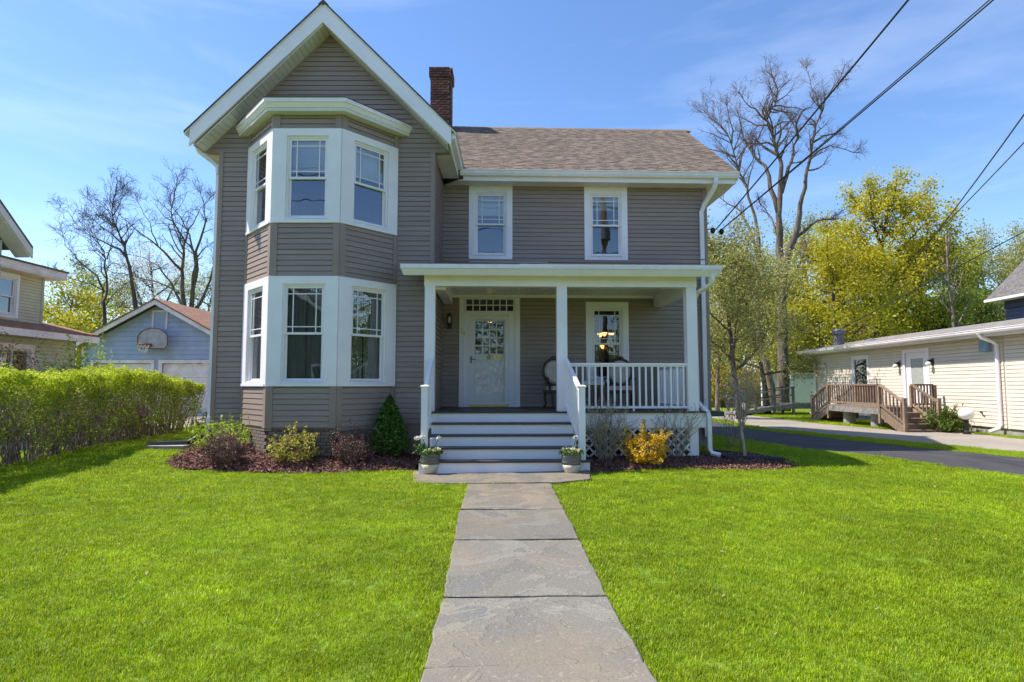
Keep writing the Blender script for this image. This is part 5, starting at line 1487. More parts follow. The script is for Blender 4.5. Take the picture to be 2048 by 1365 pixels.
# ================================================================== SMALL THINGS ON THE PORCH
M['cushion'] = mat('beige_upholstery', (0.55, 0.45, 0.37), 0.9, 0.08, 8, 0.2, 60)
M['dwood'] = mat('dark_carved_wood', (0.060, 0.032, 0.018), 0.4, 0.25, 9, 0.1, 40)
M['mwood'] = mat('chestnut_wood', (0.22, 0.085, 0.03), 0.4, 0.25, 9, 0.1, 40)
M['lace'] = mat('white_table_cloth', (0.62, 0.63, 0.62), 0.8, 0.05, 9)
def armchair(x, y, rz, label, group):
    p = FM(x, y, DZ)
    t = thing('armchair', p, label, 'armchair', group)
    c_, s_ = math.cos(rz + TH), math.sin(rz + TH)
    def T(a, b, c): return Vector((p.x + a * c_ - b * s_, p.y + a * s_ + b * c_, DZ + c))
    q = MB(T)
    q.box(-0.29, 0.29, -0.28, 0.28, 0.33, 0.40); q.build('seat_frame', 'dwood', t)
    q = MB(T); q.hexa([(-0.27, -0.27, 0.401), (0.27, -0.27, 0.401), (0.26, 0.24, 0.401), (-0.26, 0.24, 0.401), (-0.24, -0.24, 0.49), (0.24, -0.24, 0.49), (0.23, 0.22, 0.48), (-0.23, 0.22, 0.48)]); q.build('seat', 'cushion', t)
    for (a, b) in ((-0.25, -0.25), (0.25, -0.25), (-0.24, 0.25), (0.24, 0.25)):
        q = MB(T); sg_ = -1 if b < 0 else 1
        q.tube([(a, b, 0.36), (a * 1.08, b + sg_ * 0.03, 0.24), (a, b - sg_ * 0.01, 0.10), (a * 1.1, b + sg_ * 0.05, 0.012)], [0.034, 0.03, 0.02, 0.026], 7); q.build('leg', 'dwood', t, smooth=True)
    ov = [(0.27 * math.sin(k) * (1.0 + 0.08 * math.cos(k)), 0.27 + 0.10 * (0.5 + 0.5 * math.cos(k)), 0.80 + 0.30 * math.cos(k)) for k in np.linspace(0, 2 * math.pi, 25)]
    q = MB(T); q.tube(ov, 0.030, 6); q.ball((0, 0.38, 1.12), 0.06, 8, 6, (1.6, 0.5, 0.8)); q.tube([(-0.2, 0.27, 0.36), (-0.2, 0.28, 0.60)], 0.028, 6); q.tube([(0.2, 0.27, 0.36), (0.2, 0.28, 0.60)], 0.028, 6); q.build('back_frame', 'dwood', t, smooth=True)
    q = MB(T); n = 24
    ring = [(0.245 * math.sin(2 * math.pi * k / n), 0.245, 0.80 + 0.27 * math.cos(2 * math.pi * k / n)) for k in range(n)]
    front = [(v[0] * 0.85, 0.265 + 0.10 * (0.5 + 0.5 * (v[2] - 0.8) / 0.27) - 0.06, 0.80 + (v[2] - 0.8) * 0.86) for v in ring]
    back = [(v[0], 0.29 + 0.10 * (0.5 + 0.5 * (v[2] - 0.8) / 0.27), v[2]) for v in ring]
    mid = [(v[0], 0.255 + 0.10 * (0.5 + 0.5 * (v[2] - 0.8) / 0.27), v[2]) for v in ring]
    q.add(front + mid + back, [tuple(range(n))] + [(i, (i + 1) % n, n + (i + 1) % n, n + i) for i in range(n)] + [(n + i, n + (i + 1) % n, 2 * n + (i + 1) % n, 2 * n + i) for i in range(n)] + [tuple(range(2 * n, 3 * n))])
    q.build('backrest', 'cushion', t)
    for a in (-1, 1):
        q = MB(T); q.tube([(a * 0.25, 0.30, 0.66), (a * 0.32, 0.05, 0.67), (a * 0.33, -0.17, 0.65), (a * 0.30, -0.16, 0.54), (a * 0.27, -0.12, 0.40)], 0.024, 6); q.build('armrest', 'dwood', t, smooth=True)
armchair(1.03, 13.30, math.radians(14), 'beige upholstered armchair half hidden behind the middle porch post', 'porch armchairs')
armchair(2.36, 13.25, math.radians(-12), 'beige upholstered armchair in front of the porch window', 'porch armchairs')
tb = thing('side_table', FM(1.76, 13.45, DZ), 'small chestnut table with a white cloth between the porch armchairs', 'table')
q = MB(FM); q.box(1.52, 2.0, 13.25, 13.65, 1.60, 1.635); q.build('table_top', 'mwood', tb)
q = MB(FM); q.box(1.50, 2.02, 13.23, 13.67, 1.636, 1.645); q.box(1.50, 2.02, 13.225, 13.23, 1.55, 1.645); q.build('cloth', 'lace', tb)
q = MB(FM); q.box(1.56, 1.96, 13.27, 13.29, 1.48, 1.60); q.box(1.57, 1.95, 13.29, 13.6, 1.18, 1.20); q.build('apron', 'mwood', tb)
for x in (1.57, 1.95):
    for y in (13.29, 13.61):
        MB(FM).box(x - 0.02, x + 0.02, y - 0.02, y + 0.02, DZ, 1.599).build('leg', 'mwood', tb)

# ---- flower pots
M['potg'] = mat('grey_glaze', (0.16, 0.155, 0.15), 0.25, 0.22, 6, 0.15, 30, (1, 1, 9))
M['potc'] = mat('cream_glaze', (0.58, 0.53, 0.40), 0.3, 0.05, 5)
M['petal'] = leaf_mat('white_petals', (0.75, 0.72, 0.62), (0.85, 0.84, 0.80), 0.3)
M['pansy'] = leaf_mat('pale_yellow_petals', (0.72, 0.66, 0.30), (0.80, 0.77, 0.58), 0.3)
M['potleaf'] = leaf_mat('flower_leaves', (0.045, 0.11, 0.018), (0.12, 0.24, 0.035), 0.35)
M['soil'] = mat('potting_soil', (0.03, 0.02, 0.015), 0.95, 0.3, 20, 0.5, 60)
def quads(name, V, m, parent=None, kind=None, label=None, cat=None, group=None):
    N = len(V)
    me = bpy.data.meshes.new(name)
    me.vertices.add(4 * N); me.vertices.foreach_set('co', np.asarray(V, dtype=np.float32).reshape(-1))
    me.loops.add(4 * N); me.loops.foreach_set('vertex_index', np.arange(4 * N, dtype=np.int32))
    me.polygons.add(N); me.polygons.foreach_set('loop_start', np.arange(0, 4 * N, 4, dtype=np.int32))
    try: me.polygons.foreach_set('loop_total', np.full(N, 4, dtype=np.int32))
    except Exception: pass
    me.update(calc_edges=True)
    me.validate()
    me.materials.append(M[m] if isinstance(m, str) else m)
    return link(name, me, parent, kind, label, cat, group)
def leafquads(cen, size, rng, aspect=0.55, upbias=0.4, sizevar=0.35, fold=0.18):
    cen = np.asarray(cen, dtype=float); N = len(cen)
    nrm = rng.normal(size=(N, 3)); nrm[:, 2] = nrm[:, 2] * (1 - upbias * 0.5) + upbias * 1.6
    nrm /= np.linalg.norm(nrm, axis=1)[:, None]
    t = rng.normal(size=(N, 3)); t -= nrm * np.sum(t * nrm, axis=1)[:, None]; t /= np.linalg.norm(t, axis=1)[:, None]
    b = np.cross(nrm, t)
    L = (size * (1 + sizevar * rng.uniform(-1, 1, N)))[:, None]; Wd = L * aspect
    V = np.stack([cen - t * L * 0.5, cen + b * Wd * 0.5 + nrm * L * fold * 0.5, cen + t * L * 0.5, cen - b * Wd * 0.5 + nrm * L * fold * 0.5], axis=1)
    return V
def pot(px, py, label, tall):
    b = og(px, py); x, y, z = b.x, b.y, b.z + 0.042
    t = thing('flower_pot', (x, y, z), label, 'flower pot', 'flower pots at the foot of the steps')
    MB().lathe((x, y, z), [(0.115, 0), (0.12, 0.02), (0.15, 0.09), (0.162, 0.15)], 28).build('pot_base', 'potc', t, smooth=True)
    q = MB(); q.lathe((x, y, z), [(0.1625, 0.15), (0.168, 0.20), (0.167, 0.27), (0.172, 0.275), (0.172, 0.285), (0.167, 0.29), (0.170, 0.315), (0.178, 0.32), (0.180, 0.335), (0.165, 0.337), (0.16, 0.30)], 28); q.build('pot_band', 'potg', t, smooth=True)
    MB().lathe((x, y, z + 0.29), [(0.158, 0), (0.10, 0.02), (0.01, 0.03)], 16).build('soil', 'soil', t)
    rng = np.random.default_rng(int(px))
    n = 260
    th_ = rng.uniform(0, 2 * math.pi, n); r_ = 0.21 * np.sqrt(rng.uniform(0, 1, n))
    cen = np.stack([x + r_ * np.cos(th_), y + r_ * np.sin(th_), z + 0.33 + 0.11 * rng.uniform(0, 1, n) * (1 - (r_ / 0.24) ** 2)], 1)
    quads('foliage', leafquads(cen, 0.055, rng, 0.7), 'potleaf', t)
    # pansy heads
    V = []
    for k in range(26):
        a = rng.uniform(0, 2 * math.pi); r = 0.18 * math.sqrt(rng.uniform(0.05, 1)); c = np.array([x + r * math.cos(a), y + r * math.sin(a), z + 0.37 + 0.08 * rng.uniform() * (1 - (r / 0.22) ** 2)])
        V.append(leafquads(np.repeat(c[None], 5, 0) + rng.normal(scale=0.014, size=(5, 3)), 0.045, rng, 0.9, 0.5))
    quads('pansies', np.concatenate(V), 'pansy', t)
    for (dx, dy, h) in tall:
        q = MB(); q.tube([(x, y, z + 0.33), (x + dx * 0.6, y + dy, z + 0.33 + h * 0.55), (x + dx, y + dy, z + 0.33 + h)], 0.005, 5); q.build('stem', 'potleaf', t)
        c = np.array([x + dx, y + dy, z + 0.35 + h]); n = 70
        d = rng.normal(size=(n, 3)); d /= np.linalg.norm(d, axis=1)[:, None]
        quads('geranium_head', leafquads(c + d * 0.042 * np.array([1, 1, 0.75]), 0.028, rng, 0.9, 0.3), 'petal', t)
    if len(tall) > 1:
        n = 60; cen = np.array([x - 0.17, y, z + 0.40]) + rng.normal(scale=(0.06, 0.06, 0.05), size=(n, 3)); quads('geranium_leaves', leafquads(cen, 0.07, rng, 0.9), 'potleaf', t)
pot(860.5, 950, 'grey and cream glazed pot of pansies and tall white geraniums at the left newel', [(-0.14, -0.02, 0.26), (-0.24, 0.0, 0.24), (0.14, 0.02, 0.24)])
pot(1143, 951, 'grey and cream glazed pot of pansies and one white geranium at the right newel', [(0.08, 0.0, 0.25)])

# ---- drain pipes on the ground
dp = thing('drain_hose', FM(3.95, 11.4, 0.15), 'black corrugated drain hose lying in the mulch right of the porch', 'drain hose')
pts = [FM(3.90, 11.46, 0.22), FM(4.05, 11.42, 0.17), FM(4.35, 11.38, 0.17), FM(4.7, 11.30, 0.17), FM(5.0, 11.22, 0.16)]
n_ = 60; path = []
for i in range(n_ + 1):
    u = i / n_ * (len(pts) - 1); k = min(int(u), len(pts) - 2); path.append(pts[k].lerp(pts[k + 1], u - k))
MB().tube(path, [0.040 + (0.008 if i % 2 else 0) for i in range(n_ + 1)], 10).build('hose', 'blackp', dp, smooth=True)
q = MB(FM); q.hexa([(4.15, 12.5, 0.12), (4.6, 12.45, 0.12), (4.6, 12.7, 0.12), (4.15, 12.75, 0.12), (4.15, 12.5, 0.20), (4.6, 12.45, 0.17), (4.6, 12.7, 0.17), (4.15, 12.75, 0.20)]); q.build('splash_tray', 'blackp', dp)
dp2 = thing('drain_extension', (-6.5, 12.0, 0.35), 'flat black drain extension on a pale slab left of the bay', 'drain extension')
a = og(332, 899); 
zz = g(-6.6, 11.9)
q = MB(); q.hexa([(-7.05, 11.72, zz + 0.07), (-6.35, 11.85, zz + 0.07), (-6.35, 12.05, zz + 0.07), (-7.05, 11.95, zz + 0.07), (-7.05, 11.74, zz + 0.12), (-6.35, 11.87, zz + 0.13), (-6.35, 12.03, zz + 0.13), (-7.05, 11.93, zz + 0.12)]); q.tube([(-6.36, 11.95, zz + 0.10), (-6.22, 12.02, zz + 0.2), (-6.11, 12.12, zz + 0.24)], 0.05, 8); q.build('pipe', 'blackp', dp2)
q = MB(); q.box(-7.0, -6.3, 11.6, 12.05, zz - 0.02, zz + 0.06); q.build('slab', 'concrete', dp2)

# ================================================================== TREES AND PLANTS
M['l_maple'] = leaf_mat('maple_spring_leaves', (0.36, 0.35, 0.02), (0.60, 0.53, 0.03), 0.5, cc=(0.66, 0.50, 0.05))
M['l_lime'] = leaf_mat('lime_spring_leaves', (0.26, 0.31, 0.03), (0.48, 0.48, 0.07), 0.5)
M['l_olive'] = leaf_mat('olive_young_leaves', (0.22, 0.24, 0.05), (0.50, 0.47, 0.14), 0.45, cc=(0.60, 0.52, 0.22))
M['l_green'] = leaf_mat('mid_green_leaves', (0.07, 0.12, 0.02), (0.20, 0.27, 0.035), 0.4)
M['l_dark'] = leaf_mat('dark_conifer_needles', (0.012, 0.025, 0.010), (0.035, 0.055, 0.02), 0.15)
M['l_blossom'] = leaf_mat('white_blossom', (0.60, 0.57, 0.45), (0.80, 0.78, 0.70), 0.4)
M['l_fors'] = leaf_mat('forsythia_flowers', (0.42, 0.30, 0.012), (0.55, 0.42, 0.02), 0.35)
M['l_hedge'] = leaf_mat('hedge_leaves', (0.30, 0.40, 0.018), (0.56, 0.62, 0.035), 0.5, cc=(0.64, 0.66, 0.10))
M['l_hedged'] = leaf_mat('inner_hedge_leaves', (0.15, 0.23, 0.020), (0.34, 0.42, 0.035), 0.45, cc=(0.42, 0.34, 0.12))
M['l_box'] = leaf_mat('boxwood_leaves', (0.055, 0.12, 0.018), (0.14, 0.26, 0.035), 0.3, 0.35)
M['l_purple'] = leaf_mat('purple_barberry_leaves', (0.085, 0.040, 0.038), (0.24, 0.135, 0.11), 0.35, cc=(0.36, 0.28, 0.21))
M['l_gold'] = leaf_mat('golden_spirea_leaves', (0.62, 0.34, 0.015), (0.80, 0.56, 0.045), 0.45, cc=(0.78, 0.64, 0.12))
M['l_mixed'] = leaf_mat('yellow_green_red_leaves', (0.28, 0.30, 0.045), (0.52, 0.46, 0.10), 0.45, cc=(0.42, 0.15, 0.08))
M['l_bright'] = leaf_mat('bright_green_leaves', (0.24, 0.36, 0.02), (0.46, 0.56, 0.05), 0.5)
M['l_bud'] = leaf_mat('green_yellow_buds', (0.15, 0.15, 0.02), (0.32, 0.29, 0.06), 0.3)
M['l_orange'] = leaf_mat('orange_pink_leaves', (0.35, 0.17, 0.08), (0.45, 0.28, 0.14), 0.4)

def wander(rng, p, d, L, n, wob, lift):
    pts = [p.copy()]; d = d.normalized(); st_ = L / n
    for i in range(n):
        d = (d + Vector((rng.gauss(0, wob), rng.gauss(0, wob), rng.gauss(0, wob) + lift))).normalized()
        pts.append(pts[-1] + d * st_)
    return pts
def branchdir(rng, d, ang):
    a = Vector((rng.gauss(0, 1), rng.gauss(0, 1), rng.gauss(0, 1)))
    a = (a - d * a.dot(d)).normalized()
    return (d * math.cos(ang) + a * math.sin(ang)).normalized()
def sprout(rng, wood, twigs, tips, pts, r0, r1, level, maxlev, dens, lenf, start=0.3, lift=0.05, wob=0.2):
    """side branches along a limb"""
    Ltot = sum((b - a).length for a, b in zip(pts[:-1], pts[1:]))
    n = max(2, int(dens * (3.0 + Ltot * 1.1) if level == 0 else dens * (2.4 + Ltot * 1.6)))
    m = len(pts) - 1
    for i in range(n):
        t = start + (1 - start) * (i + rng.random()) / n
        u = min(t, 0.999) * m; k = int(u)
        p = pts[k].lerp(pts[k + 1], u - k); d = (pts[k + 1] - pts[k]).normalized()
        r = (r0 + (r1 - r0) * t) * rng.uniform(0.42, 0.62)
        L = Ltot * lenf * rng.uniform(0.55, 1.15) * (1.1 - 0.55 * t)
        L = max(L, 0.35)
        dd = branchdir(rng, d, math.radians(rng.uniform(28, 62)))
        ns = 5 if level == 0 else (4 if level == 1 else 3)
        bp = wander(rng, p, dd, L, ns, wob, lift)
        re = max(r * 0.25, 0.0045)
        r = max(r, 0.006)
        tgt = wood if r > 0.018 else twigs
        tgt.tube(bp, [r + (re - r) * j / ns for j in range(ns + 1)], 5 if r > 0.03 else 3, cap=False)
        if level + 1 < maxlev:
            sprout(rng, wood, twigs, tips, bp, r, re, level + 1, maxlev, dens, lenf * 1.12, 0.2, lift, wob)
        else:
            tips.extend(bp[1:])
def traced_tree(name, label, limbs, Y, seed, bark='bark', twig='twig', maxlev=3, dens=1.0, lenf=0.30, leaf=None, group=None, base=None, cat='tree', spread=2.2, squash=(640, 1.0)):
    """limbs: list of (pixel polyline, r0, r1, start) at distance Y; each limb leaves the picture plane by its own amount"""
    rng = random.Random(seed)
    wood, tw = MB(), MB(); tips = []
    for li, (pl, r0, r1, start) in enumerate(limbs):
        pl = [(x, y if y > squash[0] else squash[0] - (squash[0] - y) * squash[1]) for x, y in pl]
        off = 0 if li == 0 else rng.uniform(-spread, spread)
        n = len(pl)
        pts = [at(x, y, Y + off * (i / max(1, n - 1))) for i, (x, y) in enumerate(pl)]
        if li == 0 and base is not None: pts[0].z = min(pts[0].z, g(pts[0].x, pts[0].y) - 0.1)
        # subdivide and roughen
        q = [pts[0]]
        for a, b in zip(pts[:-1], pts[1:]):
            L = (b - a).length
            q.append(a.lerp(b, 0.5) + Vector((rng.gauss(0, 0.03), rng.gauss(0, 0.05), rng.gauss(0, 0.03))) * min(1.5, L)); q.append(b)
        m = len(q) - 1
        wood.tube(q, [r1 + (r0 * 0.86 - r1) * (1 - j / m) ** 1.9 for j in range(m + 1)], 9 if r0 > 0.1 else 6, cap=True)
        if start is not None:
            sprout(rng, wood, tw, tips, q, r0 * 0.7, r1, 0, maxlev, dens, lenf, start)
            for _k in range(3):                       # the limb's own tip goes on in thin forks
                dd = branchdir(rng, (q[-1] - q[-3]).normalized(), rng.uniform(0.15, 0.6))
                Lt = sum((b - a).length for a, b in zip(q[:-1], q[1:]))
                bp = wander(rng, q[-1], dd, min(1.3, 0.4 + Lt * 0.08) * rng.uniform(0.6, 1), 5, 0.16, 0.05)
                tw.tube(bp, [r1 * (1 - 0.15 * j) for j in range(6)], 4, cap=False)
                sprout(rng, wood, tw, tips, bp, r1, 0.006, 1, maxlev, dens * 1.2, lenf * 1.3, 0.1)
        else:
            pass
    t = thing(name, (pts[0].x if False else at(limbs[0][0][0][0], 800, Y).x, Y, g(at(limbs[0][0][0][0], 800, Y).x, Y)), label, cat, group)
    wood.build('trunk', bark, t, smooth=True, fix=False)
    tw.build('twigs', twig, t, fix=False, kind='stuff')
    if leaf:
        lm, per, size, sp = leaf
        nr = np.random.default_rng(seed)
        c = np.array([tuple(p) for p in tips]); c = np.repeat(c, per, 0) + nr.normal(scale=sp, size=(len(c) * per, 3))
        quads('crown', leafquads(c, size, nr, 0.7), lm, t)
    return t
def grown_tree(name, label, px, Y, ytop, rcrown, seed, bark, leaf, trunk_r=0.16, fork=0.32, nl=7, maxlev=2, dens=1.0, lenf=0.42, ang=(18, 55), group=None, lean=0.0, twig=None, pos=None):
    """tree from a trunk with rising limbs; leaf = (material, leaves per twig point, size, scatter)"""
    rng = random.Random(seed)
    if pos: bx, by = pos; H = ytop
    else:
        top = at(px, ytop, Y); bx, by = top.x, Y; H = top.z - g(bx, by)
    b = Vector((bx, by, g(bx, by) - 0.1))
    wood, tw = MB(), MB(); tips = []
    tp = wander(rng, b, Vector((lean, 0, 1)), H * 0.86, 9, 0.045, 0.04)
    wood.tube(tp, [trunk_r * (1.25 if i == 0 else 1) * (1 - 0.085 * i) for i in range(10)], 10)
    for i in range(nl):
        t = fork + (0.97 - fork) * (i + rng.random() * 0.6) / nl
        u = t * 9; k = min(int(u), 8); p = tp[k].lerp(tp[k + 1], u - k)
        a = rng.uniform(0, 2 * math.pi) if nl < 5 else (i * 2.4 + rng.uniform(-0.4, 0.4))
        el = math.radians(rng.uniform(*ang))
        d = Vector((math.cos(a) * math.cos(el), math.sin(a) * math.cos(el), math.sin(el)))
        L = rcrown * rng.uniform(0.8, 1.15) * (1.0 - 0.55 * max(0, t - 0.45) / 0.55)
        r = trunk_r * (0.55 - 0.3 * t)
        lp = wander(rng, p, d, L, 6, 0.11, 0.07)
        wood.tube(lp, [r * (1 - 0.13 * j) for j in range(7)], 6)
        sprout(rng, wood, tw, tips, lp, r, r * 0.25, 0, maxlev, dens, lenf, 0.15)
    sprout(rng, wood, tw, tips, tp[6:], trunk_r * 0.5, trunk_r * 0.2, 0, maxlev, dens, lenf * 1.4, 0.1)
    t = thing(name, (bx, by, b.z + 0.1), label, 'tree', group)
    wood.build('trunk', bark, t, smooth=True, fix=False)
    if tw.f: tw.build('twigs', twig or bark, t, fix=False, kind='stuff')
    if leaf:
        lm, per, size, sp = leaf
        nr = np.random.default_rng(seed)
        c = np.array([tuple(p) for p in tips]); c = np.repeat(c, per, 0) + nr.normal(scale=sp, size=(len(c) * per, 3))
        c = c[c[:, 2] > 0.4]
        quads('crown', leafquads(c, size, nr, 0.7), lm, t)
    return t

# ---- big bare tree right of the house
T1 = [
 ([(1568, 812), (1567, 760), (1566, 700), (1566, 640), (1565, 580), (1563, 520), (1560, 460), (1557, 420), (1560, 377), (1562, 330), (1562, 306), (1552, 280), (1546, 255), (1535, 222), (1531, 205), (1550, 187), (1555, 168), (1552, 144), (1545, 128)], 0.42, 0.03, 0.55),
 ([(1535, 222), (1512, 196), (1491, 182), (1480, 165)], 0.07, 0.02, 0.1),
 ([(1557, 415), (1540, 362), (1531, 316), (1508, 295), (1498, 278), (1487, 257), (1480, 227), (1476, 205)], 0.18, 0.025, 0.35),
 ([(1498, 278), (1515, 262), (1527, 231), (1524, 205)], 0.08, 0.02, 0.1),
 ([(1562, 372), (1573, 337), (1583, 306), (1587, 273), (1597, 257), (1585, 224), (1573, 208)], 0.17, 0.03, 0.3),
 ([(1597, 257), (1592, 230), (1602, 203), (1620, 192), (1632, 178)], 0.09, 0.02, 0.1),
 ([(1552, 282), (1572, 255), (1579, 236), (1584, 215)], 0.08, 0.02, 0.1),
 ([(1565, 560), (1573, 512), (1578, 494), (1588, 470), (1595, 447), (1599, 419), (1604, 381), (1611, 344), (1619, 306), (1623, 280), (1630, 241), (1637, 217), (1646, 198), (1649, 177), (1663, 156), (1674, 140)], 0.30, 0.025, 0.5),
 ([(1644, 200), (1630, 163), (1620, 133), (1612, 112)], 0.07, 0.015, 0.1),
 ([(1626, 266), (1646, 252), (1667, 248)], 0.08, 0.04, 0.2),
 ([(1620, 300), (1640, 282), (1660, 273), (1681, 278), (1705, 287)], 0.08, 0.02, 0.15),
 ([(1588, 470), (1611, 452), (1634, 431), (1662, 428)], 0.13, 0.05, 0.25),
 ([(1556, 462), (1543, 425), (1530, 405), (1519, 393)], 0.08, 0.03, 0.3),
 ([(1566, 600), (1590, 540), (1604, 510), (1612, 490)], 0.08, 0.03, 0.3),
]
traced_tree('bare_tree', 'tallest bare tree with forked trunk rising right of the house', T1, 33, 11, 'bark', 'twigr', 3, 1.35, 0.155, base=1, squash=(640, 0.95), group='bare trees')
T2 = [
 ([(1548, 812), (1540, 770), (1532, 730), (1524, 693), (1515, 646), (1512, 580), (1516, 530), (1519, 498), (1513, 442), (1503, 400), (1494, 358), (1477, 327), (1470, 297), (1461, 264), (1447, 238), (1431, 222), (1412, 205)], 0.36, 0.02, 0.6),
 ([(1477, 325), (1482, 295), (1490, 280), (1497, 262)], 0.12, 0.02, 0.2),
 ([(1470, 297), (1452, 288), (1425, 282), (1400, 276)], 0.08, 0.02, 0.15),
 ([(1463, 268), (1466, 240), (1458, 215), (1454, 192)], 0.08, 0.02, 0.15),
 ([(1519, 520), (1500, 450), (1480, 410), (1455, 395), (1432, 372)], 0.13, 0.03, 0.3),
]
traced_tree('bare_tree', 'bare tree leaning left behind the right roof corner', T2, 35, 12, 'bark_l', 'twigr', 3, 1.3, 0.19, base=1, squash=(640, 0.95), group='bare trees')
# ---- bare trees behind the garage
L1 = [
 ([(278, 660), (273, 624), (267, 574), (262, 537), (254, 499), (249, 472), (239, 444), (229, 422), (224, 395), (226, 367), (232, 345)], 0.172, 0.02, 0.45),
 ([(253, 496), (239, 477), (210, 462), (182, 447), (167, 432), (147, 410), (122, 382)], 0.086, 0.012, 0.2),
 ([(248, 468), (222, 440), (202, 424), (178, 402)], 0.059, 0.012, 0.2),
 ([(229, 422), (212, 405), (199, 394), (182, 367)], 0.046, 0.012, 0.15),
 ([(226, 400), (240, 372), (246, 355)], 0.040, 0.012, 0.15),
]
traced_tree('bare_tree', 'slim dark bare tree rising straight behind the garage ridge', L1, 31, 21, 'bark_d', 'bark_d', 3, 1.35, 0.22, base=1, squash=(640, 0.87), group='bare trees')
L2 = [
 ([(211, 690), (209, 639), (207, 599), (214, 581), (213, 537), (211, 499), (208, 482), (195, 459), (188, 438), (186, 420)], 0.132, 0.012, 0.4),
 ([(209, 575), (195, 539), (162, 509), (150, 492), (130, 469), (127, 449)], 0.066, 0.012, 0.2),
 ([(207, 572), (180, 556), (150, 548), (120, 536)], 0.040, 0.012, 0.2),
 ([(214, 500), (222, 470), (226, 450), (224, 430)], 0.040, 0.012, 0.2),
 ([(210, 610), (232, 575), (250, 558), (262, 548)], 0.040, 0.012, 0.2),
]
traced_tree('bare_tree', 'crooked thin bare tree left of the garage peak', L2, 30, 22, 'bark_d', 'bark_d', 3, 1.35, 0.23, base=1, squash=(640, 0.87), group='bare trees')
L3 = [
 ([(380, 690), (377, 640), (369, 611), (364, 561), (364, 524), (368, 487), (370, 459), (349, 420), (342, 385), (349, 355), (353, 332)], 0.224, 0.02, 0.45),
 ([(380, 630), (384, 599), (387, 537), (388, 487), (379, 444), (362, 405), (346, 382)], 0.198, 0.02, 0.4),
 ([(388, 560), (391, 484), (409, 424), (411, 407), (409, 382), (402, 352)], 0.119, 0.015, 0.3),
 ([(386, 625), (411, 574), (426, 519), (432, 490)], 0.132, 0.042, 0.4),
 ([(369, 607), (357, 591), (339, 549), (319, 517), (290, 497), (262, 490)], 0.119, 0.015, 0.3),
 ([(364, 526), (339, 497), (317, 472), (289, 447), (264, 424), (244, 404), (232, 388)], 0.099, 0.012, 0.25),
 ([(358, 578), (349, 571), (312, 551), (269, 539), (229, 531), (210, 521), (180, 512)], 0.079, 0.012, 0.3),
 ([(368, 608), (340, 598), (310, 602), (280, 612), (255, 610)], 0.066, 0.02, 0.3),
 ([(370, 462), (378, 430), (392, 405), (402, 380), (418, 365)], 0.066, 0.012, 0.2),
 ([(392, 500), (405, 480), (420, 468), (436, 455)], 0.059, 0.012, 0.2),
 ([(316, 470), (304, 440), (300, 415), (288, 398), (276, 370)], 0.046, 0.012, 0.2),
]
traced_tree('bare_tree', 'broad many-stemmed bare tree right behind the garage', L3, 33, 23, 'bark', 'bark_d', 3, 1.25, 0.19, base=1, squash=(640, 0.87), group='bare trees')

# ---- leafing trees, right side
grown_tree('maple_tree', 'large yellow-green maple behind the cream building', 1735, 40, 318, 6.3, 31, 'bark_d', ('l_maple', 7, 0.17, 0.28), 0.30, 0.22, 17, 2, 1.25, 0.46, (12, 50), 'leafing trees')
grown_tree('maple_tree', 'lower yellow-green maple in front of the white house', 1645, 38, 455, 5.4, 32, 'bark_d', ('l_maple', 10, 0.15, 0.36), 0.2, 0.22, 15, 2, 1.1, 0.46, (5, 40), 'leafing trees')
grown_tree('maple_tree', 'rounded lime green tree between the maple and the bare birch', 1838, 44, 455, 4.6, 33, 'bark_d', ('l_lime', 9, 0.18, 0.36), 0.22, 0.2, 12, 2, 1.15, 0.46, (10, 50), 'leafing trees')
grown_tree('olive_tree', 'young olive-leaved tree close beside the right house corner', 1468, 25.5, 405, 2.9, 34, 'bark', ('l_olive', 14, 0.095, 0.24), 0.125, 0.25, 14, 2, 1.15, 0.5, (10, 55), 'leafing trees')
grown_tree('olive_tree', 'olive-leaved tree filling the gap left of the tall bare tree', 1525, 29.5, 455, 3.2, 35, 'bark', ('l_olive', 14, 0.10, 0.26), 0.13, 0.22, 10, 2, 1.1, 0.5, (5, 50), 'leafing trees')
grown_tree('birch_tree', 'slender bare birch behind the middle of the cream roof', 1908, 36, 405, 3.0, 36, 'bark_l', None, 0.15, 0.45, 9, 2, 0.8, 0.4, (35, 65), 'bare trees', 0.02, 'twig')
grown_tree('pale_tree', 'airy pale green tree beside the navy house roof', 1985, 52, 440, 6.4, 37, 'bark', ('l_olive', 10, 0.15, 0.4), 0.2, 0.2, 10, 2, 1.0, 0.45, (25, 60), 'leafing trees')
grown_tree('pale_tree', 'airy pale green tree at the far right edge', 2040, 55, 455, 6.4, 38, 'bark', ('l_olive', 10, 0.15, 0.4), 0.2, 0.2, 9, 2, 1.0, 0.45, (25, 60), 'leafing trees')
grown_tree('maple_tree', 'short green tree between birch and navy house', 1945, 46, 560, 4.2, 39, 'bark_d', ('l_green', 9, 0.18, 0.4), 0.18, 0.2, 9, 2, 1.1, 0.46, (5, 45), 'leafing trees')
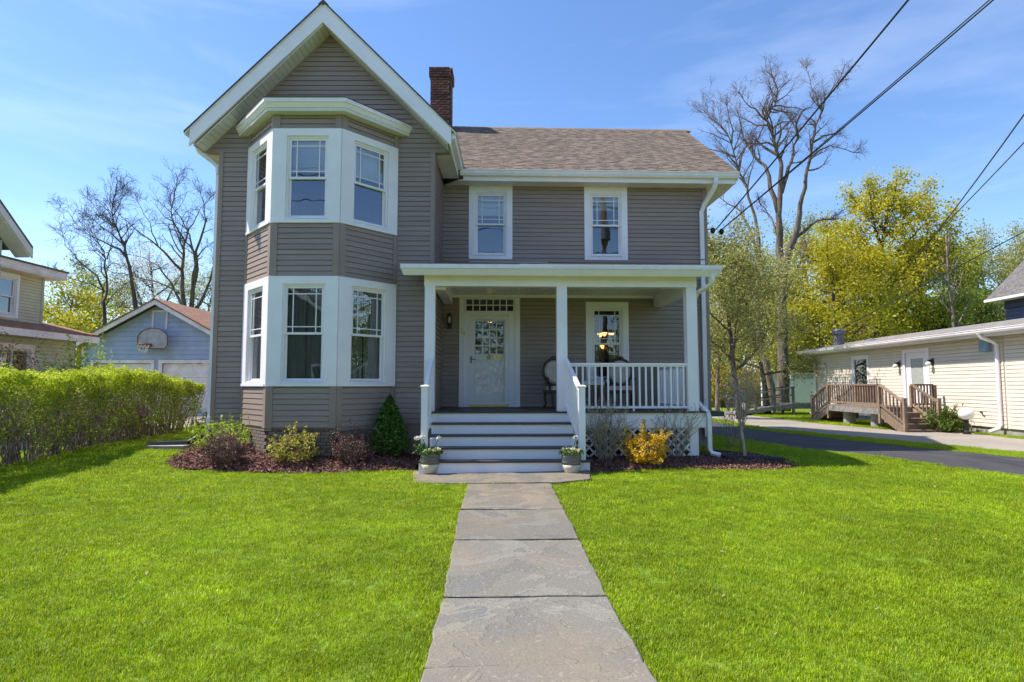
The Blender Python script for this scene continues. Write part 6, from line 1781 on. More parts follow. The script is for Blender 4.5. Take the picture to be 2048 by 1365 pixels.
def conifer(px, Y, ytop, rad, seed, label):
    top = at(px, ytop, Y); b = Vector((top.x, Y, g(top.x, Y))); H = top.z - b.z
    t = thing('conifer_tree', b, label, 'tree', 'dark conifers')
    MB().tube([b - Vector((0, 0, 0.1)), b + Vector((0, 0, H * 0.5)), top], [0.22, 0.13, 0.02], 8).build('trunk', 'bark_d', t)
    nr = np.random.default_rng(seed); br = MB(); C_ = []
    for k in range(90):
        f = 0.12 + 0.86 * k / 90; a = k * 2.4; L = rad * (1 - f) ** 0.8 * nr.uniform(0.75, 1.15) + 0.1
        p0 = b + Vector((0, 0, H * f)); e = p0 + Vector((math.cos(a) * L, math.sin(a) * L, -0.12 * L))
        br.tube([p0, p0.lerp(e, 0.5) + Vector((0, 0, 0.08 * L)), e], [0.03, 0.02, 0.006], 3, cap=False)
        n = int(70 * L / rad) + 12; tt = nr.uniform(0.15, 1, n)
        c = np.array(p0)[None] * (1 - tt[:, None]) + np.array(e)[None] * tt[:, None]; c += nr.normal(scale=(0.18, 0.18, 0.10), size=(n, 3)); C_.append(c)
    br.build('branches', 'bark_d', t, fix=False)
    quads('crown', leafquads(np.concatenate(C_), 0.24, nr, 0.35, 0.1), 'l_dark', t)
conifer(1882, 50, 470, 3.4, 41, 'dark pointed conifer behind the birch')
conifer(1850, 43, 600, 3.0, 42, 'dark low conifer behind the cream roof')
grown_tree('olive_tree', 'hazy olive tree far behind the porch corner', 1450, 46, 470, 5.0, 43, 'bark', ('l_olive', 7, 0.15, 0.4), 0.2, 0.15, 12, 2, 1.1, 0.46, (10, 60), 'leafing trees')
grown_tree('olive_tree', 'hazy olive tree far behind the tall bare trunk', 1560, 48, 500, 5.0, 44, 'bark', ('l_olive', 7, 0.15, 0.4), 0.2, 0.15, 12, 2, 1.1, 0.46, (10, 60), 'leafing trees')
grown_tree('olive_tree', 'thin pale tree leaning beside the driveway far behind', 1428, 30, 560, 2.4, 45, 'bark_l', ('l_olive', 8, 0.10, 0.25), 0.12, 0.2, 10, 2, 1.0, 0.5, (10, 60), 'leafing trees', 0.05)
grown_tree('lime_tree', 'low lime green tree behind the grey ramp', 1600, 43, 610, 4.2, 46, 'bark_d', ('l_lime', 8, 0.15, 0.35), 0.14, 0.15, 11, 2, 1.1, 0.46, (5, 50), 'leafing trees')
grown_tree('pale_tree', 'hazy yellow-green tree rising behind the tall bare tree', 1612, 47, 395, 5.2, 47, 'bark', ('l_lime', 5, 0.14, 0.4), 0.2, 0.15, 14, 2, 1.1, 0.46, (15, 60), 'leafing trees')
grown_tree('pale_tree', 'pale spring tree between the birch and the navy roof', 1930, 50, 465, 5.4, 48, 'bark', ('l_lime', 8, 0.15, 0.4), 0.2, 0.15, 12, 2, 1.1, 0.46, (10, 60), 'leafing trees')
grown_tree('pale_tree', 'low pale tree right behind the navy house', 2075, 48, 490, 5.4, 49, 'bark', ('l_olive', 9, 0.15, 0.4), 0.2, 0.15, 12, 2, 1.1, 0.46, (10, 60), 'leafing trees')
# ---- leafing trees, left side
grown_tree('lime_tree', 'yellow-green tree at the left beside the sage house', 130, 38, 560, 3.6, 51, 'bark_d', ('l_maple', 8, 0.15, 0.34), 0.14, 0.2, 10, 2, 1.1, 0.46, (10, 55), 'leafing trees')
grown_tree('lime_tree', 'pale lime tree behind the garage', 205, 42, 520, 4.4, 52, 'bark_d', ('l_lime', 6, 0.15, 0.4), 0.15, 0.2, 10, 2, 1.1, 0.46, (10, 55), 'leafing trees')
grown_tree('blossom_tree', 'white blossoming tree behind the many-stemmed bare tree', 330, 44, 478, 5.6, 53, 'bark_d', ('l_blossom', 5, 0.11, 0.4), 0.2, 0.2, 12, 2, 1.15, 0.46, (10, 60), 'leafing trees')
grown_tree('lime_tree', 'pale green tree against the left house corner', 408, 50, 490, 5.0, 54, 'bark_d', ('l_lime', 6, 0.15, 0.4), 0.2, 0.2, 11, 2, 1.1, 0.46, (10, 60), 'leafing trees')
grown_tree('lime_tree', 'small yellow-green tree low behind the sage house', 70, 44, 585, 3.4, 55, 'bark_d', ('l_lime', 6, 0.15, 0.4), 0.15, 0.2, 9, 2, 1.0, 0.46, (10, 60), 'leafing trees')
# ---- far wood that reads as one mass
def woods(x0, x1, Y, h, n, lm, seed, label, lsize=0.42):
    nr = np.random.default_rng(seed)
    xs = nr.uniform(x0, x1, n); top = h * (0.62 + 0.2 * np.sin(xs * 0.35 + seed) + 0.14 * np.sin(xs * 0.9) + 0.08 * np.sin(xs * 2.3))
    zs = top * nr.uniform(0, 1, n) ** 0.75; ys = Y + nr.uniform(-4, 4, n)
    quads('woods', leafquads(np.stack([xs, ys, zs], 1), lsize, nr, 0.75), lm, kind='stuff', label=label)
woods(-75, -14, 66, 9.5, 26000, 'l_lime', 61, 'pale spring woodland behind the garage')
woods(10, 100, 72, 12.5, 46000, 'l_green', 62, 'green woodland behind the cream building')
woods(8, 44, 60, 7.0, 26000, 'l_olive', 63, 'olive undergrowth below the bare trees')
woods(-38, 48, -30, 14.0, 60000, 'l_green', 64, 'woodland across the street, mirrored in the lower windows', 0.3)
def shrub(name, label, c, rx, ry, h, n, size, lm, seed, shape='ball', stems=14, sm='twig', aspect=0.6, cat='shrub', group=None, sr=0.006, lump=0.35, shell=0.55):
    """stems fanning up from the base and leaves through the volume, denser to the outside"""
    nr = np.random.default_rng(seed); rng = random.Random(seed)
    x, y, z = c
    t = thing(name, (x, y, z), label, cat, group)
    q = MB()
    for i in range(stems):
        a = rng.uniform(0, 2 * math.pi); r = rng.uniform(0.2, 0.95)
        e = Vector((x + rx * r * math.cos(a), y + ry * r * math.sin(a), z + h * (1 - 0.45 * r) * rng.uniform(0.75, 1.0)))
        b = Vector((x + rx * 0.18 * math.cos(a), y + ry * 0.18 * math.sin(a), z - 0.03))
        pts = [b, b.lerp(e, 0.5) + Vector((rng.gauss(0, 0.03), rng.gauss(0, 0.03), 0.06 * h)), e]
        q.tube(pts, [sr * 1.4, sr, sr * 0.5], 4, cap=False)
        for k in range(3):
            p = pts[1].lerp(e, rng.random()); d = branchdir(rng, (e - pts[1]).normalized(), 0.6)
            q.tube([p, p + d * h * 0.22], [sr * 0.6, sr * 0.35], 3, cap=False)
    q.build('stems', sm, t, fix=False)
    if n:
        m = int(n * 1.9)
        d = nr.normal(size=(m, 3)); d /= np.linalg.norm(d, axis=1)[:, None]
        rad = nr.uniform(0, 1, m) ** (1 / 3.0); rad = shell * np.maximum(rad, nr.uniform(0.7, 1.02, m)) + (1 - shell) * rad
        ang = np.arctan2(d[:, 1], d[:, 0])
        bump = 1 + lump * 0.5 * (np.sin(ang * 3 + seed) * np.cos(d[:, 2] * 4 + seed) + 0.6 * np.sin(ang * 7 + d[:, 2] * 5))
        if shape == 'cone':
            u = nr.uniform(0, 1, m) ** 0.75; w_ = (1 - u) ** 0.75 * np.minimum(1, 0.55 + u * 3.0)
            rr = np.sqrt(nr.uniform(0.25, 1.05, m)) * w_ * bump
            P = np.stack([x + rx * rr * np.cos(ang), y + ry * rr * np.sin(ang), z + 0.03 + h * u], 1)
        else:
            P = np.stack([x + rx * d[:, 0] * rad * bump, y + ry * d[:, 1] * rad * bump, z + h * 0.5 + h * 0.52 * d[:, 2] * rad * bump], 1)
        f = np.sin(P[:, 0] * 17 + seed) * np.sin(P[:, 1] * 19) * np.sin(P[:, 2] * 21 + 2)
        P = P[f > -0.28][:n]
        # uneven outline: sprigs that stick out of the mass
        S_ = []
        for k in range(34):
            b_ = P[nr.integers(0, len(P))]; v_ = b_ - np.array([x, y, z + h * 0.25]); v_ /= np.linalg.norm(v_) + 1e-6
            m_ = int(n / 110) + 4; tt = nr.uniform(0, 0.20 * h + 0.06, m_)
            S_.append(b_ + v_ * tt[:, None] + np.array([0, 0, 0.5]) * tt[:, None] + nr.normal(scale=size * 0.45, size=(m_, 3)))
        P = np.concatenate([P] + (S_ if shape != 'cone' else []))
        P = P[P[:, 2] > z + 0.02]
        quads('foliage', leafquads(P, size, nr, aspect), lm, t)
    return t
def gp(px, py, dz=0.05):
    p = og(px, py); return (p.x, p.y, p.z + dz)
shrub('green_shrub', 'bright green leafy shrub at the left house corner', gp(448, 903), 0.55, 0.45, 0.52, 900, 0.055, 'l_bright', 71, stems=16)
shrub('barberry_shrub', 'dark purple shrub in front of the bright green one', gp(449, 934), 0.34, 0.32, 0.50, 3200, 0.030, 'l_purple', 72, stems=24, lump=0.2)
shrub('azalea_shrub', 'yellow-green and reddish shrub under the bay', gp(588, 931), 0.42, 0.34, 0.50, 1100, 0.055, 'l_mixed', 73, stems=20)
shrub('barberry_shrub', 'dark purple shrub beside the cone-shaped boxwood', gp(702, 930), 0.36, 0.34, 0.52, 3400, 0.030, 'l_purple', 74, stems=24, lump=0.2)
shrub('boxwood', 'cone-shaped dark green boxwood between bay and steps', gp(778, 917), 0.45, 0.43, 1.12, 7500, 0.055, 'l_box', 75, 'cone', stems=12, lump=0.25)
shrub('golden_spirea', 'golden yellow spirea shrub in front of the lattice', gp(1292, 934), 0.40, 0.36, 0.58, 3000, 0.042, 'l_gold', 76, stems=22, lump=0.3)
shrub('plant_clump', 'green leafy clump beside the wooden steps', (13.35, 18.55, 0.1), 0.5, 0.4, 0.62, 900, 0.17, 'l_green', 77, stems=10, aspect=0.22)
shrub('garden_shrub', 'tall green bush out of frame at right, mirrored in the lower bay window', (17.5, 8.6, 0.0), 1.6, 3.2, 4.6, 16000, 0.18, 'l_green', 83, stems=40, sr=0.02)
shrub('forsythia', 'yellow forsythia shrubs left of the bare trunks', (15.2 - 1.0, 39.5, 0.1), 2.4, 1.2, 2.7, 5000, 0.13, 'l_fors', 78, stems=40, sr=0.015)
shrub('forsythia', 'low yellow forsythia shrub behind the ramp', (17.4, 41.5, 0.1), 2.0, 1.2, 2.2, 3000, 0.13, 'l_fors', 79, stems=30, sr=0.015)
shrub('garden_shrub', 'orange-pink leaved shrub at the left edge behind the hedge', (-11.0, 13.0, 0.2), 0.9, 0.7, 2.35, 1300, 0.06, 'l_orange', 80, stems=40, sr=0.008)
shrub('garden_shrub', 'green shrub with tall shoots rising behind the hedge', (-10.4, 14.5, 0.2), 1.0, 0.6, 2.1, 2600, 0.065, 'l_bright', 81, stems=40, sr=0.008, lump=0.7)
shrub('garden_shrub', 'small dark green shrub at the far end of the hedge', (-7.9, 16.0, 0.22), 0.45, 0.4, 0.5, 1000, 0.055, 'l_green', 82)
for k, (px, Y, h, w_, lm) in enumerate(((1440, 40, 2.2, 3.0, 'l_olive'), (1500, 44, 2.6, 3.2, 'l_green'), (1600, 48, 3.0, 3.4, 'l_lime'))):
    p = at(px, 790, Y)
    shrub('undergrowth_bush', ['olive bush low behind the porch corner', 'green bush low behind the bare trunks', 'lime bush low beside the white fence'][k], (p.x, Y, 0.05), w_, 1.5, h, 3200, 0.15, lm, 90 + k, stems=30, sr=0.015)
# twiggy shrubs in front of the lattice and the little tree by the drive
def twiggy(name, label, c, w_, h, n, seed, lm='l_bud', buds=700, clear=0.0, cat='shrub'):
    rng = random.Random(seed); nr = np.random.default_rng(seed)
    t = thing(name, c, label, cat)
    wood, tw, tips = MB(), MB(), []
    b = Vector(c)
    if clear:
        top = b + Vector((-0.06, 0, clear)); wood.tube([b - Vector((0, 0, 0.05)), b.lerp(top, 0.5) + Vector((0.01, 0, 0)), top], [0.032, 0.026, 0.026], 8)
        b = top
    for i in range(n):
        a = rng.uniform(0, 2 * math.pi); r = math.sqrt(rng.random())
        s0 = b + Vector((math.cos(a) * (0.10 if not clear else 0.01), math.sin(a) * (0.10 if not clear else 0.01), -0.02))
        d = Vector((math.cos(a) * r * w_ / h, math.sin(a) * r * w_ / h * 0.8, 1)).normalized()
        L = (h - clear) * rng.uniform(0.75, 1.08) * (1.05 - 0.2 * r)
        pts = wander(rng, s0, d, L, 6, 0.07, 0.02)
        r0 = rng.uniform(0.005, 0.009)
        tw.tube(pts, [r0 * (1 - 0.12 * j) for j in range(7)], 4, cap=False)
        sprout(rng, wood, tw, tips, pts, r0, 0.003, 1, 3 if clear else 2, 1.0, 0.25, 0.3, 0.10, 0.12)
        tips.extend(pts[3:])
    if wood.f: wood.build('trunk', 'twig_l', t, fix=False)
    tw.build('twigs', 'twig_l', t, fix=False, kind='stuff')
    if buds:
        c_ = np.array([tuple(p) for p in tips]); c_ = c_[nr.integers(0, len(c_), buds)] + nr.normal(scale=0.012, size=(buds, 3))
        quads('buds', leafquads(c_, 0.026, nr, 0.6), lm, t)
twiggy('bare_shrub', 'twiggy bare shrub with green buds left of the golden spirea', gp(1211, 927), 0.42, 1.02, 52, 101, buds=800)
twiggy('bare_shrub', 'twiggy bare shrub right of the golden spirea', gp(1352, 921), 0.42, 0.94, 44, 102, buds=260)
twiggy('small_bare_tree', 'small bare ornamental tree standing in the mulch by the driveway', gp(1491, 924), 0.62, 1.62, 15, 103, buds=60, clear=0.55, cat='tree')
twiggy('bare_shrub', 'sparse bare shrub against the right house corner', (5.1, 14.0, 0.1), 0.35, 1.7, 14, 104, buds=60)
# ---- dead leaves lying on the lawn
n_ = 90
P_ = np.stack([NP.uniform(-8, 8, n_), NP.uniform(3.2, 10, n_)], 1)
P_ = P_[np.abs(P_[:, 0]) > 1.1]
z_ = np.array([g(a, b) for a, b in P_]) + 0.04
M['deadleaf'] = leaf_mat('dead_leaves', (0.28, 0.15, 0.07), (0.50, 0.36, 0.22), 0.2)
quads('fallen_leaves', leafquads(np.stack([P_[:, 0], P_[:, 1], z_], 1), 0.042, NP, 0.6, 0.6), 'deadleaf', kind='stuff', label='dead brown leaves scattered on the lawn')
# ---- hedge
def hedge():
    nr = np.random.default_rng(5); rng = random.Random(5)
    A_, B_ = Vector((-8.25, 5.5)), Vector((-8.57, 15.8)); L = (B_ - A_).length
    d = (B_ - A_) / L; n_ = Vector((d.y, -d.x))
    t = thing('hedge', (-8.45, 10.5, 0.2), 'clipped bright green hedge along the left edge of the lawn', 'hedge')
    def pos(s, w, z):
        return np.stack([A_.x + d.x * s + n_.x * w, A_.y + d.y * s + n_.y * w, z], 1)
    q = MB()
    for i in range(800):
        s = rng.uniform(0, L); w = rng.gauss(0, 0.13); b = A_ + d * s + n_ * w
        z0 = g(b.x, b.y)
        e = b + d * rng.gauss(0, 0.22) + n_ * (rng.gauss(0, 0.28)); zt = z0 + rng.uniform(0.8, 1.38)
        m_ = (b + e) / 2 + n_ * rng.gauss(0, 0.05)
        q.tube([(b.x, b.y, z0 - 0.03), (m_.x, m_.y, (z0 + zt) / 2), (e.x, e.y, zt)], [rng.uniform(0.007, 0.016), 0.007, 0.003], 4, cap=False)
        for k in range(3):
            f = rng.uniform(0.3, 0.95); p = Vector((b.x + (e.x - b.x) * f, b.y + (e.y - b.y) * f, z0 + (zt - z0) * f))
            dd = Vector((rng.gauss(0, 1), rng.gauss(0, 1), 0.8)).normalized()
            q.tube([p, p + dd * rng.uniform(0.12, 0.3)], [0.004, 0.002], 3, cap=False)
    q.build('stems', 'twig', t, fix=False)
    def topz(s): return 1.47 - 0.30 * np.clip((s - 7.5) / 3.3, 0, 1) ** 1.5 + 0.045 * np.sin(s * 1.9) + 0.03 * np.sin(s * 4.7 + 1) + 0.02 * np.sin(s * 9.3)
    def gz_(s): return np.array([g(A_.x + d.x * v, A_.y + d.y * v) for v in s])
    # crown shell: dense bright leaves on top and upper sides, thinning downwards
    def batch(n, zlo, zhi, pw, wmax, size, lm, nm, thin):
        s = nr.uniform(0, L, n); u = nr.uniform(0, 1, n) ** pw
        z = zlo + (zhi - zlo) * u
        side = nr.choice((-1, 1), n, p=(0.25, 0.75)) * 1.0
        w = side * wmax * (1 - 0.55 * nr.uniform(0, 1, n) ** 1.6) * (1 + 0.10 * np.sin(s * 3.1) + 0.08 * np.sin(s * 7 + z * 4))
        f = np.sin(s * 6.3) * np.sin(z * 8 + s * 2) + 0.5 * np.sin(s * 13 + z * 11)
        keep = f > thin * (1 - (z - zlo) / (zhi - zlo + 1e-6)) - 0.85
        end = np.minimum(1, (L - s) / 0.25 + 0.6)
        s, z, w = s[keep], z[keep], (w * end)[keep]
        zz = gz_(s) + z * topz(s) / 1.5
        quads(nm, leafquads(pos(s, w, zz), size, nr, 0.6), lm, t)
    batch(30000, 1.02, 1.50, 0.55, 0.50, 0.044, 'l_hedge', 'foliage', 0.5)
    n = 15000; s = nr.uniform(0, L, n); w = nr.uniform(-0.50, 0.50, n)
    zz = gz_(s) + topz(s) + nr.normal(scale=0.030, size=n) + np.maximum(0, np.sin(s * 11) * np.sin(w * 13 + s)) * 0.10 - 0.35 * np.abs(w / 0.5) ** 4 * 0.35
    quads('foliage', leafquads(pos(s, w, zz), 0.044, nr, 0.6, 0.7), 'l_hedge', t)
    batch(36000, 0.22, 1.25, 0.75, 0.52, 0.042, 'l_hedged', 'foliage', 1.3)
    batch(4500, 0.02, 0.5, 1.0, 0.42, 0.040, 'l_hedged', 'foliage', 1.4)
hedge()

# ================================================================== WIRES AND WHAT THE WINDOWS REFLECT
M['polew'] = mat('weathered_pole_wood', (0.17, 0.125, 0.09), 0.9, 0.25, 4, 0.4, 30, (5, 5, 0.5))
pole = thing('utility_pole', (6.8, -6, g(6.8, -6)), 'utility pole with transformer across the lawn, mirrored in the upper right window', 'utility pole')
MB().tube([(6.8, -6, -0.6), (6.8, -6, 12.8)], [0.19, 0.14], 14).build('pole', 'polew', pole, smooth=True)
MB().box(5.6, 8.0, -6.2, -6.08, 12.0, 12.12).build('crossarm', 'polew', pole)
q = MB(); q.lathe((6.8, -5.62, 9.9), [(0.2, 0), (0.25, 0.03), (0.25, 0.95), (0.2, 1.0), (0.05, 1.05), (0.05, 1.2)], 16); q.build('transformer', 'greyp', pole)
def wire(label, pts, r=0.014, sag=0.0, n=24, name='power_line', group='overhead wires'):
    pts = [Vector(p) for p in pts]
    a, b = pts[0], pts[-1]; path = []
    for i in range(n + 1):
        t = i / n; u = t * (len(pts) - 1); k = min(int(u), len(pts) - 2)
        p = pts[k].lerp(pts[k + 1], u - k); p = p - Vector((0, 0, sag * 4 * t * (1 - t)))
        path.append(p)
    MB().tube(path, r, 6).build(name, 'black', label=label, cat='cable', group=group)
br0 = FM(4.98, 14.18, 5.34)
wire('black service cable from house corner to top centre of the sky', [br0, (6.8, -5.85, 10.95)], 0.016, 0.2)
wire('lower service cable from house corner to upper right sky', [br0 + Vector((0.05, 0, -0.08)), (10.04, -6.0, 10.75)], 0.013, 0.2)
wire('thin cable running just beside the lower service cable', [br0 + Vector((0.08, 0, -0.05)), (10.25, -6.0, 10.95)], 0.010, 0.16)
far = at(1700, 690, 55)
wire('steep cable crossing the right edge above the maple', [at(2230, -30, 11), at(1690, 640, 60)], 0.022, 1.3)
wire('second cable crossing the right edge below the steep one', [at(2230, 92, 11), at(1690, 628, 60)], 0.018, 0.5)
wire('lowest cable passing above the navy house roof', [at(2250, 356, 14), at(1500, 755, 34)], 0.016, 0.0)
NTH = ('lowest', 'second lowest', 'middle', 'second highest', 'highest')
for k, z in enumerate((8.9, 9.3, 10.7, 11.9, 12.2)):
    for side, xe in (('left', -60), ('right', 60)):
        wire('%s street cable running %s from the utility pole behind the viewer' % (NTH[k], side), [(xe, -6.0 + 0.1 * k, z + 0.4), (6.8, -6 + 0.1 * k, z)], 0.018, 0.5, group='street cables', name='street_cable')
grown_tree('street_tree', 'bare street tree mirrored in the lower bay window', 0, 0, 12.0, 4.5, 111, 'bark_d', ('l_olive', 1, 0.10, 0.15), 0.24, 0.3, 10, 2, 1.0, 0.46, (20, 60), 'street trees', pos=(-6.5, -12.0))
grown_tree('street_tree', 'leafing street tree mirrored in the right bay window', 0, 0, 9.0, 4.5, 112, 'bark_d', ('l_lime', 3, 0.14, 0.2), 0.24, 0.25, 10, 2, 1.0, 0.46, (10, 60), 'street trees', pos=(20.5, 6.5))
grown_tree('street_tree', 'leafing street tree mirrored in the porch glass', 0, 0, 8.0, 4.0, 113, 'bark_d', ('l_lime', 3, 0.14, 0.2), 0.22, 0.25, 9, 2, 1.0, 0.46, (10, 60), 'street trees', pos=(2.5, -16))
ac = thing('grey_house', (-14, -20, -0.5), 'dark grey gabled house across the street, mirrored in the lower bay window', 'house')
q = MB(); q.box(-19.5, -10.5, -28, -18, -0.6, 4.6); q.prism([(-19.5, -18.0, 4.6), (-10.5, -18.0, 4.6), (-15, -18.0, 8.2)], [(-19.5, -18.2, 4.6), (-10.5, -18.2, 4.6), (-15, -18.2, 8.2)]); q.build('wall', 'slate', ac)
for s in (-1, 1):
    q = MB(); q.hexa([(-15, -17.5, 8.4), (-15 + s * 5.2, -17.5, 4.3), (-15 + s * 5.2, -28.5, 4.3), (-15, -28.5, 8.4), (-15, -17.5, 8.6), (-15 + s * 5.2, -17.5, 4.5), (-15 + s * 5.2, -28.5, 4.5), (-15, -28.5, 8.6)]); q.build('roof', 'slate', ac)
    q = MB(); q.hexa([(-15, -17.48, 8.1), (-15 + s * 5.2, -17.48, 4.0), (-15 + s * 5.2, -17.53, 4.0), (-15, -17.53, 8.1), (-15, -17.48, 8.4), (-15 + s * 5.2, -17.48, 4.3), (-15 + s * 5.2, -17.53, 4.3), (-15, -17.53, 8.4)]); q.build('rake_fascia', 'whitew', ac)
for x in (-17.6, -13.4):
    f_ = MB().box(x, x + 1.2, -17.98, -17.92, 1.2, 2.9).build('window', 'whitew', ac); MB().box(x + 0.1, x + 1.1, -17.92, -17.91, 1.3, 2.8).build('pane', 'screen', f_)

# ================================================================== MULCH CHIPS AND GRASS
def inpoly(P, poly):
    x, y = P[:, 0], P[:, 1]; ins = np.zeros(len(P), bool); n = len(poly)
    for i in range(n):
        x0, y0 = poly[i]; x1, y1 = poly[(i + 1) % n]
        c = ((y0 > y) != (y1 > y)) & (x < (x1 - x0) * (y - y0) / (y1 - y0 + 1e-12) + x0)
        ins ^= c
    return ins
garr = np.vectorize(g)
for poly, n, lab in ((BEDL, 16000, 'reddish brown mulch chips under the bay window'), (BEDR, 13000, 'reddish brown mulch chips in front of the lattice')):
    pa = np.array(poly); lo, hi = pa.min(0), pa.max(0)
    P = NP.uniform(lo - 0.02, hi, size=(n, 2)); P = P[inpoly(P, poly)]
    z = garr(P[:, 0], P[:, 1]) + 0.01
    # follow the mound: drop a ray on the bed mesh height by distance to the outline
    fe = pa[:len(pa) // 2]
    dist = np.min(np.linalg.norm(P[:, None, :] - fe[None], axis=2), axis=1)
    z = z + 0.072 * np.clip(dist / 0.22, 0, 1) ** 0.7 + NP.uniform(0.0, 0.015, len(P))
    V = leafquads(np.stack([P[:, 0], P[:, 1], z], 1), 0.055, NP, 0.35, 0.9, 0.5, 0.1)
    quads('mulch', V, 'mulch', kind='stuff', label=lab)

def grass_mat():
    """blades: own shade per blade, tone of each tuft and slow drifts of colour across the lawn"""
    m, nt = new_mat('grass_blades')
    N, Lk = nt.nodes, nt.links
    out = N.new('ShaderNodeOutputMaterial'); ge = N.new('ShaderNodeNewGeometry'); oi = N.new('ShaderNodeObjectInfo')
    ad = N.new('ShaderNodeMath'); ad.operation = 'ADD'; fr = N.new('ShaderNodeMath'); fr.operation = 'FRACT'
    Lk.new(ge.outputs['Random Per Island'], ad.inputs[0]); Lk.new(oi.outputs['Random'], ad.inputs[1]); Lk.new(ad.outputs[0], fr.inputs[0])
    ra = N.new('ShaderNodeValToRGB'); e = ra.color_ramp.elements
    e[0].color = (0.125, 0.215, 0.004, 1); e[1].color = (0.66, 0.68, 0.13, 1)
    for pos, c in ((0.45, (0.32, 0.43, 0.007)), (0.82, (0.52, 0.63, 0.018)), (0.93, (0.54, 0.64, 0.04))):
        k = e.new(pos); k.color = (*c, 1)
    Lk.new(fr.outputs[0], ra.inputs['Fac'])
    cur = ra.outputs['Color']
    for sc, lo, hi in ((0.55, 0.84, 1.16), (3.2, 0.86, 1.14), (14.0, 0.80, 1.20)):
        no = N.new('ShaderNodeTexNoise'); no.inputs['Scale'].default_value = sc; no.inputs['Detail'].default_value = 3
        Lk.new(ge.outputs['Position'], no.inputs['Vector'])
        mr = N.new('ShaderNodeMapRange'); mr.inputs['From Min'].default_value = 0.32; mr.inputs['From Max'].default_value = 0.68; mr.inputs['To Min'].default_value = lo; mr.inputs['To Max'].default_value = hi
        Lk.new(no.outputs['Fac'], mr.inputs['Value'])
        mm = N.new('ShaderNodeVectorMath'); mm.operation = 'SCALE'; Lk.new(cur, mm.inputs[0]); Lk.new(mr.outputs['Result'], mm.inputs['Scale']); cur = mm.outputs['Vector']
    no = N.new('ShaderNodeTexNoise'); no.inputs['Scale'].default_value = 1.3; no.inputs['Detail'].default_value = 4
    Lk.new(ge.outputs['Position'], no.inputs['Vector'])
    mr = N.new('ShaderNodeMapRange'); mr.inputs['From Min'].default_value = 0.45; mr.inputs['From Max'].default_value = 0.75; mr.inputs['To Max'].default_value = 0.45
    Lk.new(no.outputs['Fac'], mr.inputs['Value'])
    mx = N.new('ShaderNodeMix'); mx.data_type = 'RGBA'; mx.inputs['B'].default_value = (0.21, 0.37, 0.012, 1)
    Lk.new(mr.outputs['Result'], mx.inputs['Factor']); Lk.new(cur, mx.inputs['A'])
    bs = N.new('ShaderNodeBsdfPrincipled'); bs.inputs['Roughness'].default_value = 0.42; bs.inputs['Specular IOR Level'].default_value = 0.4
    tr = N.new('ShaderNodeBsdfTranslucent'); ms = N.new('ShaderNodeMixShader'); ms.inputs['Fac'].default_value = 0.5
    Lk.new(mx.outputs['Result'], bs.inputs['Base Color']); Lk.new(mx.outputs['Result'], tr.inputs['Color'])
    Lk.new(bs.outputs['BSDF'], ms.inputs[1]); Lk.new(tr.outputs['BSDF'], ms.inputs[2]); Lk.new(ms.outputs['Shader'], out.inputs['Surface'])
    return m
M['grass'] = grass_mat()
def clump(seed, n, rad, hmin, hmax, wid):
    nr = np.random.default_rng(seed); vs = []; fs = []
    for i in range(n):
        r = rad * math.sqrt(nr.uniform()); a = nr.uniform(0, 6.283); x, y = r * math.cos(a), r * math.sin(a)
        h = nr.uniform(hmin, hmax); th = nr.uniform(0, 6.283); lx, ly = math.cos(th), math.sin(th); bend = nr.uniform(0.1, 0.95) * h
        px_, py_ = -ly * wid * 0.5, lx * wid * 0.5
        b = len(vs)
        vs += [(x - px_, y - py_, -0.004), (x + px_, y + py_, -0.004), (x - px_ * 0.8 + lx * bend * 0.35, y - py_ * 0.8 + ly * bend * 0.35, h * 0.6), (x + px_ * 0.8 + lx * bend * 0.35, y + py_ * 0.8 + ly * bend * 0.35, h * 0.6), (x + lx * bend, y + ly * bend, h)]
        fs += [(b, b + 1, b + 3, b + 2), (b + 2, b + 3, b + 4)]
    me = bpy.data.meshes.new('grass_clump'); me.from_pydata(vs, [], fs); me.materials.append(M['grass'])
    return bpy.data.objects.new('grass_clump', me)
src = bpy.data.collections.new('grass_clumps')
for k in range(5):
    src.objects.link(clump(200 + k, 75, 0.10, 0.016, 0.042, 0.0040))
HOUSE_FP = [(-6.05, 12.3), (-6.05, 20), (4.7, 20.3), (4.7, 14.0), (3.6, 14), (3.6, 11.6), (-1.8, 11.6), (-1.8, 12.3)]
STEPS_FP = [(-1.76, 10.5), (1.26, 10.5), (1.26, 11.7), (-1.8, 11.7)]
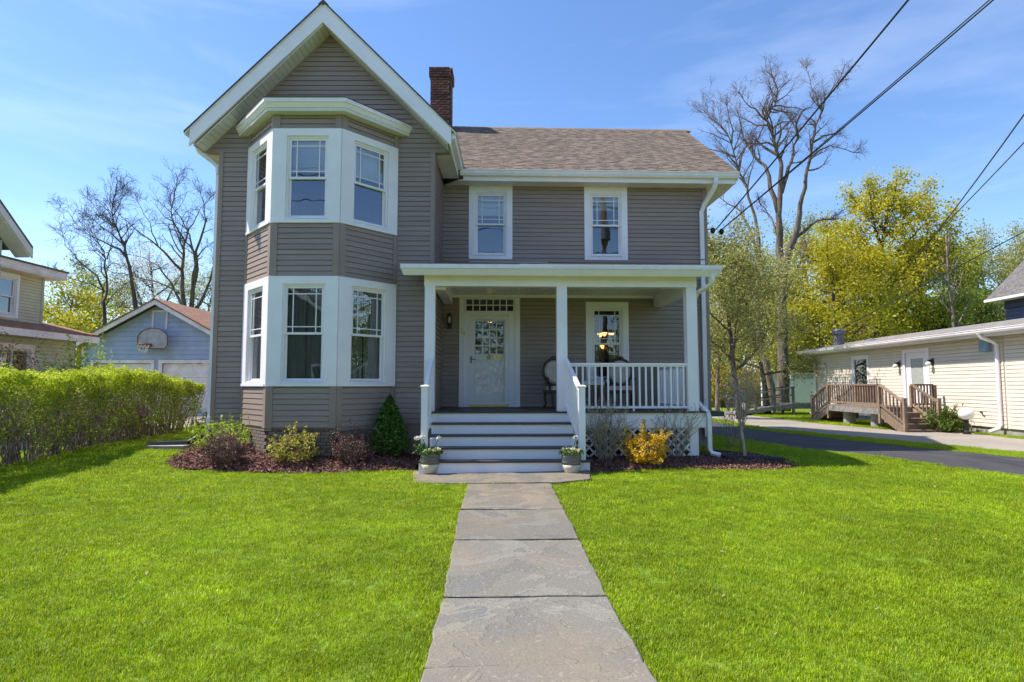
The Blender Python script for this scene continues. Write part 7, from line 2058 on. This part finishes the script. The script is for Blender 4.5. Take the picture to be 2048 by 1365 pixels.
def lawn_points():
    out = []
    for (x0, x1, y0, y1, dens, sc) in ((-6.5, 6.5, 2.0, 5.0, 330, 0.85), (-8.6, 9.5, 5.0, 8.0, 260, 0.95), (-9.2, 12.5, 8.0, 13.5, 180, 1.1), (-10, 14.5, 13.5, 20.0, 90, 1.35), (-12, 16, 20.0, 32.0, 40, 1.9)):
        n = int((x1 - x0) * (y1 - y0) * dens)
        P = NP.uniform((x0, y0), (x1, y1), size=(n, 2))
        P = P[np.abs(P[:, 0]) < 1.2 * P[:, 1] + 1.2]
        for poly in (WALK, LAND, BEDL, BEDR, DRIVE, DRIVE2, DRIVE3, HOUSE_FP, STEPS_FP):
            P = P[~inpoly(P, poly)]
        out.append(np.concatenate([P, np.full((len(P), 1), sc)], 1))
    # a few weeds in the joints of the walk
    J_ = []
    for a, b in list(zip(GL, GR))[:6]:
        for k in range(16):
            t = NP.uniform(); p = a.lerp(b, t)
            if NP.uniform() < 0.6: J_.append((p.x, p.y + NP.uniform(-0.008, 0.008), 0.32))
    out.append(np.array(J_))
    # longer tufts leaning over the edges of the walk and landing
    E_ = []
    for side in (GL, GR):
        for a, b in zip(side[:-1], side[1:]):
            n = int((b - a).length * 60)
            for k in range(n):
                p = a.lerp(b, NP.uniform()); o_ = NP.normal(0, 0.018) + (0.05 if side is GR else -0.05)
                E_.append((p.x + o_, p.y, NP.uniform(0.8, 1.35)))
    out.append(np.array(E_))
    return np.concatenate(out)
LPn = lawn_points()
gzv = garr(LPn[:, 0], LPn[:, 1])
me = bpy.data.meshes.new('grass'); N_ = len(LPn)
me.vertices.add(N_); me.vertices.foreach_set('co', np.stack([LPn[:, 0], LPn[:, 1], gzv], 1).astype(np.float32).reshape(-1))
a_ = me.attributes.new('rot', 'FLOAT_VECTOR', 'POINT'); rv = np.zeros((N_, 3), np.float32); rv[:, 2] = NP.uniform(0, 6.283, N_); rv[:, 0] = NP.normal(0, 0.08, N_); a_.data.foreach_set('vector', rv.reshape(-1))
patch = 1 + 0.10 * np.sin(LPn[:, 0] * 1.3 + 2 * np.sin(LPn[:, 1] * 0.8)) * np.sin(LPn[:, 1] * 1.7)
a_ = me.attributes.new('size', 'FLOAT', 'POINT'); a_.data.foreach_set('value', (LPn[:, 2] * patch * NP.uniform(0.8, 1.25, N_)).astype(np.float32))
a_ = me.attributes.new('pick', 'INT', 'POINT'); a_.data.foreach_set('value', NP.integers(0, 5, N_).astype(np.int32))
me.materials.append(M['grass'])
gro = link('grass', me, kind='stuff', label='short green lawn grass blades')
ng = bpy.data.node_groups.new('scatter_grass', 'GeometryNodeTree')
ng.interface.new_socket('Geometry', in_out='INPUT', socket_type='NodeSocketGeometry')
ng.interface.new_socket('Geometry', in_out='OUTPUT', socket_type='NodeSocketGeometry')
gi = ng.nodes.new('NodeGroupInput'); go_ = ng.nodes.new('NodeGroupOutput')
ip = ng.nodes.new('GeometryNodeInstanceOnPoints'); ci = ng.nodes.new('GeometryNodeCollectionInfo')
ci.inputs['Collection'].default_value = src; ci.inputs['Separate Children'].default_value = True; ci.inputs['Reset Children'].default_value = True
ip.inputs['Pick Instance'].default_value = True
def named(nm, ty):
    n = ng.nodes.new('GeometryNodeInputNamedAttribute'); n.data_type = ty; n.inputs['Name'].default_value = nm
    return [o for o in n.outputs if o.enabled and o.name == 'Attribute'][0]
ng.links.new(gi.outputs[0], ip.inputs['Points']); ng.links.new(ci.outputs[0], ip.inputs['Instance'])
ng.links.new(named('rot', 'FLOAT_VECTOR'), ip.inputs['Rotation']); ng.links.new(named('size', 'FLOAT'), ip.inputs['Scale']); ng.links.new(named('pick', 'INT'), ip.inputs['Instance Index'])
ng.links.new(ip.outputs[0], go_.inputs[0])
md = gro.modifiers.new('scatter', 'NODES'); md.node_group = ng
